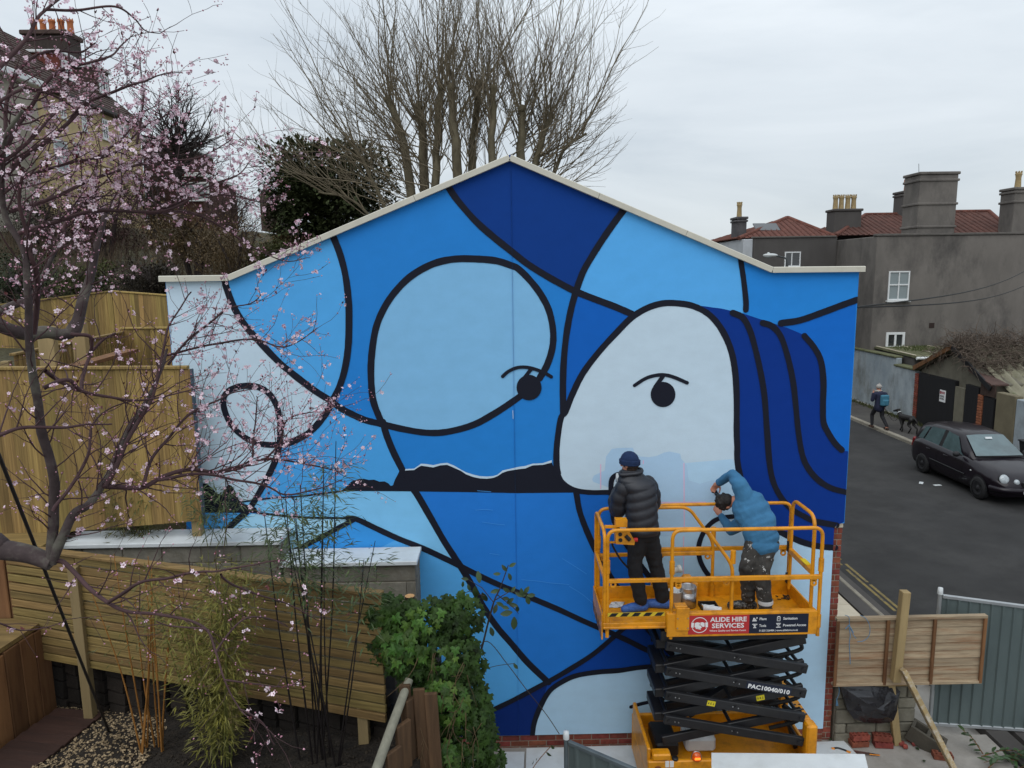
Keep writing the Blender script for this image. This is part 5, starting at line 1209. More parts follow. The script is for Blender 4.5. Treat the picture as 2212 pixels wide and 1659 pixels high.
for c,h in(((0,-.09,0),(.2,.02,.1)),((0,.09,0),(.2,.02,.1)),((-.18,0,0),(.02,.07,.1)),((.18,0,0),(.02,.07,.1)),((0,0,0),(.02,.07,.1))): mb.cbox(p+R@Vector(c),h,R,.005)
mb.build('block_shell',mat('dark_block',C(70,66,58),rough=.95,bump=.5,bscale=40),blk)
saw=thing('hand_saw','hand saw with orange and black handle lying on the concrete','saw',Zp(1850,1620,0))
A=Zp(1800,1618,.02); B=Zp(1900,1630,.02); d=(B-A).normalized(); s_=Vector((-d.y,d.x,0))
mb=MB(); mb.prism([A+d*.16+s_*.03,B+s_*.0,B-s_*.012,A+d*.16-s_*.05],(0,0,.003)); mb.build('blade',M_steel,saw,recalc=True)
M_or=mat('tool_orange',C(214,130,26),rough=.5,bump=0)
mb=MB(); mb.tube(crom([A,A+d*.05+s_*.02,A+d*.12+s_*.0,A+d*.17-s_*.03],4),.017,8); mb.build('handle',M_blk,saw)
mb=MB(); mb.tube([A-d*.02,A+d*.015],.019,8); mb.tube([A+d*.15-s_*.02,A+d*.19-s_*.04],.019,8); mb.tube([B-d*.12-s_*.02,B-d*.0-s_*.014],.006,6); mb.build('orange_trim',M_or,saw)
# corrugated hoarding panels
M_corr=mat('galvanised_sheet',C(98,110,110),rough=.5,metal=.3,var=.12,scale=2,stretch=(1,1,.4),bump=.05,dirt=C(112,124,122),dscale=3,damt=.4)
M_gal=mat('galvanised_tube',C(168,172,174),rough=.4,metal=.5,var=.1)
def hoarding(label,a,b,z0,z1a,z1b,ribs,cap=True,frame=M_gal,z0b=None):
    a=Vector((a[0],a[1],0)); b=Vector((b[0],b[1],0)); d=(b-a); L=d.length; d.normalize(); nn=Vector((d.y,-d.x,0)); z0b=z0 if z0b is None else z0b
    root=thing('hoarding_panel',label,'hoarding panel',(a.x,a.y,z0))
    mb=MB(); cols=[]; pr=[(0,0),(.36,0),(.44,.022),(.56,.022),(.64,0)]
    for i in range(ribs):
        for f,o in pr: cols.append(((i+f)/ribs,o))
    cols.append((1,0)); vs=[]
    for t,o in cols:
        p=a+d*(L*t)+nn*o; zt=z1a+(z1b-z1a)*t; zb=z0+(z0b-z0)*t; vs+=[(p.x,p.y,zb),(p.x,p.y,zt)]
    mb.add(vs,[(2*i,2*i+2,2*i+3,2*i+1) for i in range(len(cols)-1)]); mb.build('sheet',M_corr,root)
    mb=MB(); mb.beam((a.x,a.y,z1a),(b.x,b.y,z1b),.045,.045,ch=.006); mb.build('top_rail',frame,root)
    mb=MB(); mb.beam((a.x,a.y,z0),(b.x,b.y,z0b),.045,.045,ch=.006); mb.build('bottom_rail',frame,root)
    mb=MB(); q=a-d*.03; mb.tube([(q.x,q.y,z0-.05),(q.x,q.y,z1a+.06)],.024,10); mb.build('upright',frame,root)
    if cap: mb=MB(); mb.lathe([(0,.055),(.028,.05),(.032,.0),(.032,-.03)],(q.x,q.y,z1a+.06),14); mb.build('end_cap',M_white,root)
    return root
hoarding('tall galvanised corrugated hoarding panel by the kerb at the right edge',(5.44,.16),(7.6,.02),.1,1.83,1.55,16,z0b=-.02)
q=Y(1222,1592,-1.55); e=Y(1420,1672,-2.15)
hoarding('dark corrugated hoarding panel with white post cap at the bottom centre',(q.x+.03,q.y),(e.x,e.y),.0,q.z-.06,q.z-.04,5,frame=mat('dull_frame',C(96,106,110),rough=.6,metal=.3))
# white boards and sheets on the yard floor
for i,(L,lab) in enumerate((([(1137,1611),(1218,1606),(1230,1690),(1135,1690)],'white plywood board lying on the yard left of the hoarding post'),([(1248,1606),(1420,1600),(1440,1690),(1260,1690)],'speckled white board on the yard between hoarding and lift'),([(1090,1624),(1133,1624),(1130,1690),(1080,1690)],'pinkish white board lying by the ivy at the foot of the wall'))):
    P_=[Zp(x,y,.012+.006*i) for x,y in L]; mb=MB(); mb.prism([Vector((p.x,min(p.y,-.03),0.003+.002*i)) for p in P_],(0,0,.012+.003*i)); o=top(mb.build('white_board',M_white,recalc=True)); fin(o,lab,'board')
P_=[Zp(x,y,.02) for x,y in((1757,1604),(1822,1600),(1855,1634),(1757,1634))]; mb=MB(); mb.prism([Vector((p.x,p.y,.004)) for p in P_],(0,0,.02)); o=top(mb.build('dust_sheet',M_white,recalc=True)); fin(o,'white dust sheet folded on the ground right of the lift chassis','dust sheet')
tb=thing('trestle_board','long white board laid flat on trestles in front of the lift chassis','board',(2.9,-1.75,.0))
P_=[Zp(1537,1626,.93),Zp(1868,1629,.93),Zp(1885,1700,.93),Zp(1537,1700,.93)]; mb=MB(); mb.prism([Vector((p.x,p.y,.91)) for p in P_],(0,0,.02)); mb.build('board',M_white,tb,recalc=True)
for x in(2.4,3.2):
    for s in(-1,1):
        mb=MB(); mb.beam((x,-1.85+s*.25,0),(x,-1.85+s*.06,.9),.05,.05); mb.build('trestle_leg',M_post,tb)
# laurel clippings in the corner
M_leafd=mat('laurel_leaf',C(52,74,40),rough=.45,var=.3,scale=9,bump=.1,objvar=.3,hue=.02,spec=.5)
def leafmesh(name,L,Wd,m,fold=.15,n=3):
    mb=MB(); vs=[];fs=[]
    for i in range(n+1):
        t=i/n; w=Wd*math.sin(math.pi*(t*.92+.04))**.8; z_=-.18*L*t*t
        vs+=[(t*L,-w/2,z_+fold*w),(t*L,0,z_),(t*L,w/2,z_+fold*w)]
    for i in range(n): fs+=[(3*i,3*i+3,3*i+4,3*i+1),(3*i+1,3*i+4,3*i+5,3*i+2)]
    mb.add(vs,fs,0,True); return mb.mesh(name,m)
LM=leafmesh('leaf',.11,.042,M_leafd)
cl=thing('laurel_cuttings','pile of cut laurel branches with green leaves in the bottom right corner','cuttings',Zp(2180,1640,0))
for b in range(10):
    p=Zp(U(2110,2230),U(1622,1668),.03); dr=Vector((U(-1,1),U(-.6,.6),U(.05,.35))).normalized(); L=U(.3,.55)
    pts=[p,p+dr*L*.5+Vector((0,0,.04)),p+dr*L+Vector((0,0,.0))]; mb=MB(); mb.tube(pts,[.007,.005,.003],5); mb.build('twig',M_timber_v,cl)
    for k in range(11):
        t=k/11; c=pts[0].lerp(pts[2],t)+Vector((0,0,.05*math.sin(math.pi*t))); link('leaf',LM,cl,c,(U(-.6,.6),U(-.6,.3),math.atan2(dr.y,dr.x)+(1 if k%2 else -1)*U(.3,1.2)),U(.7,1.15))
for px,py,lb_ in((1985,1622,'fallen dark leaf behind the lone perforated brick'),(1790,1600,'fallen leaf beside the white dust sheet'),(1996,1648,'fallen leaf nearest the foot of the brace')):
    p=Zp(px,py,.01); o=top(link('fallen_leaf',LM,None,p+Vector((0,0,.01)),(U(-.2,.2),.1,U(0,6)),.8)); fin(o,lb_,'leaf','leaves fallen on the concrete')
# ------------------------------------------------------------------ across the street
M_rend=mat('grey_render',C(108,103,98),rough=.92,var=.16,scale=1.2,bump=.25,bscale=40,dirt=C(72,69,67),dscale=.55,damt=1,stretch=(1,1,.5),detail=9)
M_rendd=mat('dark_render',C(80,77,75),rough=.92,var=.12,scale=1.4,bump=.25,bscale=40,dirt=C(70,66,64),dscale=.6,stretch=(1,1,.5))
M_frame=mat('white_frame',C(214,216,216),rough=.45,var=.03,bump=0)
M_glass=mat('window_glass',(.03,.035,.04),rough=.06,var=.4,scale=.8,bump=.02,bscale=2,spec=1.0)
M_glassb=mat('blind_glass',C(128,138,140),rough=.2,var=.06,scale=1,stretch=(1,1,30),bump=.02,spec=.6)
M_tile=mat('red_tile',C(98,60,50),rough=.9,var=.35,scale=5,bump=.3,bscale=30,objvar=.2,dirt=C(80,46,40),dscale=1.2)
M_tile2=mat('dark_red_tile',C(84,54,46),rough=.9,var=.35,scale=4,bump=.3,bscale=30,dirt=C(66,44,38),dscale=1.1)
M_pot=mat('clay_pot',C(156,136,98),rough=.85,var=.15,scale=8,bump=.2,dirt=C(120,100,70),dscale=6); M_poto=mat('orange_pot',C(168,100,60),rough=.85,var=.15,scale=8,bump=.2)
def window(parent,c,ux,w,h,panes=((.0,.5,1.),(.0,.5,1.)),glass=M_glass,depth=.06,fr=.055,name='window',sill=True):
    """c centre of window on the wall plane, ux horizontal unit, outward normal n = ux x z turned to viewer"""
    ux=Vector(ux).normalized(); n_=Vector((ux.y,-ux.x,0)); uz=Vector((0,0,1)); Rm=Matrix((ux,n_,uz)).transposed()
    mb=MB(); b=lambda x,z_,hx,hz,dy,ty: mb.cbox(c+ux*x+uz*z_+n_*dy,(hx,ty,hz),Rm,.004)
    b(-w/2+fr/2,0,fr/2,h/2,.01,.035); b(w/2-fr/2,0,fr/2,h/2,.01,.035); b(0,h/2-fr/2,w/2-fr,fr/2,.01,.034); b(0,-h/2+fr/2,w/2-fr,fr/2,.01,.034)
    for t in panes[0][1:-1]: b(-w/2+w*t,0,fr*.42,h/2-fr,.012,.026)
    for t in panes[1][1:-1]: b(0,-h/2+h*t,w/2-fr,fr*.5,.014,.03)
    o=mb.build(name,M_frame,parent)
    g=MB(); g.cbox(c-n_*.005,(w/2-fr*.8,.008,h/2-fr*.8),Rm,.001); g.build('pane',glass,o)
    if sill: s=MB(); s.cbox(c-uz*(h/2+.04)+n_*.05,(w/2+.06,.09,.035),Rm,.006); s.build('sill',M_frame,o)
    return o
def pot(mb,c,h=.75,r=.125):
    mb.lathe([(r*1.1,0),(r,.05),(r*.85,h*.6),(r*.95,h*.75),(r*1.15,h*.82),(r*1.0,h*.86),(r*1.0,h*.92),(r*.75,h*.92),(r*.7,h*.5)],c,12)
    for i in range(6): a=i*math.pi/3; mb.cbox(Vector(c)+Vector((r*.88*math.cos(a),r*.88*math.sin(a),h*.96)),(.025,.025,h*.05),Matrix.Rotation(a,3,'Z'),.004)
gh=thing('rendered_house','big grey rendered house with parapet and red hipped roofs across the street','house',(20,24,0))
YH,YR=22.2,25.8
kx=Y(1895,510,YH).x; ztop=Y(2000,509,YH).z
mb=MB(); mb.box(kx,36,YH,YR+8,-.2,ztop,.02); mb.build('wall',M_rend,gh)
xr0=Y(1628,510,YR).x; zr=Y(1700,514,YR).z
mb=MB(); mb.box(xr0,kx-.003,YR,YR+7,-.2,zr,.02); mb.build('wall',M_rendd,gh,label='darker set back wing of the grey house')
mb=MB(); mb.box(kx-.04,36,YH-.06,YH+.28,ztop+.001,ztop+.1,.02); mb.box(xr0-.03,kx-.05,YR-.05,YR+.25,zr+.001,zr+.08,.02); mb.build('parapet_coping',mat('coping_stone',C(88,84,80),rough=.9,bump=.3),gh)
xw=Y(1604,515,YR+.2).x
mb=MB(); mb.box(xw,xr0-.005,YR+.05,YR+5,2,zr-.03,.02); mb.build('side_wall',mat('white_render',C(176,180,184),rough=.9,var=.06,scale=2,dirt=C(140,142,142)),gh)
def pw(x0,y0,x1,y1,yy,panes,glass,**k):
    a=Y(x0,y0,yy); b=Y(x1,y1,yy); return window(gh,Vector(((a.x+b.x)/2,yy-.005,(a.z+b.z)/2)),(1,0,0),abs(b.x-a.x),abs(a.z-b.z),panes,glass,**k)
pw(1920,586,1961,648,YH,((0,.5,1),(0,.53,1)),M_glassb); pw(1914,718,1952,752,YH,((0,.5,1),(0,1)),M_glass,fr=.1); pw(1695,544,1728,576,YR,((0,.45,1),(0,1)),M_glass)
mb=MB(); q=Y(2013,703,YH); mb.box(q.x-.12,q.x+.1,YH-.02,YH+.01,q.z-.11,q.z+.11,.01); mb.build('air_vent',mat('vent_dark',C(48,36,32),rough=.9),gh)
def stack(px0,px1,ptop,pbase,yy,m,bands,label,pots=(),dep=.9,gm=M_pot,ph=.75):
    a=Y(px0,ptop,yy); b=Y(px1,pbase,yy); mb=MB(); mb.box(a.x,b.x,yy,yy+dep,b.z-.6,a.z-.12,.02); o=mb.build('chimney',m,gh,label=label)
    mb=MB(); mb.box(a.x-.06,b.x+.06,yy-.06,yy+dep+.06,a.z-.119,a.z,.03)
    mb.build('cap_course',m,o); mb=MB()
    for f in bands: zz=a.z+(b.z-a.z)*f; mb.box(a.x-.05,b.x+.05,yy-.05,yy+dep+.05,zz-.05,zz+.05,.02)
    if bands: mb.build('string_course',m,o,kind='stuff')
    for t in pots: pm=MB(); pot(pm,(a.x+(b.x-a.x)*t,yy+dep/2,a.z),ph); pm.build('chimney_pot',gm,o)
    return a,b
stack(1989,2061,371,508,YH+.3,M_rend,(.13,.5,.86),'broad tall grey chimney standing on the parapet',dep=1.2)
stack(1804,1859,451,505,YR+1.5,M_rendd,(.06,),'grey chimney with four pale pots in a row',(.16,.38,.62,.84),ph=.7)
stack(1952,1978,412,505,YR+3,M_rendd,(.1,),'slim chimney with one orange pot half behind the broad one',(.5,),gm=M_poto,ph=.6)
stack(2194,2225,404,508,YH+.6,M_rend,(.1,.3),'grey chimney cut off by the right edge',(.5,),ph=.7)
stack(1593,1611,468,545,YR+1.2,mat('sooty_render',C(84,82,84),rough=.9,var=.2,scale=2,dirt=(.03,.03,.033),dscale=1.5,damt=.9),(.12,),'sooty square chimney with a single pot near the gable',(.5,),ph=.72)
def hiproof(label,eave,ridge,yb,m,rows=13):
    """eave: (px0,px1,py) front eave; ridge (px0,px1,py) at depth yb"""
    y0,y1,yd=yb; e0=Y(eave[0],eave[2],y0); e1=Y(eave[1],eave[2],y0); r0=Y(ridge[0],ridge[2],y1); r1=Y(ridge[1],ridge[2],y1)
    z0=(e0.z+e1.z)/2; mb=MB()
    P=[Vector((e0.x,y0,z0)),Vector((e1.x,y0,z0)),Vector((e1.x,yd,z0)),Vector((e0.x,yd,z0)),Vector((r0.x,y1,(r0.z+r1.z)/2)),Vector((max(r1.x,r0.x+.05),y1,(r0.z+r1.z)/2))]
    mb.add(P,[(0,1,5,4),(1,2,5),(2,3,4,5),(3,0,4)]); o=mb.build('roof',m,gh,label=label,recalc=True)
    # tile rolls on the front and the left and right hips
    tl=MB()
    def rolls(a,b,c,d,k):     # a,b eave; d,c ridge
        for i in range(k+1):
            t=i/k; p=a.lerp(b,t)
            # run up the slope until meeting the hip
            up=((c+d)/2-(a+b)/2); along=(b-a).normalized(); up=up-along*up.dot(along); L=1
            # height available
            ta=((d-a).dot(along)); tb=((b-c).dot(along)); W_=(b-a).length; s=t*W_
            f=min(1,(s/ta) if ta>1e-3 else 1,((W_-s)/tb) if tb>1e-3 else 1)
            if f>.05: tl.tube([p,p+up*f],.05,4,False)
    rolls(P[0],P[1],P[5],P[4],max(6,int((P[1]-P[0]).length/.26))); rolls(P[3],P[0],P[4],P[4],max(6,int((P[3]-P[0]).length/.3))); rolls(P[1],P[2],P[5],P[5],max(6,int((P[2]-P[1]).length/.3)))
    tl.build('tile_roll',m,o,kind='stuff'); 
    rd=MB()
    for a,b in((P[0],P[4]),(P[1],P[5]),(P[4],P[5])): rd.tube([a,b],.1,6)
    rd.build('ridge_tile',M_tile,o)
hiproof('bright red hipped roof with roof lights behind the set back wing',(1596,1806,513),(1700,1701,470),(YR+.4,YR+3.3,YR+7),M_tile)
hiproof('weathered red pantile roof behind the parapet, left slope',(1806,2010,507),(1870,1946,463),(YR+.4,YR+3.5,YR+7),M_tile2)
hiproof('weathered red pantile roof right of the broad chimney',(1990,2192,507),(2056,2136,457),(YH+1.2,YH+4,YH+7.5),M_tile2)
mb=MB()
for (x,y) in((1643,492),(1668,492)):
    q=Y(x,y,YR+1.7); mb.cbox((q.x,q.y,q.z+.03),(.3,.35,.03),Matrix.Rotation(R_(32),3,'X'),.01)
mb.build('roof_light',M_glass,gh)
mb=MB(); q=Y(1985,372,YH+.8); mb.tube([q,q+Vector((-.03,0,.35))],.01,5); mb.build('aerial',M_blk,gh)
# street lamp behind the gable
lp=thing('street_lamp','grey street lamp whose white head shows above the right coping','street lamp',(7.5,11.5,0))
q=Y(1697,600,11.5); h0=Y(1650,553,11.5); h1=Y(1678,553,11.5); e=Y(1700,568,11.5)
mb=MB(); mb.tube([(e.x+.02,11.5,0),(e.x+.02,11.5,3),(e.x,11.5,e.z)],[.07,.055,.035],10); mb.tube(crom([e,Y(1698,559,11.5),Y(1690,555.5,11.5),h1],5),.022,8); mb.build('pole',mat('lamp_pole',C(70,74,76),rough=.6,metal=.3),lp)
mb=MB(); mb.ball((h0+h1)/2+Vector((0,0,.02)),((h1-h0).length/2+.03,.09,.05),None,14,8); mb.ball(h0.lerp(h1,.35)+Vector((0,0,.07)),(.04,.03,.03),None,8,5); mb.build('lamp_head',mat('lamp_white',C(196,200,200),rough=.4),lp)
mb=MB(); mb.ball((h0+h1)/2+Vector((-.06,0,-.01)),(.13,.07,.045),None,12,6); mb.build('lens',mat('lamp_lens',C(150,156,158),rough=.2),lp)
for i,(ya,yb_) in enumerate(((663,567),(664,602))):
    a=Y(1852,ya,1.2); b=Y(2260,yb_-11,20); pts=[a.lerp(b,t)+Vector((0,0,-.35*math.sin(math.pi*t))) for t in [k/14 for k in range(15)]]
    mb=MB(); mb.tube(pts,.012,5); o=top(mb.build('cable',M_rub2)); fin(o,('upper' if i==0 else 'lower')+' thin dark cable crossing the street to the grey house','cable')
# pale blue garden wall with pier
XW=15.55
gw=thing('garden_wall','stained pale blue rendered garden wall with a square pier along the far pavement','wall',(XW,21,0))
M_bluew=mat('pale_blue_render',C(138,150,158),rough=.92,var=.1,scale=1.3,bump=.25,bscale=25,dirt=C(88,88,80),dscale=.9,damt=.7,stretch=(1,1,.6),detail=9,col2=C(164,172,176))
ya=Xp(1977,800,XW).y; yb_=Xp(1932,800,XW).y
mb=MB(); mb.box(XW+.08,XW+.3,yb_+.02,38,0,2.36,.02); mb.build('wall_face',M_bluew,gw)
mb=MB(); mb.box(XW,XW+.34,ya+.02,yb_,0,2.05,.02); mb.build('pier',M_bluew,gw)
mb=MB(); mb.box(XW-.04,XW+.4,ya-.01,yb_+.03,2.051,2.13,.02); mb.box(XW+.02,XW+.36,yb_+.05,38,2.361,2.43,.02); mb.build('coping',mat('mossy_coping',C(96,98,72),rough=.95,var=.3,bump=.5,dirt=C(70,76,44)),gw)
mb=MB(); mb.box(XW-.02,XW+.079,yb_+.03,38,.0,.16,.02); mb.build('plinth',M_conc,gw)
# lean-to behind the wall
ln=thing('lean_to','low lean-to with mossy flat roof and white gutter behind the blue wall','outbuilding',(17,22,0))
R0=[Xp(1846,742,XW+.5),Xp(1940,777,XW+.5)]
yl0=Xp(1985,770,17.0).y
mb=MB(); mb.box(16.0,19.5,ya+.9,YH-.02,0,2.43,.02); mb.build('wall',M_rendd,ln)
M_moss=mat('mossy_roof',C(92,94,66),rough=.95,var=.25,scale=3,bump=.5,bscale=20,dirt=C(120,116,96),dscale=1.5,damt=.6)
mb=MB(); mb.prism([(15.95,ya+.75,2.44),(19.6,ya+.75,2.44),(19.6,YH-.02,2.5),(15.95,YH-.02,2.5)],(0,0,.07)); mb.build('roof',M_moss,ln,recalc=True)
mb=MB(); mb.tube([(15.98,ya+.7,2.43),(18.6,ya+.7,2.43)],.06,8); mb.tube([(18.0,ya+.66,2.5),(18.0,ya+.66,0.5)],.045,8); mb.build('gutter',M_frame,ln)
mb=MB()
for t in(0,1,2): mb.beam((16.0+t*1.1,ya+.8,2.54),(16.0+t*1.1,YH-.1,2.6),.05,.03)
mb.build('roof_batten',M_slab,ln)
mb=MB()
for i in range(320):
    x=U(16.1,17.6); y=U(ya+1.4,ya+3); zz=2.63; mb.tube([(x,y,zz),(x+U(-.1,.1),y+U(-.1,.1),zz+U(.03,.16))],[.012,.002],3,False)
o=top(mb.build('roof_weeds',mat('roof_weed',C(74,82,44),rough=.9,var=.4,bump=0))); o['kind']='stuff'
# neighbouring low parapet left of the lean-to
# garage with corrugated roof
ga=thing('garage','old garage with black doors and corrugated roof across the street','garage',(15.6,16,0))
XG=15.6; yL=Xp(1985,805,XG).y; yR=Xp(2137,832,XG).y; apex=Xp(2060,749,XG)
zeL=Xp(1985,798,XG).z; zeR=Xp(2125,828,XG).z
ze=(zeL+zeR)/2; dpt=6.5
mb=MB(); G=[(XG,yL,0),(XG,yR,0),(XG,yR,ze),(XG,(yL+yR)/2,apex.z-.25),(XG,yL,ze)]
mb.prism([(XG+.1,y,z_) for x,y,z_ in G],(dpt,0,0)); mb.build('wall',mat('garage_render',C(104,100,88),rough=.95,var=.2,scale=2,bump=.4,dirt=C(74,70,58),dscale=1.2),ga,recalc=True)
M_bdoor=mat('black_door',(.011,.011,.013),rough=.6,var=.3,scale=3,stretch=(1,8,.4),bump=.15)
lz=lambda y:0
zt=Xp(1990,808,XG).z
def gpan(name,pa,pb,zt0,zt1,m,proud=.03,z0=.0,label=None,par=ga):
    y0=Xp(pa,860,XG).y; y1=Xp(pb,860,XG).y
    mb=MB(); mb.prism([(XG-proud,y0,z0),(XG-proud,y1,z0),(XG-proud,y1,zt1),(XG-proud,y0,zt0)],(proud+.12,0,0)); return mb.build(name,m,par,label=label,recalc=True)
zd0=Xp(1982,802,XG).z; zd1=Xp(2118,826,XG).z; zd=min(zd0,zd1)-.02
d1=gpan('door',1983.5,2063,zd,zd,M_bdoor,label='wide black garage door with a small white notice')
gpan('door',2086,2115,zd-.02,zd-.05,M_bdoor,label='narrow black garage door leaf')
gpan('boarded_strip',2064,2085,zd-.18,zd-.2,mat('raw_board',C(108,104,90),rough=.9,var=.15,scale=4,bump=.3),.035,label='unpainted grey boarded strip between the black doors')
M_opier=mat('orange_brick',C(140,86,60),rough=.9,var=.3,scale=10,bump=.4,objvar=.1)
def pier(pa,pb,zt_,m,n):
    y0=Xp(pa,860,XG).y; y1=Xp(pb,860,XG).y; g=.012
    me=MB().cbox((0,0,0),(.06,abs(y0-y1)/2-.003,(zt_/n-g)/2),None,.008).mesh('brick',m)
    for i in range(n): link('brick',me,ga,(XG-.0+U(-.004,.004),(y0+y1)/2,(i+.5)*zt_/n))
pier(1976,1983,zd-.05,M_brick,24); pier(2115.5,2126,zd-.25,M_opier,20)
gpan('door',2127,2150,1.75,1.72,M_bdoor,label='small black side door right of the orange brick pier')
yA=Xp(2120,860,XG).y; yB=Xp(2152,860,XG).y
for i in range(7):
    y=yA+(yB-yA)*(i+.5)/7; mb=MB(); mb.box(XG-.06,XG-.01,y-.05,y+.045,1.78,2.18,.004); mb.build('cladding_board',mat('brown_clad',C(58,44,38),rough=.9,var=.3) if i==0 else bpy.data.materials['brown_clad'],ga)
mb=MB(); y1=Xp(2153,860,XG).y; y2=Xp(2196,860,XG).y; mb.box(XG-.02,XG+.22,y2,y1-.005,0,1.98,.02); mb.build('side_wall',mat('buff_render',C(112,104,84),rough=.95,var=.15,scale=2,dirt=C(86,80,64)),ga)
mb=MB(); mb.box(XG-.0,XG+.22,y2-6,y2-.005,0,1.9,.02); o=top(mb.build('boundary_wall',M_bluew)); fin(o,'pale blue rendered wall at the right edge beyond the garage','wall')
# corrugated roof slopes
M_asb=mat('corrugated_cement',C(126,122,104),rough=.95,var=.2,scale=3,bump=.4,bscale=20,dirt=C(78,82,50),dscale=1.4,damt=.8)
ym=(yL+yR)/2
def corr(y0,z0,y1,z1,x0,x1,n,name):
    mb=MB(); vs=[];k=n*6
    for i in range(k+1):
        x=x0+(x1-x0)*i/k; o_=.075*math.sin(2*math.pi*i/6)
        vs+=[(x,y0,z0+o_),(x,y1,z1+o_)]
    mb.add(vs,[(2*i,2*i+2,2*i+3,2*i+1) for i in range(k)],0,True)
    return mb.build(name,M_asb,ga)
sl_=(apex.z-ze)/(ym-yR); corr(yR-.75,ze-.75*sl_,ym,apex.z,XG+.42,XG+dpt,17,'roof'); corr(yL+.3,ze-.05,ym,apex.z,XG-.1,XG+dpt,24,'roof')
mb=MB(); mb.prism([(XG-.1,yR-.25,ze+.0),(XG+.46,yR-.25,ze),(XG+.46,ym+1.0-.9*2,apex.z-.75),(XG-.1,ym-1.0,apex.z-.7)],(0,0,.05)); mb.build('roof_flashing',mat('brown_sheet',C(76,56,50),rough=.8),ga,recalc=True)
mb=MB(); mb.beam((XG-.08,yL+.25,ze),(XG-.08,ym,apex.z),.05,.16); mb.build('barge_board',M_timber_v,ga)
mb=MB(); mb.beam((XG-.08,yR-.2,ze-.1),(XG-.08,ym,apex.z),.05,.16); mb.build('barge_board',M_bdoor,ga)
sg=Xp(2036,855,XG-.04); mb=MB(); mb.box(XG-.045,XG-.031,sg.y-.17,sg.y+.17,sg.z-.22,sg.z+.2,.002); notice=mb.build('notice',M_sw,d1)
mb=MB(); xn=XG-.046
def nb(y0,y1,z0,z1): mb.add([(xn,sg.y+y0,sg.z+z0),(xn,sg.y+y1,sg.z+z0),(xn,sg.y+y1,sg.z+z1),(xn,sg.y+y0,sg.z+z1)],[(0,1,2,3)])
nb(.09,.15,.05,.16)
for i in range(6): nb(.06-i*.035,.085-i*.035,.06+.01*(i%2),.15)
o=mb.build('red_marks',mat('notice_red',C(150,50,60),rough=.6,bump=0),d1)
mb=MB()
for r in range(2):
    for i in range(7): nb(.12-i*.036,.145-i*.036,-.05-r*.09,.0-r*.09+.015*(i%3))
mb.build('black_marks',M_blk,d1)
# bramble thatch over the ridge
M_bram=mat('bramble_stem',C(96,84,74),rough=.95,var=.4,scale=6,bump=0,objvar=0)
mb=MB()
for i in range(2300):
    x=XG-.15+abs(random.gauss(0,1))*2.6; 
    if x>XG+dpt+2: continue
    y=ym+U(-1.6,1.6)*(.6+.4*rnd()); zr_=apex.z-abs(y-ym)/(abs(yL-ym))*(apex.z-ze)
    p=Vector((x,y,zr_+U(0,.55)*max(.1,1-abs(y-ym)/2))); dr=Vector((U(-1,1),U(-1,1),U(-.5,.9))).normalized(); pts=[p]
    for k in range(4): dr=(dr+Vector((U(-.6,.6),U(-.6,.6),U(-.7,.3)))).normalized(); p=p+dr*U(.08,.22); pts.append(p)
    mb.tube(pts,[.012,.01,.008,.006,.004],3,False)
o=top(mb.build('bramble',M_bram)); fin(o,'tangle of bare grey bramble stems over the garage ridge','bramble')
# weeds along the foot of the wall
mb=MB()
for i in range(900):
    y=U(13.8,24); x=XW-.02-abs(random.gauss(0,.1))-(.0 if y>ya else .05); 
    if y<ya and rnd()<.6: continue
    mb.tube([(x,y,.1),(x+U(-.06,.06),y+U(-.06,.06),.1+U(.03,.16))],[.015,.003],3,False)
o=top(mb.build('verge_weeds',mat('verge_weed',C(70,74,42),rough=.9,var=.4,bump=0))); o['kind']='stuff'
# ------------------------------------------------------------------ parked hatchback
M_car=mat('aubergine_paint',(.008,.005,.009),rough=.32,var=.1,scale=2,bump=.01,bscale=60,coat=.32,spec=.22)
M_cglass=mat('car_glass',C(74,94,98),rough=.07,var=.35,scale=1.6,bump=.02,bscale=2,spec=1.0)
M_tyre=mat('tyre',(.014,.014,.015),rough=.85,bump=.2); M_rim=mat('steel_rim',(.03,.03,.033),rough=.5,metal=.4)
M_trim=mat('black_trim',(.014,.014,.016),rough=.6)
rw=Zp(1991,1020.6,0); fw2=Zp(2112,1077,0); cx0=(rw.x+fw2.x)/2
car=thing('parked_car','dark aubergine small hatchback parked nose towards the viewer at the far kerb','car',(cx0+.82,(rw.y+fw2.y)/2,0))
yr=rw.y; WB=2.46
def K(l,s,z_): return Vector((cx0-.02+.83-s, yr-l, z_))   # l forward from rear axle, s to the driver's side, z up
def loft(rows,name,m,parent,closed=True):
    mb=MB(); n=len(rows[0]); vs=[p for r in rows for p in r]
    fs=[(j*n+i,j*n+i+1,(j+1)*n+i+1,(j+1)*n+i) for j in range(len(rows)-1) for i in range(n-1)]
    if closed: fs+=[tuple(range(n))[::-1],tuple((len(rows)-1)*n+i for i in range(n))]
    mb.add(vs,fs,0,True); o=mb.build(name,m,parent,recalc=True); return o
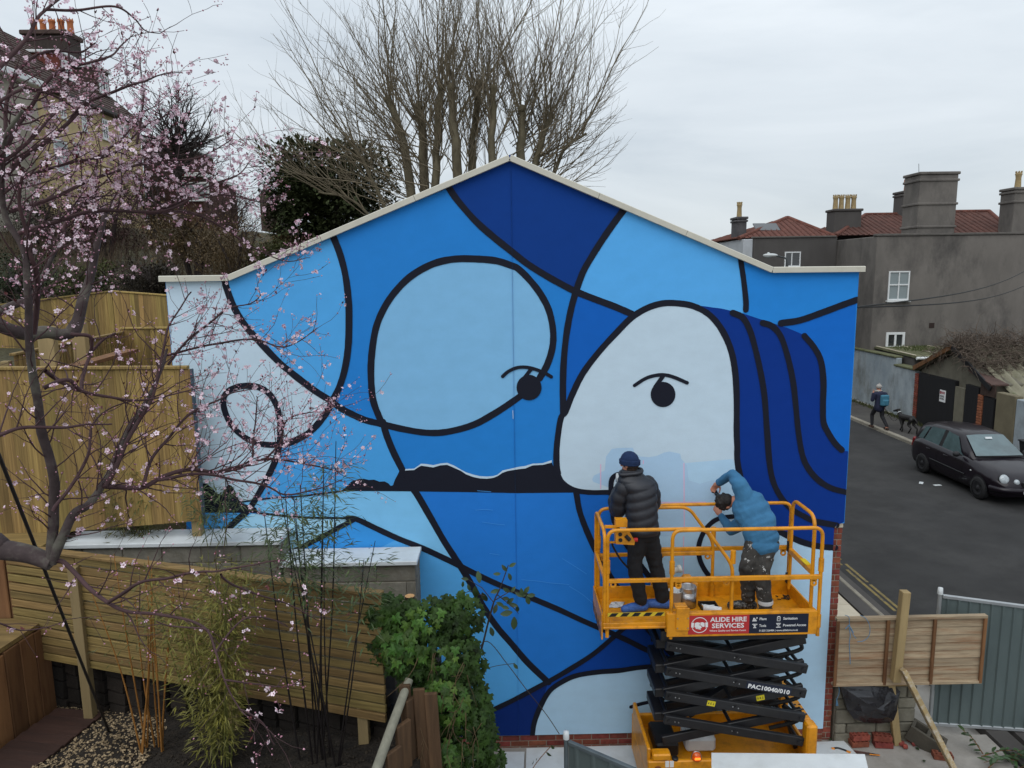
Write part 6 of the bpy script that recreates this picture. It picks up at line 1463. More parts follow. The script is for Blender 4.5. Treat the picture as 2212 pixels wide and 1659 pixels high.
# body stations: l, sill z, belt z, top z of body (bonnet/deck), half width at sill/belt/top
st=[(-.70,.34,.55,.60,.66,.70,.60),(-.66,.24,.62,.86,.74,.78,.66),(-.50,.2,.66,.97,.79,.825,.70),(-.2,.2,.68,.98,.80,.835,.72),(.4,.18,.66,.96,.80,.835,.735),(1.2,.18,.64,.94,.80,.835,.735),(1.75,.18,.64,.93,.80,.832,.73),(2.1,.19,.64,.90,.80,.83,.70),(2.5,.2,.63,.83,.79,.82,.64),(2.8,.2,.6,.76,.77,.80,.58),(3.0,.22,.56,.68,.72,.74,.50),(3.13,.26,.50,.56,.60,.62,.42),(3.17,.3,.42,.46,.5,.52,.36)]
rows=[]
for l,zs,zb,zt_,ws,wb,wt in st:
    half=[(0,zs-.02),(ws*.9,zs-.02),(ws,zs+.06),(wb,(zs+zb)/2+.05),(wb,zb),(wb*.985,zb+(zt_-zb)*.45),(wt+.05,zt_-.03),(wt,zt_),(wt*.6,zt_+.025),(0,zt_+.035)]
    ring=[(s,z_) for s,z_ in half]+[(-s,z_) for s,z_ in half[::-1][1:]]
    rows.append([K(l,s,z_) for s,z_ in ring])
body=loft(rows,'body',M_car,car)
cst=[(-.62,.80,.71,.93,.60,1.00),(-.52,.80,.72,.925,.60,1.30),(-.38,.80,.73,.92,.585,1.41),(.1,.80,.735,.91,.58,1.465),(.6,.80,.735,.90,.58,1.48),(1.0,.80,.735,.895,.575,1.465),(1.28,.80,.735,.89,.57,1.42),(1.62,.80,.735,.89,.62,1.20),(2.02,.80,.73,.89,.68,.945)]
rows=[]
for l,_,wb,zb,wt,zt_ in cst:
    half=[(0,zb-.05),(wb,zb-.05),(wb,zb+.01),(wb+(wt-wb)*.5+.02,zb+(zt_-zb)*.5),(wt+.02,zt_-.06 if zt_-zb>.2 else zb+(zt_-zb)*.8),(wt-.06,zt_-.01),(wt*.5,zt_+.012),(0,zt_+.018)]
    ring=half+[(-s,z_) for s,z_ in half[::-1][1:]]
    rows.append([K(l,s,z_) for s,z_ in ring])
cab=loft(rows,'cabin',M_car,car)
def cabp(l,f,out=.006):      # point on driver's side of the cabin: f 0 belt .. 1 roof edge
    for i in range(len(cst)-1):
        if cst[i][0]<=l<=cst[i+1][0]:
            t=(l-cst[i][0])/(cst[i+1][0]-cst[i][0]); a=[cst[i][q]*(1-t)+cst[i+1][q]*t for q in range(6)]; break
    wb,zb,wt,zt_=a[2:]; s=wb+(wt-wb)*f+.02*(1-abs(2*f-1))+.022*f ; return K(l,s+.012+out,zb+.01+(zt_-zb-.06)*f)
def glasspane(poly,name,m,side=1,lab=None,out=.006):
    P_=[cabp(l,f,out) for l,f in poly]
    if side<0: P_=[Vector((2*(cx0-.02+.83)-p.x,p.y,p.z)) for p in P_]
    mb=MB(); c=sum(P_,Vector())/len(P_); mb.add(P_+[c],[(i,(i+1)%len(P_),len(P_)) for i in range(len(P_))]); return mb.build(name,m,car,recalc=True)
for s in(1,-1):
    glasspane([(-.42,.1),(-.2,.06),(-.02,.93),(-.24,.86)],'side_window',M_cglass,s)
    glasspane([(-.14,.06),(.58,.04),(.66,.97),(.06,.94)],'side_window',M_cglass,s)
    glasspane([(.72,.04),(1.72,.05),(1.55,.35),(1.24,.95),(.8,.97)],'side_window',M_cglass,s)
    glasspane([(.58,.02),(.72,.02),(.8,.98),(.66,.98)],'door_pillar',M_trim,s,out=.004)
ws=[K(1.34,.50,1.392),K(1.34,.25,1.408),K(1.34,-.25,1.408),K(1.34,-.50,1.392),K(1.98,-.62,.985),K(2.03,-.3,.995),K(2.03,.3,.995),K(1.98,.62,.985)]
nrm=Vector((0,-.5,.85)).normalized()
mb=MB(); W_=[p+nrm*.022 for p in ws]; c=sum(W_,Vector())/8+nrm*.02; mb.add(W_+[c],[(i,(i+1)%8,8) for i in range(8)],0,True); wsc=mb.build('windscreen',M_cglass,car,recalc=True)
mb=MB(); mb.cbox(K(1.5,0,1.345)+nrm*.02,(.09,.012,.03),Matrix.Rotation(R_(-35),3,'X'),.004); mb.build('mirror_mount',M_white,wsc)
mb=MB(); mb.tube([K(2.03,.6,.98),K(2.04,-.6,.98)],.014,6); mb.build('wiper',M_trim,wsc)
for l in(0,WB):
    for s in(.80,-.80):
        sg_=1 if s>0 else -1; c=K(l,s*.0+sg_*.70,.29); axx=(-sg_,0,0)
        mb=MB(); mb.lathe([(.17,.0),(.25,.0),(.285,.02),(.29,.08),(.29,.12),(.27,.155),(.2,.16)],c,28,axx); w=mb.build('wheel',M_tyre,car)
        mb=MB(); mb.lathe([(0,.15),(.05,.155),(.06,.135),(.12,.13),(.165,.15),(.195,.155),(.2,.13)],c,24,axx)
        for k in range(8): a=k*math.pi/4; mb.tube([c+Vector((-sg_*.136,.09*math.cos(a),.09*math.sin(a))),c+Vector((-sg_*.142,.09*math.cos(a),.09*math.sin(a)))],.016,8)
        mb.build('rim',M_rim,w)
        mb=MB(); 
        arcp=[c+Vector((-sg_*.125,.34*math.cos(a),.34*math.sin(a))) for a in [math.pi*i/14 for i in range(15)]]
        inn=[c+Vector((-sg_*.128,.27*math.cos(a),.27*math.sin(a))) for a in [math.pi*i/14 for i in range(15)]]
        mb.add(arcp+inn,[(i,i+1,16+i,15+i) for i in range(14)]); mb.build('wheel_arch',M_trim,car,recalc=True)
def lamp(c,r,name,par=car,d=(0,-.92,.35)):
    mb=MB(); mb.lathe([(r*1.12,-.03),(r*1.1,.004),(r,.012)],c,20,d); o=mb.build(name,M_trim,par)
    mb=MB(); mb.lathe([(r,.006),(r*.9,.03),(r*.5,.05),(0,.056)],c,20,d); mb.build('lens',mat('lamp_glass',C(168,176,180),rough=.12,var=.3,scale=22,bump=.2,bscale=30,spec=1) if 'lamp_glass' not in bpy.data.materials else bpy.data.materials['lamp_glass'],o)
for s in(1,-1): lamp(K(3.0,s*.56,.66),.125,'headlight'); lamp(K(3.08,s*.30,.60),.075,'fog_lamp')
mb=MB(); mb.box(*sorted((K(0,.2,0).x,K(0,-.2,0).x)),yr-3.2,yr-3.1,.5,.62,.01); grille=mb.build('grille',M_trim,car)
mb=MB(); mb.tube(crom([K(2.85,.80,.42),K(3.1,.66,.42),K(3.2,.35,.42),K(3.215,0,.42),K(3.2,-.35,.42),K(3.1,-.66,.42)],4),.075,8); mb.build('bumper',M_car,car)
xs_=sorted((K(0,.26,0).x,K(0,-.26,0).x)); mb=MB(); mb.box(xs_[0],xs_[1],yr-3.31,yr-3.295,.36,.47,.003); pl=mb.build('number_plate',M_sw,car)
mb=MB(); mb.box(xs_[0]+.003,xs_[0]+.05,yr-3.3125,yr-3.3105,.365,.465,.0005); mb.build('plate_band',mat('plate_blue',C(24,48,120),rough=.5,bump=0),pl)
text('lettering','W',.1,(xs_[0]+.065,yr-3.3125,.378),(1,0,0),(0,0,1),M_trim,pl,'LEFT',.02)
for s in(1,-1):
    mb=MB(); mb.ball(K(1.66,s*.93,.98),(.1,.07,.075),None,12,8); mb.beam(K(1.68,s*.8,.95),K(1.67,s*.88,.96),.05,.04); mb.build('door_mirror',M_trim,car)
    for l in(.42,1.0-.52):
        pass
    for l in(.18,.98):
        mb=MB(); mb.tube([K(l,s*.838,.79),K(l+.02,s*.86,.795),K(l+.14,s*.86,.79),K(l+.16,s*.838,.785)],.014,6); mb.build('door_handle',M_car,car)
    mb=MB(); mb.tube([K(.35,s*.842,.52),K(1.9,s*.842,.5)],.018,6); mb.build('rubbing_strip',M_trim,car)
    for l in(.66,1.78):
        mb=MB(); mb.tube([K(l,s*.838,.88),K(l,s*.8415,.66),K(l-.02,s*.83,.3)],.004,4); mb.build('door_gap',M_blk,car)
    mb=MB(); mb.ball(K(2.12,s*.825,.66),(.012,.035,.02),None,8,5); mb.build('side_repeater',M_white,car)
    mb=MB(); mb.cbox(K(-.62,s*.72,.78),(.06,.06,.15),Matrix.Rotation(R_(12),3,'X'),.03); mb.build('tail_lamp',mat('tail_red',C(120,22,24),rough=.25,bump=0),car)
# wheelie bin
bp=Vector((14.75,10.9,.1)); bn=thing('wheelie_bin','black wheelie bin behind the parked car at the right edge','wheelie bin',bp)
mb=MB(); rows=[[bp+Vector((sx*w,sy*w*1.15,z_)) for sx,sy in((-1,-1),(1,-1),(1,1),(-1,1))] for z_,w in((.06,.2),(.5,.25),(.95,.29))]
mb.add([p for r in rows for p in r],[(j*4+i,j*4+(i+1)%4,(j+1)*4+(i+1)%4,(j+1)*4+i) for j in range(2) for i in range(4)]+[(3,2,1,0),(8,9,10,11)]); mb.build('bin_body',M_trim,bn,recalc=True)
mb=MB(); mb.box(bp.x-.32,bp.x+.32,bp.y-.36,bp.y+.36,1.052,1.09,.02); mb.box(bp.x-.22,bp.x+.22,bp.y-.26,bp.y+.26,1.0905,1.12,.02); lid=mb.build('lid',M_trim,bn)
mb=MB(); mb.box(bp.x-.1,bp.x+.1,bp.y-.1,bp.y+.06,1.1205,1.123,.0005); mb.build('label_patch',M_white,lid)
for s in(-1,1): mb=MB(); mb.lathe([(0,0),(.1,0),(.1,.05),(0,.05)],bp+Vector((s*.2-.025,.25,.1)),14,(1,0,0)); mb.build('wheel',M_tyre,bn)

for px,py,lb_ in((2025,1048,'white paper scrap on the tarmac beside the parked car'),(1990,1043,'smaller white paper scrap on the tarmac behind the other one')):
    p=Zp(px,py,.006); m=MB(); m.cbox(p,(.1,.05,.006),Matrix.Rotation(U(0,1),3,'Z'),.002); o=top(m.build('paper_scrap',M_white)); fin(o,lb_,'litter')
# ------------------------------------------------------------------ terrace of houses up the hill on the left
M_bath=mat('bath_stone',C(190,170,128),rough=.9,var=.14,scale=1.4,bump=.25,bscale=25,dirt=C(112,100,76),dscale=.7,damt=.6,detail=9)
M_cream=mat('cream_stone',C(160,154,140),rough=.9,var=.12,scale=1.4,bump=.2,dirt=C(118,112,100),dscale=.8)
M_slate=mat('brown_slate',C(72,56,50),rough=.85,var=.3,scale=3,bump=.4,bscale=20,stretch=(1,1,3),dirt=C(52,44,42),dscale=1)
M_dbrick=mat('dormer_brick',C(104,54,44),rough=.9,var=.3,scale=6,bump=.3)
XF=-26.0
D3_=lambda x,y:(x*.2396,52+y*.2396)
lh=thing('terrace_house','yellow stone terraced house with dormers and big chimney up the hill behind the blossom','house',(XF-4,36,8.5))
yr_=Xp(300,262,XF).y; ze_=Xp(295,268,XF).z; yl_=Xp(60,150,XF).y
ze2=ze_
mb=MB(); mb.box(XF-9,XF,yl_,yr_,5,ze_,.03); mb.build('wall',M_bath,lh)
ca=thing('terrace_house','cream fronted terraced house cut by the left edge behind the blossom','house',(XF-4,26,8.5))
mb=MB(); mb.box(XF-9,XF+.35,yl_-12,yl_-.02,5,ze_-.1,.03); mb.build('wall',M_cream,ca)
def roofprism(par,y0,y1,zz,m,h=4.3,lab=None):
    mb=MB(); mb.prism([(XF+.45,y0,zz),(XF-9.4,y0,zz),(XF-4.6,y0,zz+h)],(0,y1-y0,0)); o=mb.build('roof',m,par,label=lab,recalc=True)
    for k in range(15):
        t=(k+.5)/15; c=MB(); c.beam((XF+.45-5.05*t,y0,zz+h*t+.02),(XF+.45-5.05*t,y1,zz+h*t+.02),.06,.05,up=(h,0,5.05)); c.build('slate_course',m,o)
    return o
roofprism(lh,yl_,yr_,ze_,M_slate); roofprism(ca,yl_-12,yl_-.02,ze_-.1,M_slate)
mb=MB(); mb.box(XF,XF+.5,yl_,yr_,ze_-.25,ze_-.02,.05); mb.build('gutter',mat('gutter_dark',C(52,48,46),rough=.7),lh)
mb=MB(); mb.box(XF+.36,XF+.9,yl_-12,yl_-.05,ze_-.5,ze_-.12,.05); mb.build('cornice',M_frame,ca)
mb=MB(); mb.box(XF,XF+.12,yl_+.02,yr_,13.2,13.45,.03); mb.build('string_course',M_bath,lh)
def wx(par,x0,y0,x1,y1,panes=((0,.5,1),(0,.5,1)),glass=M_glass,xo=0,**k):
    a=Xp(x0,(y0+y1)/2,XF+xo); b=Xp(x1,(y0+y1)/2,XF+xo); t=Xp((x0+x1)/2,y0,XF+xo); u=Xp((x0+x1)/2,y1,XF+xo)
    # wall facing +x: horizontal unit runs along +y so that the outward normal is +x
    return window(par,Vector((XF+xo+.01,(a.y+b.y)/2,(t.z+u.z)/2)),(0,1,0),max(.55,abs(b.y-a.y)),abs(t.z-u.z),panes,glass,fr=.12,**k)
for (x0,y0,x1,y1) in((470,740,503,830),(545,690,582,850),(735,800,775,968),(920,860,970,1040),(1075,905,1110,1020),(1120,915,1160,1010)):
    a=D3_(x0,y0); b=D3_(x1,y1); wx(lh,a[0],a[1],b[0],b[1])
for (x0,y0,x1,y1) in((300,1110,345,1290),(650,1070,712,1240)):
    a=D3_(x0,y0); b=D3_(x1,y1); wx(lh,a[0],a[1],b[0],b[1])
for (x0,y0,x1,y1) in((45,400,115,480),(10,640,60,760),(10,980,70,1200)):
    a=D3_(x0,y0); b=D3_(x1,y1); wx(ca,a[0],a[1],b[0],b[1],xo=.37)
# bay with the big window
a=D3_(490,1050); b=D3_(610,1330); q0=Xp(*a,XF+1.1); q1=Xp(*b,XF+1.1)
mb=MB(); mb.box(XF,XF+1.1,min(q0.y,q1.y)-.7,max(q0.y,q1.y)+.9,5,max(q0.z,q1.z)+.7,.05); bay=mb.build('bay',M_bath,lh)
wx(lh,a[0],a[1],b[0],b[1],((0,1),(0,.5,1)),M_glassb,xo=1.1)
# dormers, chimney
def dormer(x0,y0,x1,y1,depth,m,lab):
    xo=-1.4; a=Xp(x0,(y0+y1)/2,XF+xo); b=Xp(x1,(y0+y1)/2,XF+xo); t=Xp(x0,y0,XF+xo); u=Xp(x0,y1,XF+xo)
    o=MB(); o.box(XF+xo-depth,XF+xo,min(a.y,b.y)-.25,max(a.y,b.y)+.25,u.z-.6,t.z+.25,.03); d=o.build('dormer',m,lh,label=lab)
    r=MB(); r.box(XF+xo-depth-.1,XF+xo+.2,min(a.y,b.y)-.4,max(a.y,b.y)+.4,t.z+.251,t.z+.42,.03); r.build('dormer_roof',M_frame,d)
    w=MB(); n=3
    window(lh,Vector((XF+xo+.012,(a.y+b.y)/2,(t.z+u.z)/2)),(0,1,0),abs(a.y-b.y),abs(t.z-u.z),((0,.34,.67,1),(0,1)),M_glassb,fr=.14)
a=D3_(553,310); b=D3_(640,470); dormer(a[0],a[1],b[0],b[1],3,M_dbrick,'red brick dormer below the chimney')
a=D3_(890,440); b=D3_(968,610); dormer(a[0],a[1],b[0],b[1],3,M_slate,'slate hung dormer nearer the roof end')
xo=-4.6; a=Xp(82,70,XF+xo); b=Xp(150,70,XF+xo); zt_=Xp(110,80,XF+xo).z; yb2=(a.y+b.y)/2
yb2=Xp(118,90,XF+xo).y
mb=MB(); mb.box(XF+xo-1.6,XF+xo+1.3,yb2-.9,yb2+.9,ze_+2,zt_,.05); o=mb.build('chimney',mat('dark_stack',C(58,50,46),rough=.95,var=.2,bump=.3),lh,label='broad dark chimney stack with a row of orange pots')
mb=MB(); mb.box(XF+xo-1.75,XF+xo+1.45,yb2-1.05,yb2+1.05,zt_+.001,zt_+.3,.05); mb.build('cap_course',M_slate,o)
for i in range(5): mb=MB(); pot(mb,(XF+xo-1.3+i*.62,yb2,zt_+.3),1.0,.22); mb.build('chimney_pot',M_poto,o)
# brick house further on
bh=thing('brick_house','small dark brick house with white flat dormer beyond the terrace','house',(-24,52,8))
a=Y(305,306,50); b=Y(372,306,50); c=Y(430,392,50)
mb=MB(); mb.box(a.x,b.x,50,58,5,a.z-.1,.05); mb.box(b.x+.02,c.x,50.5,58,5,b.z-2.6,.05); mb.build('wall',mat('dark_red_brick',C(70,42,36),rough=.9,var=.3,scale=6,bump=.3),bh)
mb=MB(); mb.box(a.x-.2,b.x+.2,49.8,58,a.z-.099,a.z+.25,.04); mb.box(b.x+.03,c.x+.3,50.2,58,b.z-2.599,b.z-2.3,.04); mb.build('flat_roof',M_frame,bh)
q=Y(400,330,50.4); window(bh,Vector((q.x,50.48,b.z-3.7)),(1,0,0),3.2,1.4,((0,.33,.66,1),(0,1)),M_glassb,fr=.14)
fh=thing('far_house','tiny far roofs on the skyline left of the evergreen','house',Y(585,415,75))
q0=Y(560,420,75); q1=Y(604,420,75); zz=Y(580,408,75).z
mb=MB(); mb.prism([(q0.x,75,q0.z-4),(q1.x,75,q0.z-4),(q1.x,75,q0.z),((q0.x+q1.x)/2,75,zz),(q0.x,75,q0.z)],(0,6,0)); mb.build('wall',M_slate,fh,recalc=True)
# ------------------------------------------------------------------ trees
M_bark=mat('grey_bark',C(98,90,72),rough=.95,var=.35,scale=5,bump=.4,bscale=20,stretch=(1,1,.4),col2=C(118,110,90),dirt=C(78,74,52),dscale=1.2)
M_twig=mat('twig_bark',C(112,102,84),rough=.95,var=.25,scale=4,bump=0)
M_darktwig=mat('dark_twig',C(54,46,44),rough=.95,var=.3,scale=4,bump=0)
def shoot(mb,p,d,L,r,up=.25,wob=.12,seg=6,sub=0,sublen=.35,n=4,tips=None,r1=.25):
    pts=[p.copy()]; d=d.normalized(); st=L/seg; rs=[r]
    dirs=[]
    for i in range(seg):
        d=(d+Vector((U(-wob,wob),U(-wob,wob),U(-wob,wob)))+Vector((0,0,up/seg))).normalized()
        p=p+d*st; pts.append(p.copy()); rs.append(r*(1-(1-r1)*(i+1)/seg)); dirs.append(d.copy())
    mb.tube(pts,rs,n,False)
    for k in range(sub):
        t=U(.2,.97); i=min(int(t*seg),seg-1); f=t*seg-i; q=pts[i].lerp(pts[i+1],f); dd=dirs[i]
        u_,v_,_=basis(dd); a=U(0,6.28); nd=(dd*U(.65,1.0)+(u_*math.cos(a)+v_*math.sin(a))*U(.5,.9)).normalized()
        shoot(mb,q,nd,L*sublen*U(.5,1.1)*(1.15-t*.6),max(rs[i]*.5,.004),up,wob,4,0,0,3,r1=.5)
    return pts,dirs
# big bare pollarded tree behind the gable
YT=12.0
bt_=thing('bare_tree','tall bare multi stemmed pollard tree rising behind the gable','tree',(-2.4,YT,3.5))
tr=MB(); cw=MB()
stems=[((905,470),(868,300),(838,215),.19),((918,470),(915,330),(905,230),.2),((935,460),(942,330),(952,190),.17),((1000,455),(985,330),(975,190),.2),((1015,450),(1020,330),(1035,180),.16),((1060,430),(1062,320),(1066,190),.16),((1120,400),(1125,320),(1128,235),.19),((1135,400),(1165,320),(1190,250),.15),((880,460),(800,380),(760,300),.07),((1150,400),(1215,330),(1265,290),.07),((895,480),(770,440),(690,415),.06)]
for (b0,m0,t0,r) in stems:
    yo=U(-.9,.9); B=Y(b0[0],b0[1],YT+yo*.4)+Vector((0,0,-1.2)); Mm=Y(m0[0],m0[1],YT+yo*.8); T=Y(t0[0],t0[1],YT+yo)
    pts=crom([B,Mm,T],6); n=len(pts); tr.tube([p+Vector((U(-.03,.03),U(-.03,.03),0)) for p in pts],[r*.78*(1-.42*i/(n-1)) for i in range(n)],9)
    tr.ball(T,r*.6,None,8,6)
    k=34 if r>.1 else 14
    axis=(T-Mm).normalized()
    for i in range(k):
        t=.25+.75*(i/k)**.7; q=pts[min(int(t*(n-1)),n-1)]
        a=U(0,6.28); out=Vector((math.cos(a),math.sin(a)*.75,0)); 
        lean=U(.2,1.2) if t<.9 else U(.1,.95)
        cx=(q.x-(-.9))/5.0
        d=(Vector((cx*(.62 if cx<0 else .4),0,0))+out*lean+Vector((0,0,U(.35,1.1)))+axis*.5).normalized()
        L=U(2.2,4.6)*(1.12 if t>.8 else .8)
        shoot(cw,q,d,L,U(.011,.024),.5,.16,7,12,.38,4)
for i in range(104):
    sg=-1 if i%2 else 1
    q=Y(U(830,960) if sg<0 else U(1080,1190),U(285,450),YT+U(-.8,.8)); el=R_(U(8,58)); d=Vector((sg*math.cos(el),U(-.7,.7),math.sin(el)))
    shoot(cw,q,d,U(2.2,4.2)*(1.1-.35*math.sin(el))*(.74 if sg>0 else 1),U(.010,.021),.5,.2,8,12,.36,4)
tr.build('trunk',M_bark,bt_); cw.build('crown',M_twig,bt_)
# smaller bare trees
def btree(label,px,pb,pt,pw,yy,seed,m=M_darktwig,dens=1,group=None):
    random.seed(seed); B=Y(px,pb,yy); T=Y(px,pt,yy); H=T.z-B.z; Wd=pw*(yy+8.2)/PX_F/2
    root=thing('bare_tree',label,'tree',B,group); t=MB(); c=MB()
    t.tube(crom([B-Vector((0,0,1)),B+Vector((U(-.2,.2),0,H*.3)),B+Vector((U(-.3,.3),0,H*.6))],5),[H*.022]*6+[H*.017]*3+[H*.01]*2,8)
    for i in range(int(46*dens)):
        f=U(.22,.62); q=B+Vector((U(-.1,.1),U(-.1,.1),H*f)); a=U(0,6.28); el=U(.15,1.2); 
        d=Vector((math.cos(a)*math.cos(el),math.sin(a)*math.cos(el),math.sin(el)))
        L=Wd*U(.7,1.1)*(1+.3*math.sin(el)) if el<.8 else H*(1-f)*U(.8,1.05)
        pts,dirs=shoot(c,q,d,L,H*.009,.25,.2,7,8,.42,4)
        for k in range(5):
            j=random.randrange(2,7); u_,v_,_=basis(dirs[j-1]); an=U(0,6.28); shoot(c,pts[j],dirs[j-1]*.7+(u_*math.cos(an)+v_*math.sin(an))*.8,L*.4,H*.004,.2,.25,5,5,.5,3)
    t.build('trunk',m,root); c.build('crown',m,root); return root
btree('dark bare round crowned tree between the terrace and the sky',392,470,190,190,34,5)
btree('low bare reddish bushy tree on the slope left of the evergreen',505,560,400,170,22,9,mat('red_twig',C(62,48,44),rough=.95,bump=0),.8)
# leafy masses
def leafcloud(name,label,cat,px,pb,pt,pw,yy,m,seed,n=5200,ls=.09,kind=None,group=None,trunk=True,lump=7,depth=.8,fat=1.0,twigs=0):
    random.seed(seed); B=Y(px,pb,yy); T=Y(px,pt,yy); H=T.z-B.z; Wd=pw*(yy+8.2)/PX_F/2
    root=thing(name,label,cat,B,group); mb=MB()
    lumps=[(Vector((U(-.6,.6)*Wd,U(-.6,.6)*Wd*depth,H*U(.3,.8))),U(.32,.5)*fat*min(Wd,H*.55)) for _ in range(lump*3)]
    lumps.append((Vector((0,0,H*.45)),min(Wd,H*.5)*.8))
    for i in range(n):
        c,r=random.choice(lumps); v=Vector((random.gauss(0,1),random.gauss(0,1),random.gauss(0,1))).normalized(); rr=r*U(.7,1.16)
        p=B+c+v*rr
        if p.z<B.z-.2 or p.z>T.z+.15: continue
        dr=(v+Vector((U(-.8,.8),U(-.8,.8),U(-.6,.8)))).normalized(); u_,w_,_=basis(dr); s=ls*U(.6,1.3)
        mb.add([p,p+dr*s*.5+u_*s*.28,p+dr*s,p+dr*s*.5-u_*s*.28],[(0,1,2,3)])
    if twigs:
        for i in range(twigs): 
            q=B+Vector((U(-.5,.5)*Wd,U(-.4,.4)*Wd,H*U(0,.5))); shoot(mb,q,Vector((U(-.8,.8),U(-.8,.8),1)),H*U(.35,.6),.008,.1,.25,4,2,.5,3)
    mb.build('crown',m,root)
    if trunk:
        t=MB()
        for k in range(5): t.tube([B-Vector((0,0,.6)),B+Vector((U(-.3,.3)*Wd,U(-.3,.3)*Wd,H*.5)),B+Vector((U(-.5,.5)*Wd,U(-.5,.5)*Wd,H*.85))],[.09,.05,.015],6)
        t.build('trunk',M_darktwig,root)
    return root
def leafmat(name,r,g,b,v=.5): return mat(name,C(r,g,b),rough=.7,var=v,scale=1.6,bump=0,spec=.25,detail=10)
M_ever=leafmat('evergreen_leaf',62,70,42); M_ever2=leafmat('laurel_dark',40,52,30); M_brown=leafmat('dry_scrub',92,76,52); M_olive=leafmat('olive_scrub',70,74,40); M_dk=leafmat('dark_shrub',50,44,36); M_maroon=leafmat('maroon_shrub',62,40,38)
leafcloud('evergreen_tree','dense dark evergreen tree left of the bare tree behind the roofline','tree',712,560,318,262,15,M_ever,11,26000,.17,lump=9,fat=1.25)
for i,(lab,px,pb,pt,pw,yy,m) in enumerate((('brown scrubby bush above the left roof slope','520 650 470 200 13'.split(),0,0,0,0,M_brown),('dark rounded shrub behind the far fence by the gable corner',(330,660,560,220,9.2),0,0,0,0,M_dk),('olive bush behind the far fence on the left',(190,690,560,200,10.5),0,0,0,0,M_olive),('dark green laurel above the fence at the left edge',(60,700,540,260,11),0,0,0,0,M_ever2),('dry brown bush on the bank below the brick house',(420,600,440,240,17),0,0,0,0,M_brown),('maroon leaved shrub in front of the terrace',(230,560,380,210,22),0,0,0,0,M_maroon),('dark ivy clad shrub below the terrace windows',(110,560,400,240,24),0,0,0,0,M_dk),('green holly beside the brown scrub',(600,620,520,120,12),0,0,0,0,M_olive),('brown bramble mound just behind the roof slope',(640,600,500,160,14),0,0,0,0,M_brown),('dark yew behind the maroon shrub',(330,520,340,170,30),0,0,0,0,M_dk))):
    a=[float(v) for v in px]; leafcloud('shrub',lab,'shrub',a[0],a[1],a[2],a[3],a[4],m,40+i,5200 if a[4]<16 else 4200,.07 if a[4]<16 else .1,twigs=220)
random.seed(99)
# thin scrub on the bank so the slope never reads as bare ground
mb=MB()
for i in range(2600):
    x=U(-24,-1.5); y=U(9,34); zz=hill(x,y); p=Vector((x,y,zz)); 
    for k in range(2): shoot(mb,p,Vector((U(-.7,.7),U(-.7,.7),1)),U(.5,1.5),.012,-.1,.25,3,2,.5,3)
o=top(mb.build('undergrowth',mat('scrub_stem',C(84,70,54),rough=.95,var=.4,scale=1,bump=0))); o['kind']='stuff'
# ------------------------------------------------------------------ blossoming plum tree in the foreground
random.seed(21)
M_pbark=mat('plum_bark',C(72,60,60),rough=.85,var=.4,scale=7,bump=.5,bscale=28,dirt=C(110,112,98),dscale=3.5,damt=.8)
M_ptwig=mat('plum_twig',C(70,48,50),rough=.8,var=.3,scale=6,bump=0)
M_petal=mat('petal',C(226,202,214),rough=.6,var=.08,scale=60,bump=0,objvar=.1,hue=.01,spec=.2,col2=C(240,224,230))
M_petalc=mat('petal_mixed',C(212,178,195),rough=.6,var=.12,scale=9,bump=0,spec=.2,col2=C(242,224,232))
M_core=mat('flower_core',C(150,52,80),rough=.6,bump=0)
M_bud=mat('bud',C(168,92,116),rough=.5,var=.3,scale=9,bump=0,col2=C(222,176,192)); M_rleaf=mat('plum_leaf',C(78,30,34),rough=.6,var=.4,scale=9,bump=0,col2=C(104,44,42))
def flower_geo(mb,c,nrm,s,pm=0,cm=1,cup=.25,n=5):
    u_,v_,d_=basis(nrm); a0=U(0,6.28); w=.62*s
    for k in range(n):
        a=a0+k*2*math.pi/n; r=u_*math.cos(a)+v_*math.sin(a); t=d_.cross(r); h=d_*cup*s*U(.5,1.2)
        mb.add([c+r*.1*s,c+r*.45*s+t*.34*s+h*.6,c+r*.86*s+t*.2*s+h,c+r*.86*s-t*.2*s+h,c+r*.45*s-t*.34*s+h*.6],[(0,1,2,3,4)],pm)
    mb.add([c+d_*.03*s+(u_*math.cos(k*1.2566)+v_*math.sin(k*1.2566))*.15*s for k in range(5)],[(0,1,2,3,4)],cm)
plum=thing('blossom_tree','plum tree in pink blossom filling the left foreground','tree',(-4.9,-4.6,1.5))
T1=lambda L,y:[Y(x*.3437,z_*.3437,y if not isinstance(y,(list,tuple)) else y[0]+(y[1]-y[0])*i/(len(L)-1)) for i,(x,z_) in enumerate(L)]
T4=lambda L,y:[Y(x*.336,553+z_*.336,y if not isinstance(y,(list,tuple)) else y[0]+(y[1]-y[0])*i/(len(L)-1)) for i,(x,z_) in enumerate(L)]
TB0=lambda L,y:[Y(x*.336,1106+z_*.336,y if not isinstance(y,(list,tuple)) else y[0]+(y[1]-y[0])*i/(len(L)-1)) for i,(x,z_) in enumerate(L)]
TL=lambda L,y:[Y(x*.2031,553+z_*.2031,y if not isinstance(y,(list,tuple)) else y[0]+(y[1]-y[0])*i/(len(L)-1)) for i,(x,z_) in enumerate(L)]
FK=Y(112,1216,-4.6)
limbs=[]
def L_(pts,r0,r1,den=1.0,fl=1.0,ln=1.0):
    if proj(pts[0])[0]<8: pts=[pts[0]-(pts[1]-pts[0])*.8]+pts
    limbs.append((pts,r0,r1,den,fl,ln))
trunkpts=[Vector((-4.9,-4.5,1.2)),Vector((-4.85,-4.55,2.4)),Vector((-4.5,-4.6,3.6)),Vector((-3.5,-4.6,4.12)),Y(-40,1186,-4.6),Y(0,1187,-4.6),Y(62,1197,-4.6),FK]
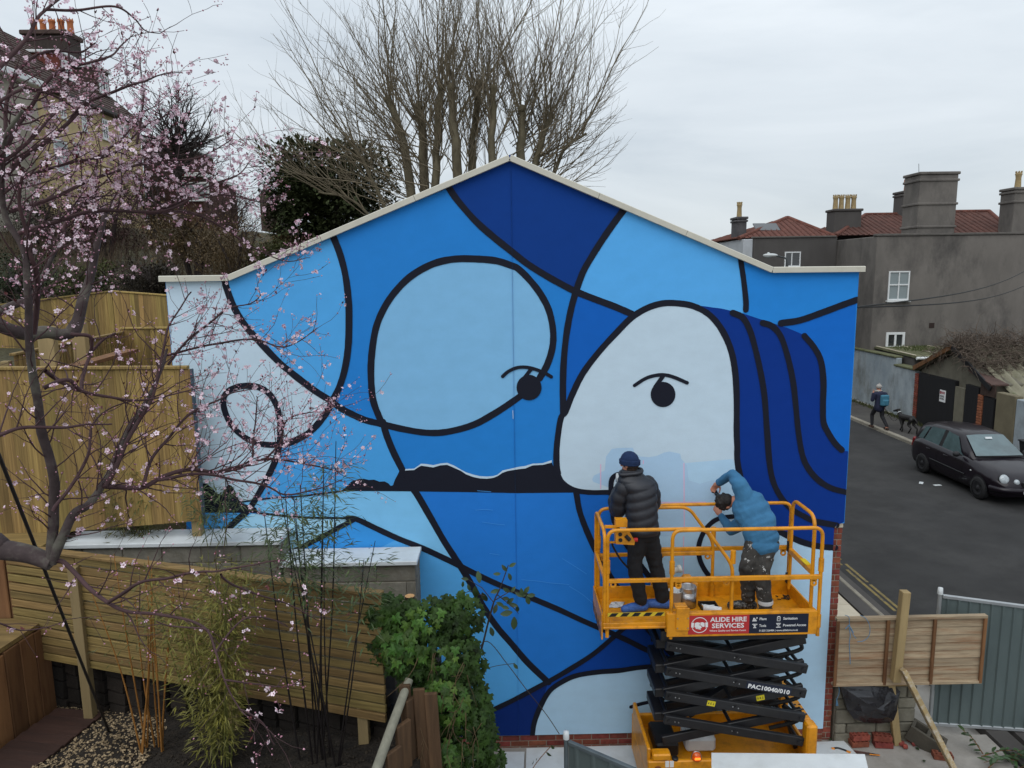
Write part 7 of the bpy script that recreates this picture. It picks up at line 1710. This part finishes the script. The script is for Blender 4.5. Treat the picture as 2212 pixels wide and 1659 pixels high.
L_([FK]+T4([(345,1646),(330,1350),(260,1100),(220,850),(195,650),(180,350),(155,0)],(-4.6,-4.9))+T1([(40,1350),(10,1080),(30,860),(140,700)],(-4.9,-5.1)),.027,.007,.8,.8)
L_(T4([(215,500),(240,250),(230,100),(190,0)],(-4.75,-4.9))+T1([(170,1500),(120,1250),(140,1050)],(-4.9,-5)),.014,.006,.8)
L_([FK]+T4([(460,1690),(580,1600),(660,1470),(750,1270),(850,1070),(980,870),(1050,720),(1075,600)],(-4.6,-4.0)),.026,.007,1.0,.6)
L_(T4([(680,1480),(790,1250),(900,1040),(1000,860),(1060,600),(1100,430),(1230,230)],(-4.5,-3.9)),.014,.004,1.0,.8)
L_([FK]+TB0([(400,320),(500,410),(590,500),(700,580),(850,640),(1000,655),(1180,690),(1330,760),(1390,900),(1440,1080),(1540,1270),(1600,1330)],(-4.6,-5.3)),.013,.002,.6,.55,.7)
L_(TB0([(700,580),(780,530),(900,450),(1100,420),(1300,380),(1400,375),(1600,345),(1800,300),(1860,320)],(-4.82,-5.2)),.010,.002,.6,.5,.7)
L_(T4([(660,1475),(900,1490),(1050,1420),(1230,1370),(1400,1385),(1550,1360),(1700,1310),(1900,1320),(2200,1390)],(-4.5,-3.6)),.016,.004,1.2,1.1)
L_(T4([(920,1480),(980,1300),(1100,1150),(1230,1000),(1400,925),(1500,880),(1640,860)],(-4.4,-3.7)),.011,.003,1.1,1.0)
L_(T4([(1010,1440),(1250,1400),(1450,1420),(1700,1480),(1850,1530),(2050,1500),(2200,1440)],(-4.4,-3.8)),.010,.003,1.1,1.2)
L_(T4([(1400,1385),(1600,1320),(1620,1200),(1640,1050),(1650,900)],(-4.0,-3.7)),.008,.003,1.3,1.4)
L_(T4([(1700,1320),(1800,1200),(1850,1050),(2000,1010),(2100,1000)],(-3.8,-3.6)),.007,.003,1.2,1.2)
L_(T4([(1080,700),(1200,560),(1400,380),(1480,330),(1620,300),(1700,240)],(-4.0,-3.7)),.008,.003,1.2,1.2)
L_(T4([(1070,640),(1250,600),(1420,560),(1640,540),(1800,590),(1900,560),(2030,470)],(-4.0,-3.6)),.008,.003,1.2,1.2)
L_(TL([(0,740),(150,800),(300,830),(480,800),(640,830),(760,810)],(-4.3,-4.0)),.042,.03,.3,.3)
L_(TL([(760,810),(830,650),(880,450),(930,280),(1000,60),(1060,-200),(1120,-500)],(-4.0,-3.8)),.038,.012,1.0,1.0)
L_(TL([(760,830),(960,860),(980,980),(960,1040),(1100,900),(1230,820)],(-4.1,-3.9)),.012,.006,.5,.4)
L_(TL([(960,1060),(900,1180),(870,1330),(840,1430),(600,1290),(480,1220)],(-4.0,-4.4)),.010,.012,.5,.5)
L_(TL([(0,590),(180,520),(350,460),(430,300),(520,80),(640,-150)],(-4.2,-4.0)),.026,.01,.9,.9)
L_(T4([(280,850),(430,800),(520,870),(700,900),(900,930),(1080,900),(1300,850)],(-4.7,-4.2)),.012,.003,1.0,1.1)
L_(T4([(0,1150),(150,1100),(400,1105),(560,1075),(720,1080)],(-4.9,-4.6)),.012,.004,.8,.7)
L_(T4([(340,1640),(450,1480),(560,1280),(590,1100),(700,980),(860,930)],(-4.7,-4.3)),.010,.003,.9,1.0)
L_(T1([(0,420),(60,350),(160,230),(230,110),(290,60),(400,-20)],(-5.0,-4.7)),.012,.005,.9,1.0)
L_(T1([(0,1120),(120,1000),(300,880),(420,780),(560,640),(800,540),(900,510),(1000,470),(1150,460)],(-4.9,-4.3)),.014,.002,1.0,1.0,.6)
L_(T1([(0,950),(100,800),(200,670),(340,470),(560,400),(700,350),(760,280),(840,215)],(-5.0,-4.5)),.013,.002,.9,.9,.6)
L_(T1([(30,880),(60,600),(150,400),(300,330),(500,330),(600,270)],(-5.0,-4.6)),.010,.003,1.0,1.1)
L_(T1([(290,60),(500,70),(730,45),(850,110),(920,190),(1005,210)],(-4.7,-4.3)),.007,.002,.5,.7,.5)
L_(T1([(860,900),(900,640),(890,500),(880,350)],(-4.4,-4.2)),.007,.002,.8,.9,.6)
L_(T1([(0,1220),(200,1100),(440,1020),(700,960),(900,800),(1050,720)],(-4.8,-4.2)),.011,.003,1.2,1.5)
L_(T1([(60,1330),(300,1250),(560,1130),(800,1060),(1000,1010),(1250,1000),(1450,880)],(-4.7,-4.0)),.011,.003,1.2,1.5)
L_(T1([(100,1480),(350,1400),(600,1330),(900,1330),(1100,1300),(1300,1180),(1500,1100),(1580,1000)],(-4.6,-3.9)),.012,.003,1.2,1.5)
L_(T1([(900,1340),(1150,1330),(1400,1430),(1600,1560),(1800,1640),(1950,1620)],(-4.1,-3.7)),.009,.002,.9,.9,.6)
L_(T1([(1000,1310),(1250,1230),(1450,1230),(1650,1270),(1800,1225)],(-4.0,-3.8)),.008,.002,1.0,1.2,.6)
L_(T1([(380,1550),(430,1380),(590,1200),(620,1000),(760,880),(850,740)],(-4.4,-4.1)),.012,.004,1.2,1.4)
L_(T1([(20,1000),(200,870),(330,720),(420,560),(430,300)],(-5,-4.7)),.010,.003,1.1,1.3)
L_(T1([(0,640),(180,560),(330,600),(520,700),(640,650)],(-5,-4.6)),.009,.003,1.1,1.4)
L_(TB0([(0,720),(120,770),(260,750),(420,690)],(-5.2,-5)),.005,.002,.6,.6,.5)
L_(TB0([(1420,400),(1500,470),(1640,520),(1760,560),(1900,620),(2050,700)],(-5.0,-4.6)),.006,.002,.7,.8,.6)
L_(TB0([(1390,900),(1560,690),(1700,680),(1850,740)],(-5.2,-4.9)),.005,.002,.6,.8,.5)
L_(TB0([(1440,1080),(1650,1100),(1830,1120),(1960,1060)],(-5.3,-5.1)),.004,.002,.7,1.2,.4)
L_(TB0([(1540,1270),(1680,1360),(1740,1480),(1760,1500)],(-5.35,-5.3)),.004,.002,.6,1.5,.3)
L_(TB0([(1330,760),(1100,740),(1000,700)],(-5.3,-5.4)),.004,.002,.6,1.2,.3)
tw=MB(); tk=MB()
tk.tube(crom(trunkpts,8),[.085-.045*i/(8*(len(trunkpts)-1)) for i in range(8*(len(trunkpts)-1)+1)],12)
FL=[]; BD=[]; LF=[]
def dens(px,py):
    # how thickly the photographed tree flowers in each part of its crown
    d=1.0
    if py>1130: d=.42
    if py<130: d=.7
    if 640<py<1000 and px<400: d=.42
    if 330<py<640 and px>230: d=1.1
    if 150<py<640 and px<300: d=1.0
    if 900<py<1080 and px>500: d=1.2
    return d
def decorate(p,d,fl):
    px,py=proj(p)
    if px>900 or px<-150: return
    dd=dens(px,py)*fl
    u_,v_,_=basis(d); a=U(0,6.28); o=(u_*math.cos(a)+v_*math.sin(a)+d*.3).normalized()
    x=rnd()
    if x<.37*dd:
        for k in range(random.choice((1,1,2,2,3))):
            n_=(o+Vector((U(-.8,.8),U(-.8,.8),U(-.6,.8)))).normalized(); FL.append((p+n_*U(.012,.03),(n_+Vector((0,-.35,.1))).normalized()))
    if x<.80*dd:
        for k in range(random.choice((1,2,3))):
            n_=(o+Vector((U(-.9,.9),U(-.9,.9),U(-.7,.9)))).normalized(); BD.append((p,p+n_*U(.012,.03)))
    if rnd()<.26*dd: LF.append((p,(d+o).normalized()))
def twig(p,d,L,r,lv,fl,ln):
    px,py=proj(p)
    if px>860 and py<1000 and lv>1: return
    seg=max(3,int(L/.045)); st=L/seg; pts=[p]; rs=[r]; 
    for i in range(seg):
        d=(d+Vector((U(-.22,.22),U(-.22,.22),U(-.2,.24)))).normalized(); p=p+d*st; pts.append(p); rs.append(max(.0011,r*(1-.75*(i+1)/seg)))
        if rnd()<.72: decorate(p,d,fl)
        if lv<3 and rnd()<(.20 if lv==1 else .12):
            u_,v_,_=basis(d); a=U(0,6.28); nd=(d*U(.5,1)+(u_*math.cos(a)+v_*math.sin(a))*U(.5,1)+Vector((0,0,.1))).normalized(); twig(p,nd,L*U(.35,.65),rs[-1]*.7,lv+1,fl,ln)
    tw.tube(pts,rs,4 if r<.004 else 5,False)
    BD.append((pts[-1],pts[-1]+d*.01))
for pts,r0,r1,den,fl,ln in limbs:
    P_=crom(pts,7); n=len(P_)
    for i in range(1,n-1): P_[i]=P_[i]+Vector((noise.noise(P_[i]*5),noise.noise(P_[i]*5+Vector((7,0,0))),noise.noise(P_[i]*5+Vector((0,9,0)))))*.012
    rs=[r0+(r1-r0)*i/(n-1) for i in range(n)]
    rs=[r*(1+.12*noise.noise(P_[i]*11)) for i,r in enumerate(rs)]
    (tk if r0>.02 else tw).tube(P_,rs,8 if r0>.012 else 6,False)
    if r0>.02: tk.ball(P_[-1],rs[-1],None,6,4); 
    acc=0
    for i in range(1,n):
        d=(P_[i]-P_[i-1]); acc+=d.length; d.normalize()
        if rs[i]<.012 and rnd()<.5: decorate(P_[i],d,fl)
        while acc>.056/den:
            acc-=.056/den
            u_,v_,_=basis(d); a=U(0,6.28); side=(u_*math.cos(a)+v_*math.sin(a)); side.y*=.6
            nd=(d*U(.25,.9)+side*U(.6,1)+Vector((0,0,.15))).normalized()
            twig(P_[i],nd,U(.12,.5)*ln,min(.0045,max(.002,rs[i]*.45)),1 if rnd()<.75 else 2,fl,ln)
tk.build('trunk',M_pbark,plum); tw.build('branches',M_ptwig,plum)
FL.sort(key=lambda t:(t[0]-CAM).length)
inview=[t for t in FL if -20<proj(t[0])[0]<2212 and -20<proj(t[0])[1]<1680]; rest=[t for t in FL if t not in set(inview)] if False else []
fm=[]
for k in range(4):
    m=MB(); flower_geo(m,Vector((0,0,0)),(0,0,1),1.0,0,1,U(.15,.4)); 
    for q in range(6): a=U(0,6.28); m.tube([Vector((0,0,0)),Vector((.28*math.cos(a),.28*math.sin(a),.22))],.018,3,False,1)
    fm.append(m.mesh('blossom',[M_petal,M_core]))
for c,n_ in inview[:300]:
    link('blossom',random.choice(fm),plum,c,n_.to_track_quat('Z','Y').to_euler(),U(.009,.0175))
m=MB()
for c,n_ in inview[300:]: flower_geo(m,c,n_,U(.009,.0165),cup=random.choice((.15,.3,.5,.9)))
m.build('blossoms',[M_petalc,M_core],plum,kind='stuff')
m=MB()
for a,b in BD:
    px,py=proj(b)
    if not(-30<px<1000 and -30<py<1690): continue
    d=(b-a).normalized(); u_,v_,_=basis(d); s=U(.003,.0055)
    m.add([b-d*s,b+u_*s,b+v_*s,b-u_*s,b-v_*s,b+d*s*1.4],[(0,2,1),(0,3,2),(0,4,3),(0,1,4),(5,1,2),(5,2,3),(5,3,4),(5,4,1)],0,True)
m.build('buds',M_bud,plum,kind='stuff')
m=MB()
for p,d in LF:
    for k in range(2):
        dd=(d+Vector((U(-.7,.7),U(-.7,.7),U(-.3,.8)))).normalized(); u_,v_,_=basis(dd); s=U(.012,.026)
        m.add([p,p+dd*s*.5+u_*s*.24,p+dd*s,p+dd*s*.5-u_*s*.24],[(0,1,2,3)])
m.build('young_leaves',M_rleaf,plum,kind='stuff')
print('flowers',len(inview),'buds',len(BD))
# ------------------------------------------------------------------ bamboos
random.seed(5)
def bamboo(label,base_px,n,h,lean,mculm,mleaf,nleaf,z_from,spread,r=.006,ls=.085,yspread=.15,zb=None,lw=.16):
    B=Zp(base_px[0],base_px[1],zb if zb else 1.4)
    for _ in range(4):
        if not zb: B=Zp(base_px[0],base_px[1],gz(B.x,B.y))
    root=thing('bamboo',label,'bamboo',B); lf=MB(); mulm=MB()
    for i in range(n):
        a=U(0,6.28); b=B+Vector((math.cos(a)*.1,math.sin(a)*.08,0)); H=h*U(.7,1.05); tp=b+Vector((U(-lean,lean),U(-yspread,yspread),H))
        md=b.lerp(tp,.5)+Vector((U(-.03,.03),U(-.03,.03),0)); pts=crom([b,md,tp],6); k=len(pts)
        m=MB(); m.tube(pts,[r*(1-.6*j/(k-1))*(1.25 if j%2 else 1) for j in range(k)],6); m.build('culm',mculm,root)
        for j in range(nleaf):
            t=z_from+(1-z_from)*rnd()**.8; q=pts[min(int(t*(k-1)),k-1)]+Vector((0,0,U(-.05,.05)))
            an=U(0,6.28); o=Vector((math.cos(an),math.sin(an)*.8,U(-.1,.5))).normalized(); e=q+o*U(.04,spread)
            if j%3==0: lf.tube([q,e],.0012,3,False)
            dd=(o+Vector((U(-.6,.6),U(-.6,.6),U(-.9,.3)))).normalized(); u_,v_,_=basis(dd); s=ls*U(.6,1.2); w=s*lw*.5
            lf.add([e,e+dd*s*.35+u_*w,e+dd*s+Vector((0,0,-.15*s)),e+dd*s*.35-u_*w],[(0,1,2,3)])
    lf.build('leaves',mleaf,root,kind='stuff'); return root
M_bl=mat('bamboo_leaf',C(98,96,40),rough=.55,var=.4,scale=6,bump=0,col2=C(136,130,54)); M_bld=mat('bamboo_leaf_dark',C(58,76,44),rough=.5,var=.4,scale=6,bump=0,col2=C(84,98,56))
M_bl2=mat('bamboo_leaf_olive',C(70,74,34),rough=.55,var=.45,scale=6,bump=0,col2=C(102,100,46))
M_cy=mat('yellow_culm',C(148,102,50),rough=.5,bump=0,var=.2); M_ck=mat('black_culm',C(30,26,26),rough=.4,bump=0); M_cg=mat('green_culm',C(96,98,50),rough=.5,bump=0)
bamboo('clump of yellow bamboo canes in front of the slatted fence',(330,1625),11,1.9,.32,M_cy,M_bl2,26,.55,.16,.008)
bamboo('bushy green bamboo in the middle of the slatted fence',(475,1650),16,2.0,.35,M_cg,M_bl,230,.12,.17,.006,.085)
bamboo('tall thin black bamboo canes near the right end of the slatted fence',(672,1640),7,2.9,.38,M_ck,M_bld,120,.68,.24,.008,.1)
bamboo('black bamboo canes leaning apart beside the ivy',(720,1645),6,2.65,.42,M_ck,M_bld,90,.70,.22,.0075,.1)
bamboo('leafy olive bamboo spilling over the block wall by the tall fence',(300,1215),10,1.25,.45,M_cg,M_bl2,150,.1,.2,.005,.1,zb=2.6)
bamboo('wispy bamboo leaves at the left end of the white slab',(470,1180),6,.75,.3,M_cg,M_bld,70,.2,.16,.004,.1,zb=2.95)
# ------------------------------------------------------------------ ivy over the timber screen
random.seed(8)
M_ivy=mat('ivy_leaf',C(50,78,26),rough=.5,var=.25,scale=12,bump=.1,objvar=.5,hue=.02,spec=.25,col2=C(78,108,42))
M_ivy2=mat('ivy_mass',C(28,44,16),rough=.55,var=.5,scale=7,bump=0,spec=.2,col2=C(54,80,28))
def ivyleaf(m):
    mb=MB(); out=[(0,0),(-.28,-.16),(-.5,.02),(-.3,.2),(-.46,.5),(-.16,.5),(0,.95),(.16,.5),(.46,.5),(.3,.2),(.5,.02),(.28,-.16)]
    vs=[Vector((x,y,-.18*abs(x)-.12*y*y)) for x,y in out]+[Vector((0,.25,.06))]
    mb.add(vs,[(i,(i+1)%12,12) for i in range(12)],0,False); return mb.mesh('leaf',m)
IV=ivyleaf(M_ivy)
ivy=thing('ivy','thick green ivy heaped over the timber screen in front of the mural','ivy',Y(930,1659,-2.3))
regions=[((905,1340),(110,55),-2.15,1.0),((830,1330),(55,50),-2.1,.8),((990,1330),(55,55),-2.0,.8),((870,1400),(70,60),-2.2,.8),((960,1420),(75,60),-2.15,.9),((1010,1440),(40,70),-2.0,.6),((960,1520),(70,70),-2.2,.9),((1010,1590),(60,80),-2.1,1.0),((950,1640),(50,50),-2.25,.6),((1060,1640),(30,40),-2.0,.4),((930,1580),(45,80),-2.1,.7),((1000,1510),(60,50),-1.95,.7),((1040,1560),(25,60),-1.9,.4),((815,1400),(35,55),-2.05,.5),((895,1455),(40,40),-2.1,.5)]
L=[]
tot=sum(r[3] for r in regions)
for (cx,cy),(rx,ry),yy,w in regions:
    for i in range(int(1500*w/tot*1.75)):
        while True:
            a,b=U(-1,1),U(-1,1)
            if a*a+b*b<1: break
        dep=math.sqrt(max(0,1-a*a-b*b))
        p=Y(cx+a*rx,cy+b*ry,yy-.26*dep*U(.55,1.05)+.1); L.append((p,Vector((a*.8,-.55-dep*.6,.35-b*.6)).normalized()))
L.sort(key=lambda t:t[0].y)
for p,n_ in L[:300]:
    n2=(n_+Vector((U(-.6,.6),U(-.4,.3),U(-.4,.6)))).normalized(); q=n2.to_track_quat('Z','Y').to_matrix()@Matrix.Rotation(math.pi+U(-.9,.9),3,'Z')
    link('leaf',IV,ivy,p,q,U(.065,.115))
m=MB(); vv=[v.co.copy() for v in IV.vertices]
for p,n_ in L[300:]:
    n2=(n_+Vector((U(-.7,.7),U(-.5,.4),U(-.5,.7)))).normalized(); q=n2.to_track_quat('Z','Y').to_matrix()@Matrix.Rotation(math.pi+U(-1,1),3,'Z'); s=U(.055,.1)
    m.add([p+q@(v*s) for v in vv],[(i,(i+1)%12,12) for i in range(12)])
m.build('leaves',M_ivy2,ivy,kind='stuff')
m=MB()
for i in range(26):
    p=Y(U(900,1040),U(1400,1640),-2.45); d=Vector((U(-.4,.4),U(-.3,.1),-1)); shoot(m,p,d,U(.2,.5),.004,-.2,.3,5,1,.5,4)
m.tube(crom([Y(960,1690,-2.05),Y(965,1560,-2.0),Y(930,1450,-2.0),Y(905,1360,-2.0)],5),[.05]*5+[.045]*5+[.03]*6,8)
m.build('stems',mat('ivy_stem',C(92,74,52),rough=.9,var=.3,bump=.2),ivy)
# ------------------------------------------------------------------ young tree with oval leaves in front of the mural
random.seed(3)
M_sap=mat('sapling_leaf',C(50,70,38),rough=.4,var=.2,scale=14,bump=.1,objvar=.3,spec=.5); SL=leafmesh('leaf',.1,.05,M_sap,.1,4)
ys=-1.9
ZL=lambda u,v:Y((660+u/2.439)*.8641,(1240+v/2.439)*.8641,ys+U(-.06,.06))
sap=thing('sapling','slender young tree with dark oval leaves standing before the blue mural','sapling',Y(1040,1540,ys))
m=MB(); m.tube(crom([Y(1022,1640,ys),ZL(1300,1080),ZL(1345,860),ZL(1400,650),ZL(1440,560),ZL(1490,420)],6),[.012]*6+[.010]*6+[.009]*6+[.007]*6+[.005]*6+[.003],7); m.build('stem',M_darktwig,sap)
tws=[[(1400,650),(1330,560),(1230,500)],[(1400,640),(1500,580),(1640,600)],[(1345,610),(1250,580),(1190,610)],[(1420,600),(1520,680),(1555,720)],[(1300,960),(1270,980),(1290,900)]]
for t in tws: m=MB(); m.tube([ZL(*q) for q in t],[.005,.004,.002],5); m.build('twig',M_darktwig,sap)
for (u,v,a,s) in((1310,495,-1.4,1.15),(1225,505,2.9,.7),(1212,540,-1.7,.6),(1220,630,-1.6,1.05),(1290,590,-1.5,1.3),(1345,620,-1.2,1.2),(1420,475,3.0,.7),(1465,440,2.2,.8),(1515,420,.6,.75),(1500,495,-1.2,.8),(1410,580,.2,.9),(1480,575,-.6,.85),(1520,570,.9,.7),(1555,600,2.6,.9),(1600,575,1.0,.9),(1630,605,0,.85),(1610,640,-1.3,1.0),(1570,585,1.6,.8),(1410,690,-1.9,.95),(1440,660,-.5,.8),(1475,625,-.2,.8),(1500,640,.8,.9),(1520,665,0,.9),(1470,680,2.8,.8),(1480,715,.1,1.2),(1545,690,-1.5,.8),(1525,780,-1.6,1.35),(1390,830,-1.3,1.0),(1535,1040,-.9,.7),(1250,560,-1.2,.7),(1580,605,.3,.7),(1200,600,3.0,.6)):
    p=ZL(u,v); dr=Vector((math.cos(a),U(-.5,.2),math.sin(a))).normalized(); sd=Vector((U(-.3,.3),-1,.4)).normalized(); x=dr; z_=(sd-x*sd.dot(x)).normalized(); y_=z_.cross(x)
    o=link('leaf',SL,sap,p-dr*.05*s,Matrix((x,y_,z_)).transposed(),s*.95)
m=MB(); m.tube(crom([ZL(1280,980),ZL(1360,885),ZL(1480,1020),ZL(1600,1180),ZL(1720,1330),ZL(1800,1450)],5),[.004]*26,5); o=top(m.build('dry_stem',M_darktwig)); fin(o,'thin bent dry stem hanging across the mural below the young tree','stem')
m=MB(); m.tube(crom([ZL(1330,1060),ZL(1420,1035),ZL(1530,1020)],5),.003,4); m.build('tendril',M_darktwig,sap)
# sprig by the hoarding post
p=Y(1140,1675,-2.2); m=MB(); sp=thing('seedling','small dry seedling with a few leaves by the hoarding post','seedling',p)
m.tube(crom([p,Y(1165,1640,-2.2),Y(1190,1612,-2.2)],5),.004,5); m.tube(crom([p,Y(1120,1665,-2.2),Y(1100,1680,-2.2)],4),.003,5); m.build('stem',M_timber_v,sp)
for (px,py,a) in((1180,1625,-.9),(1190,1612,-1.2),(1160,1640,-1.9),(1150,1650,1.2)): link('leaf',SL,sp,Y(px,py,-2.2),(R_(90),U(-.3,.3),a),.6)
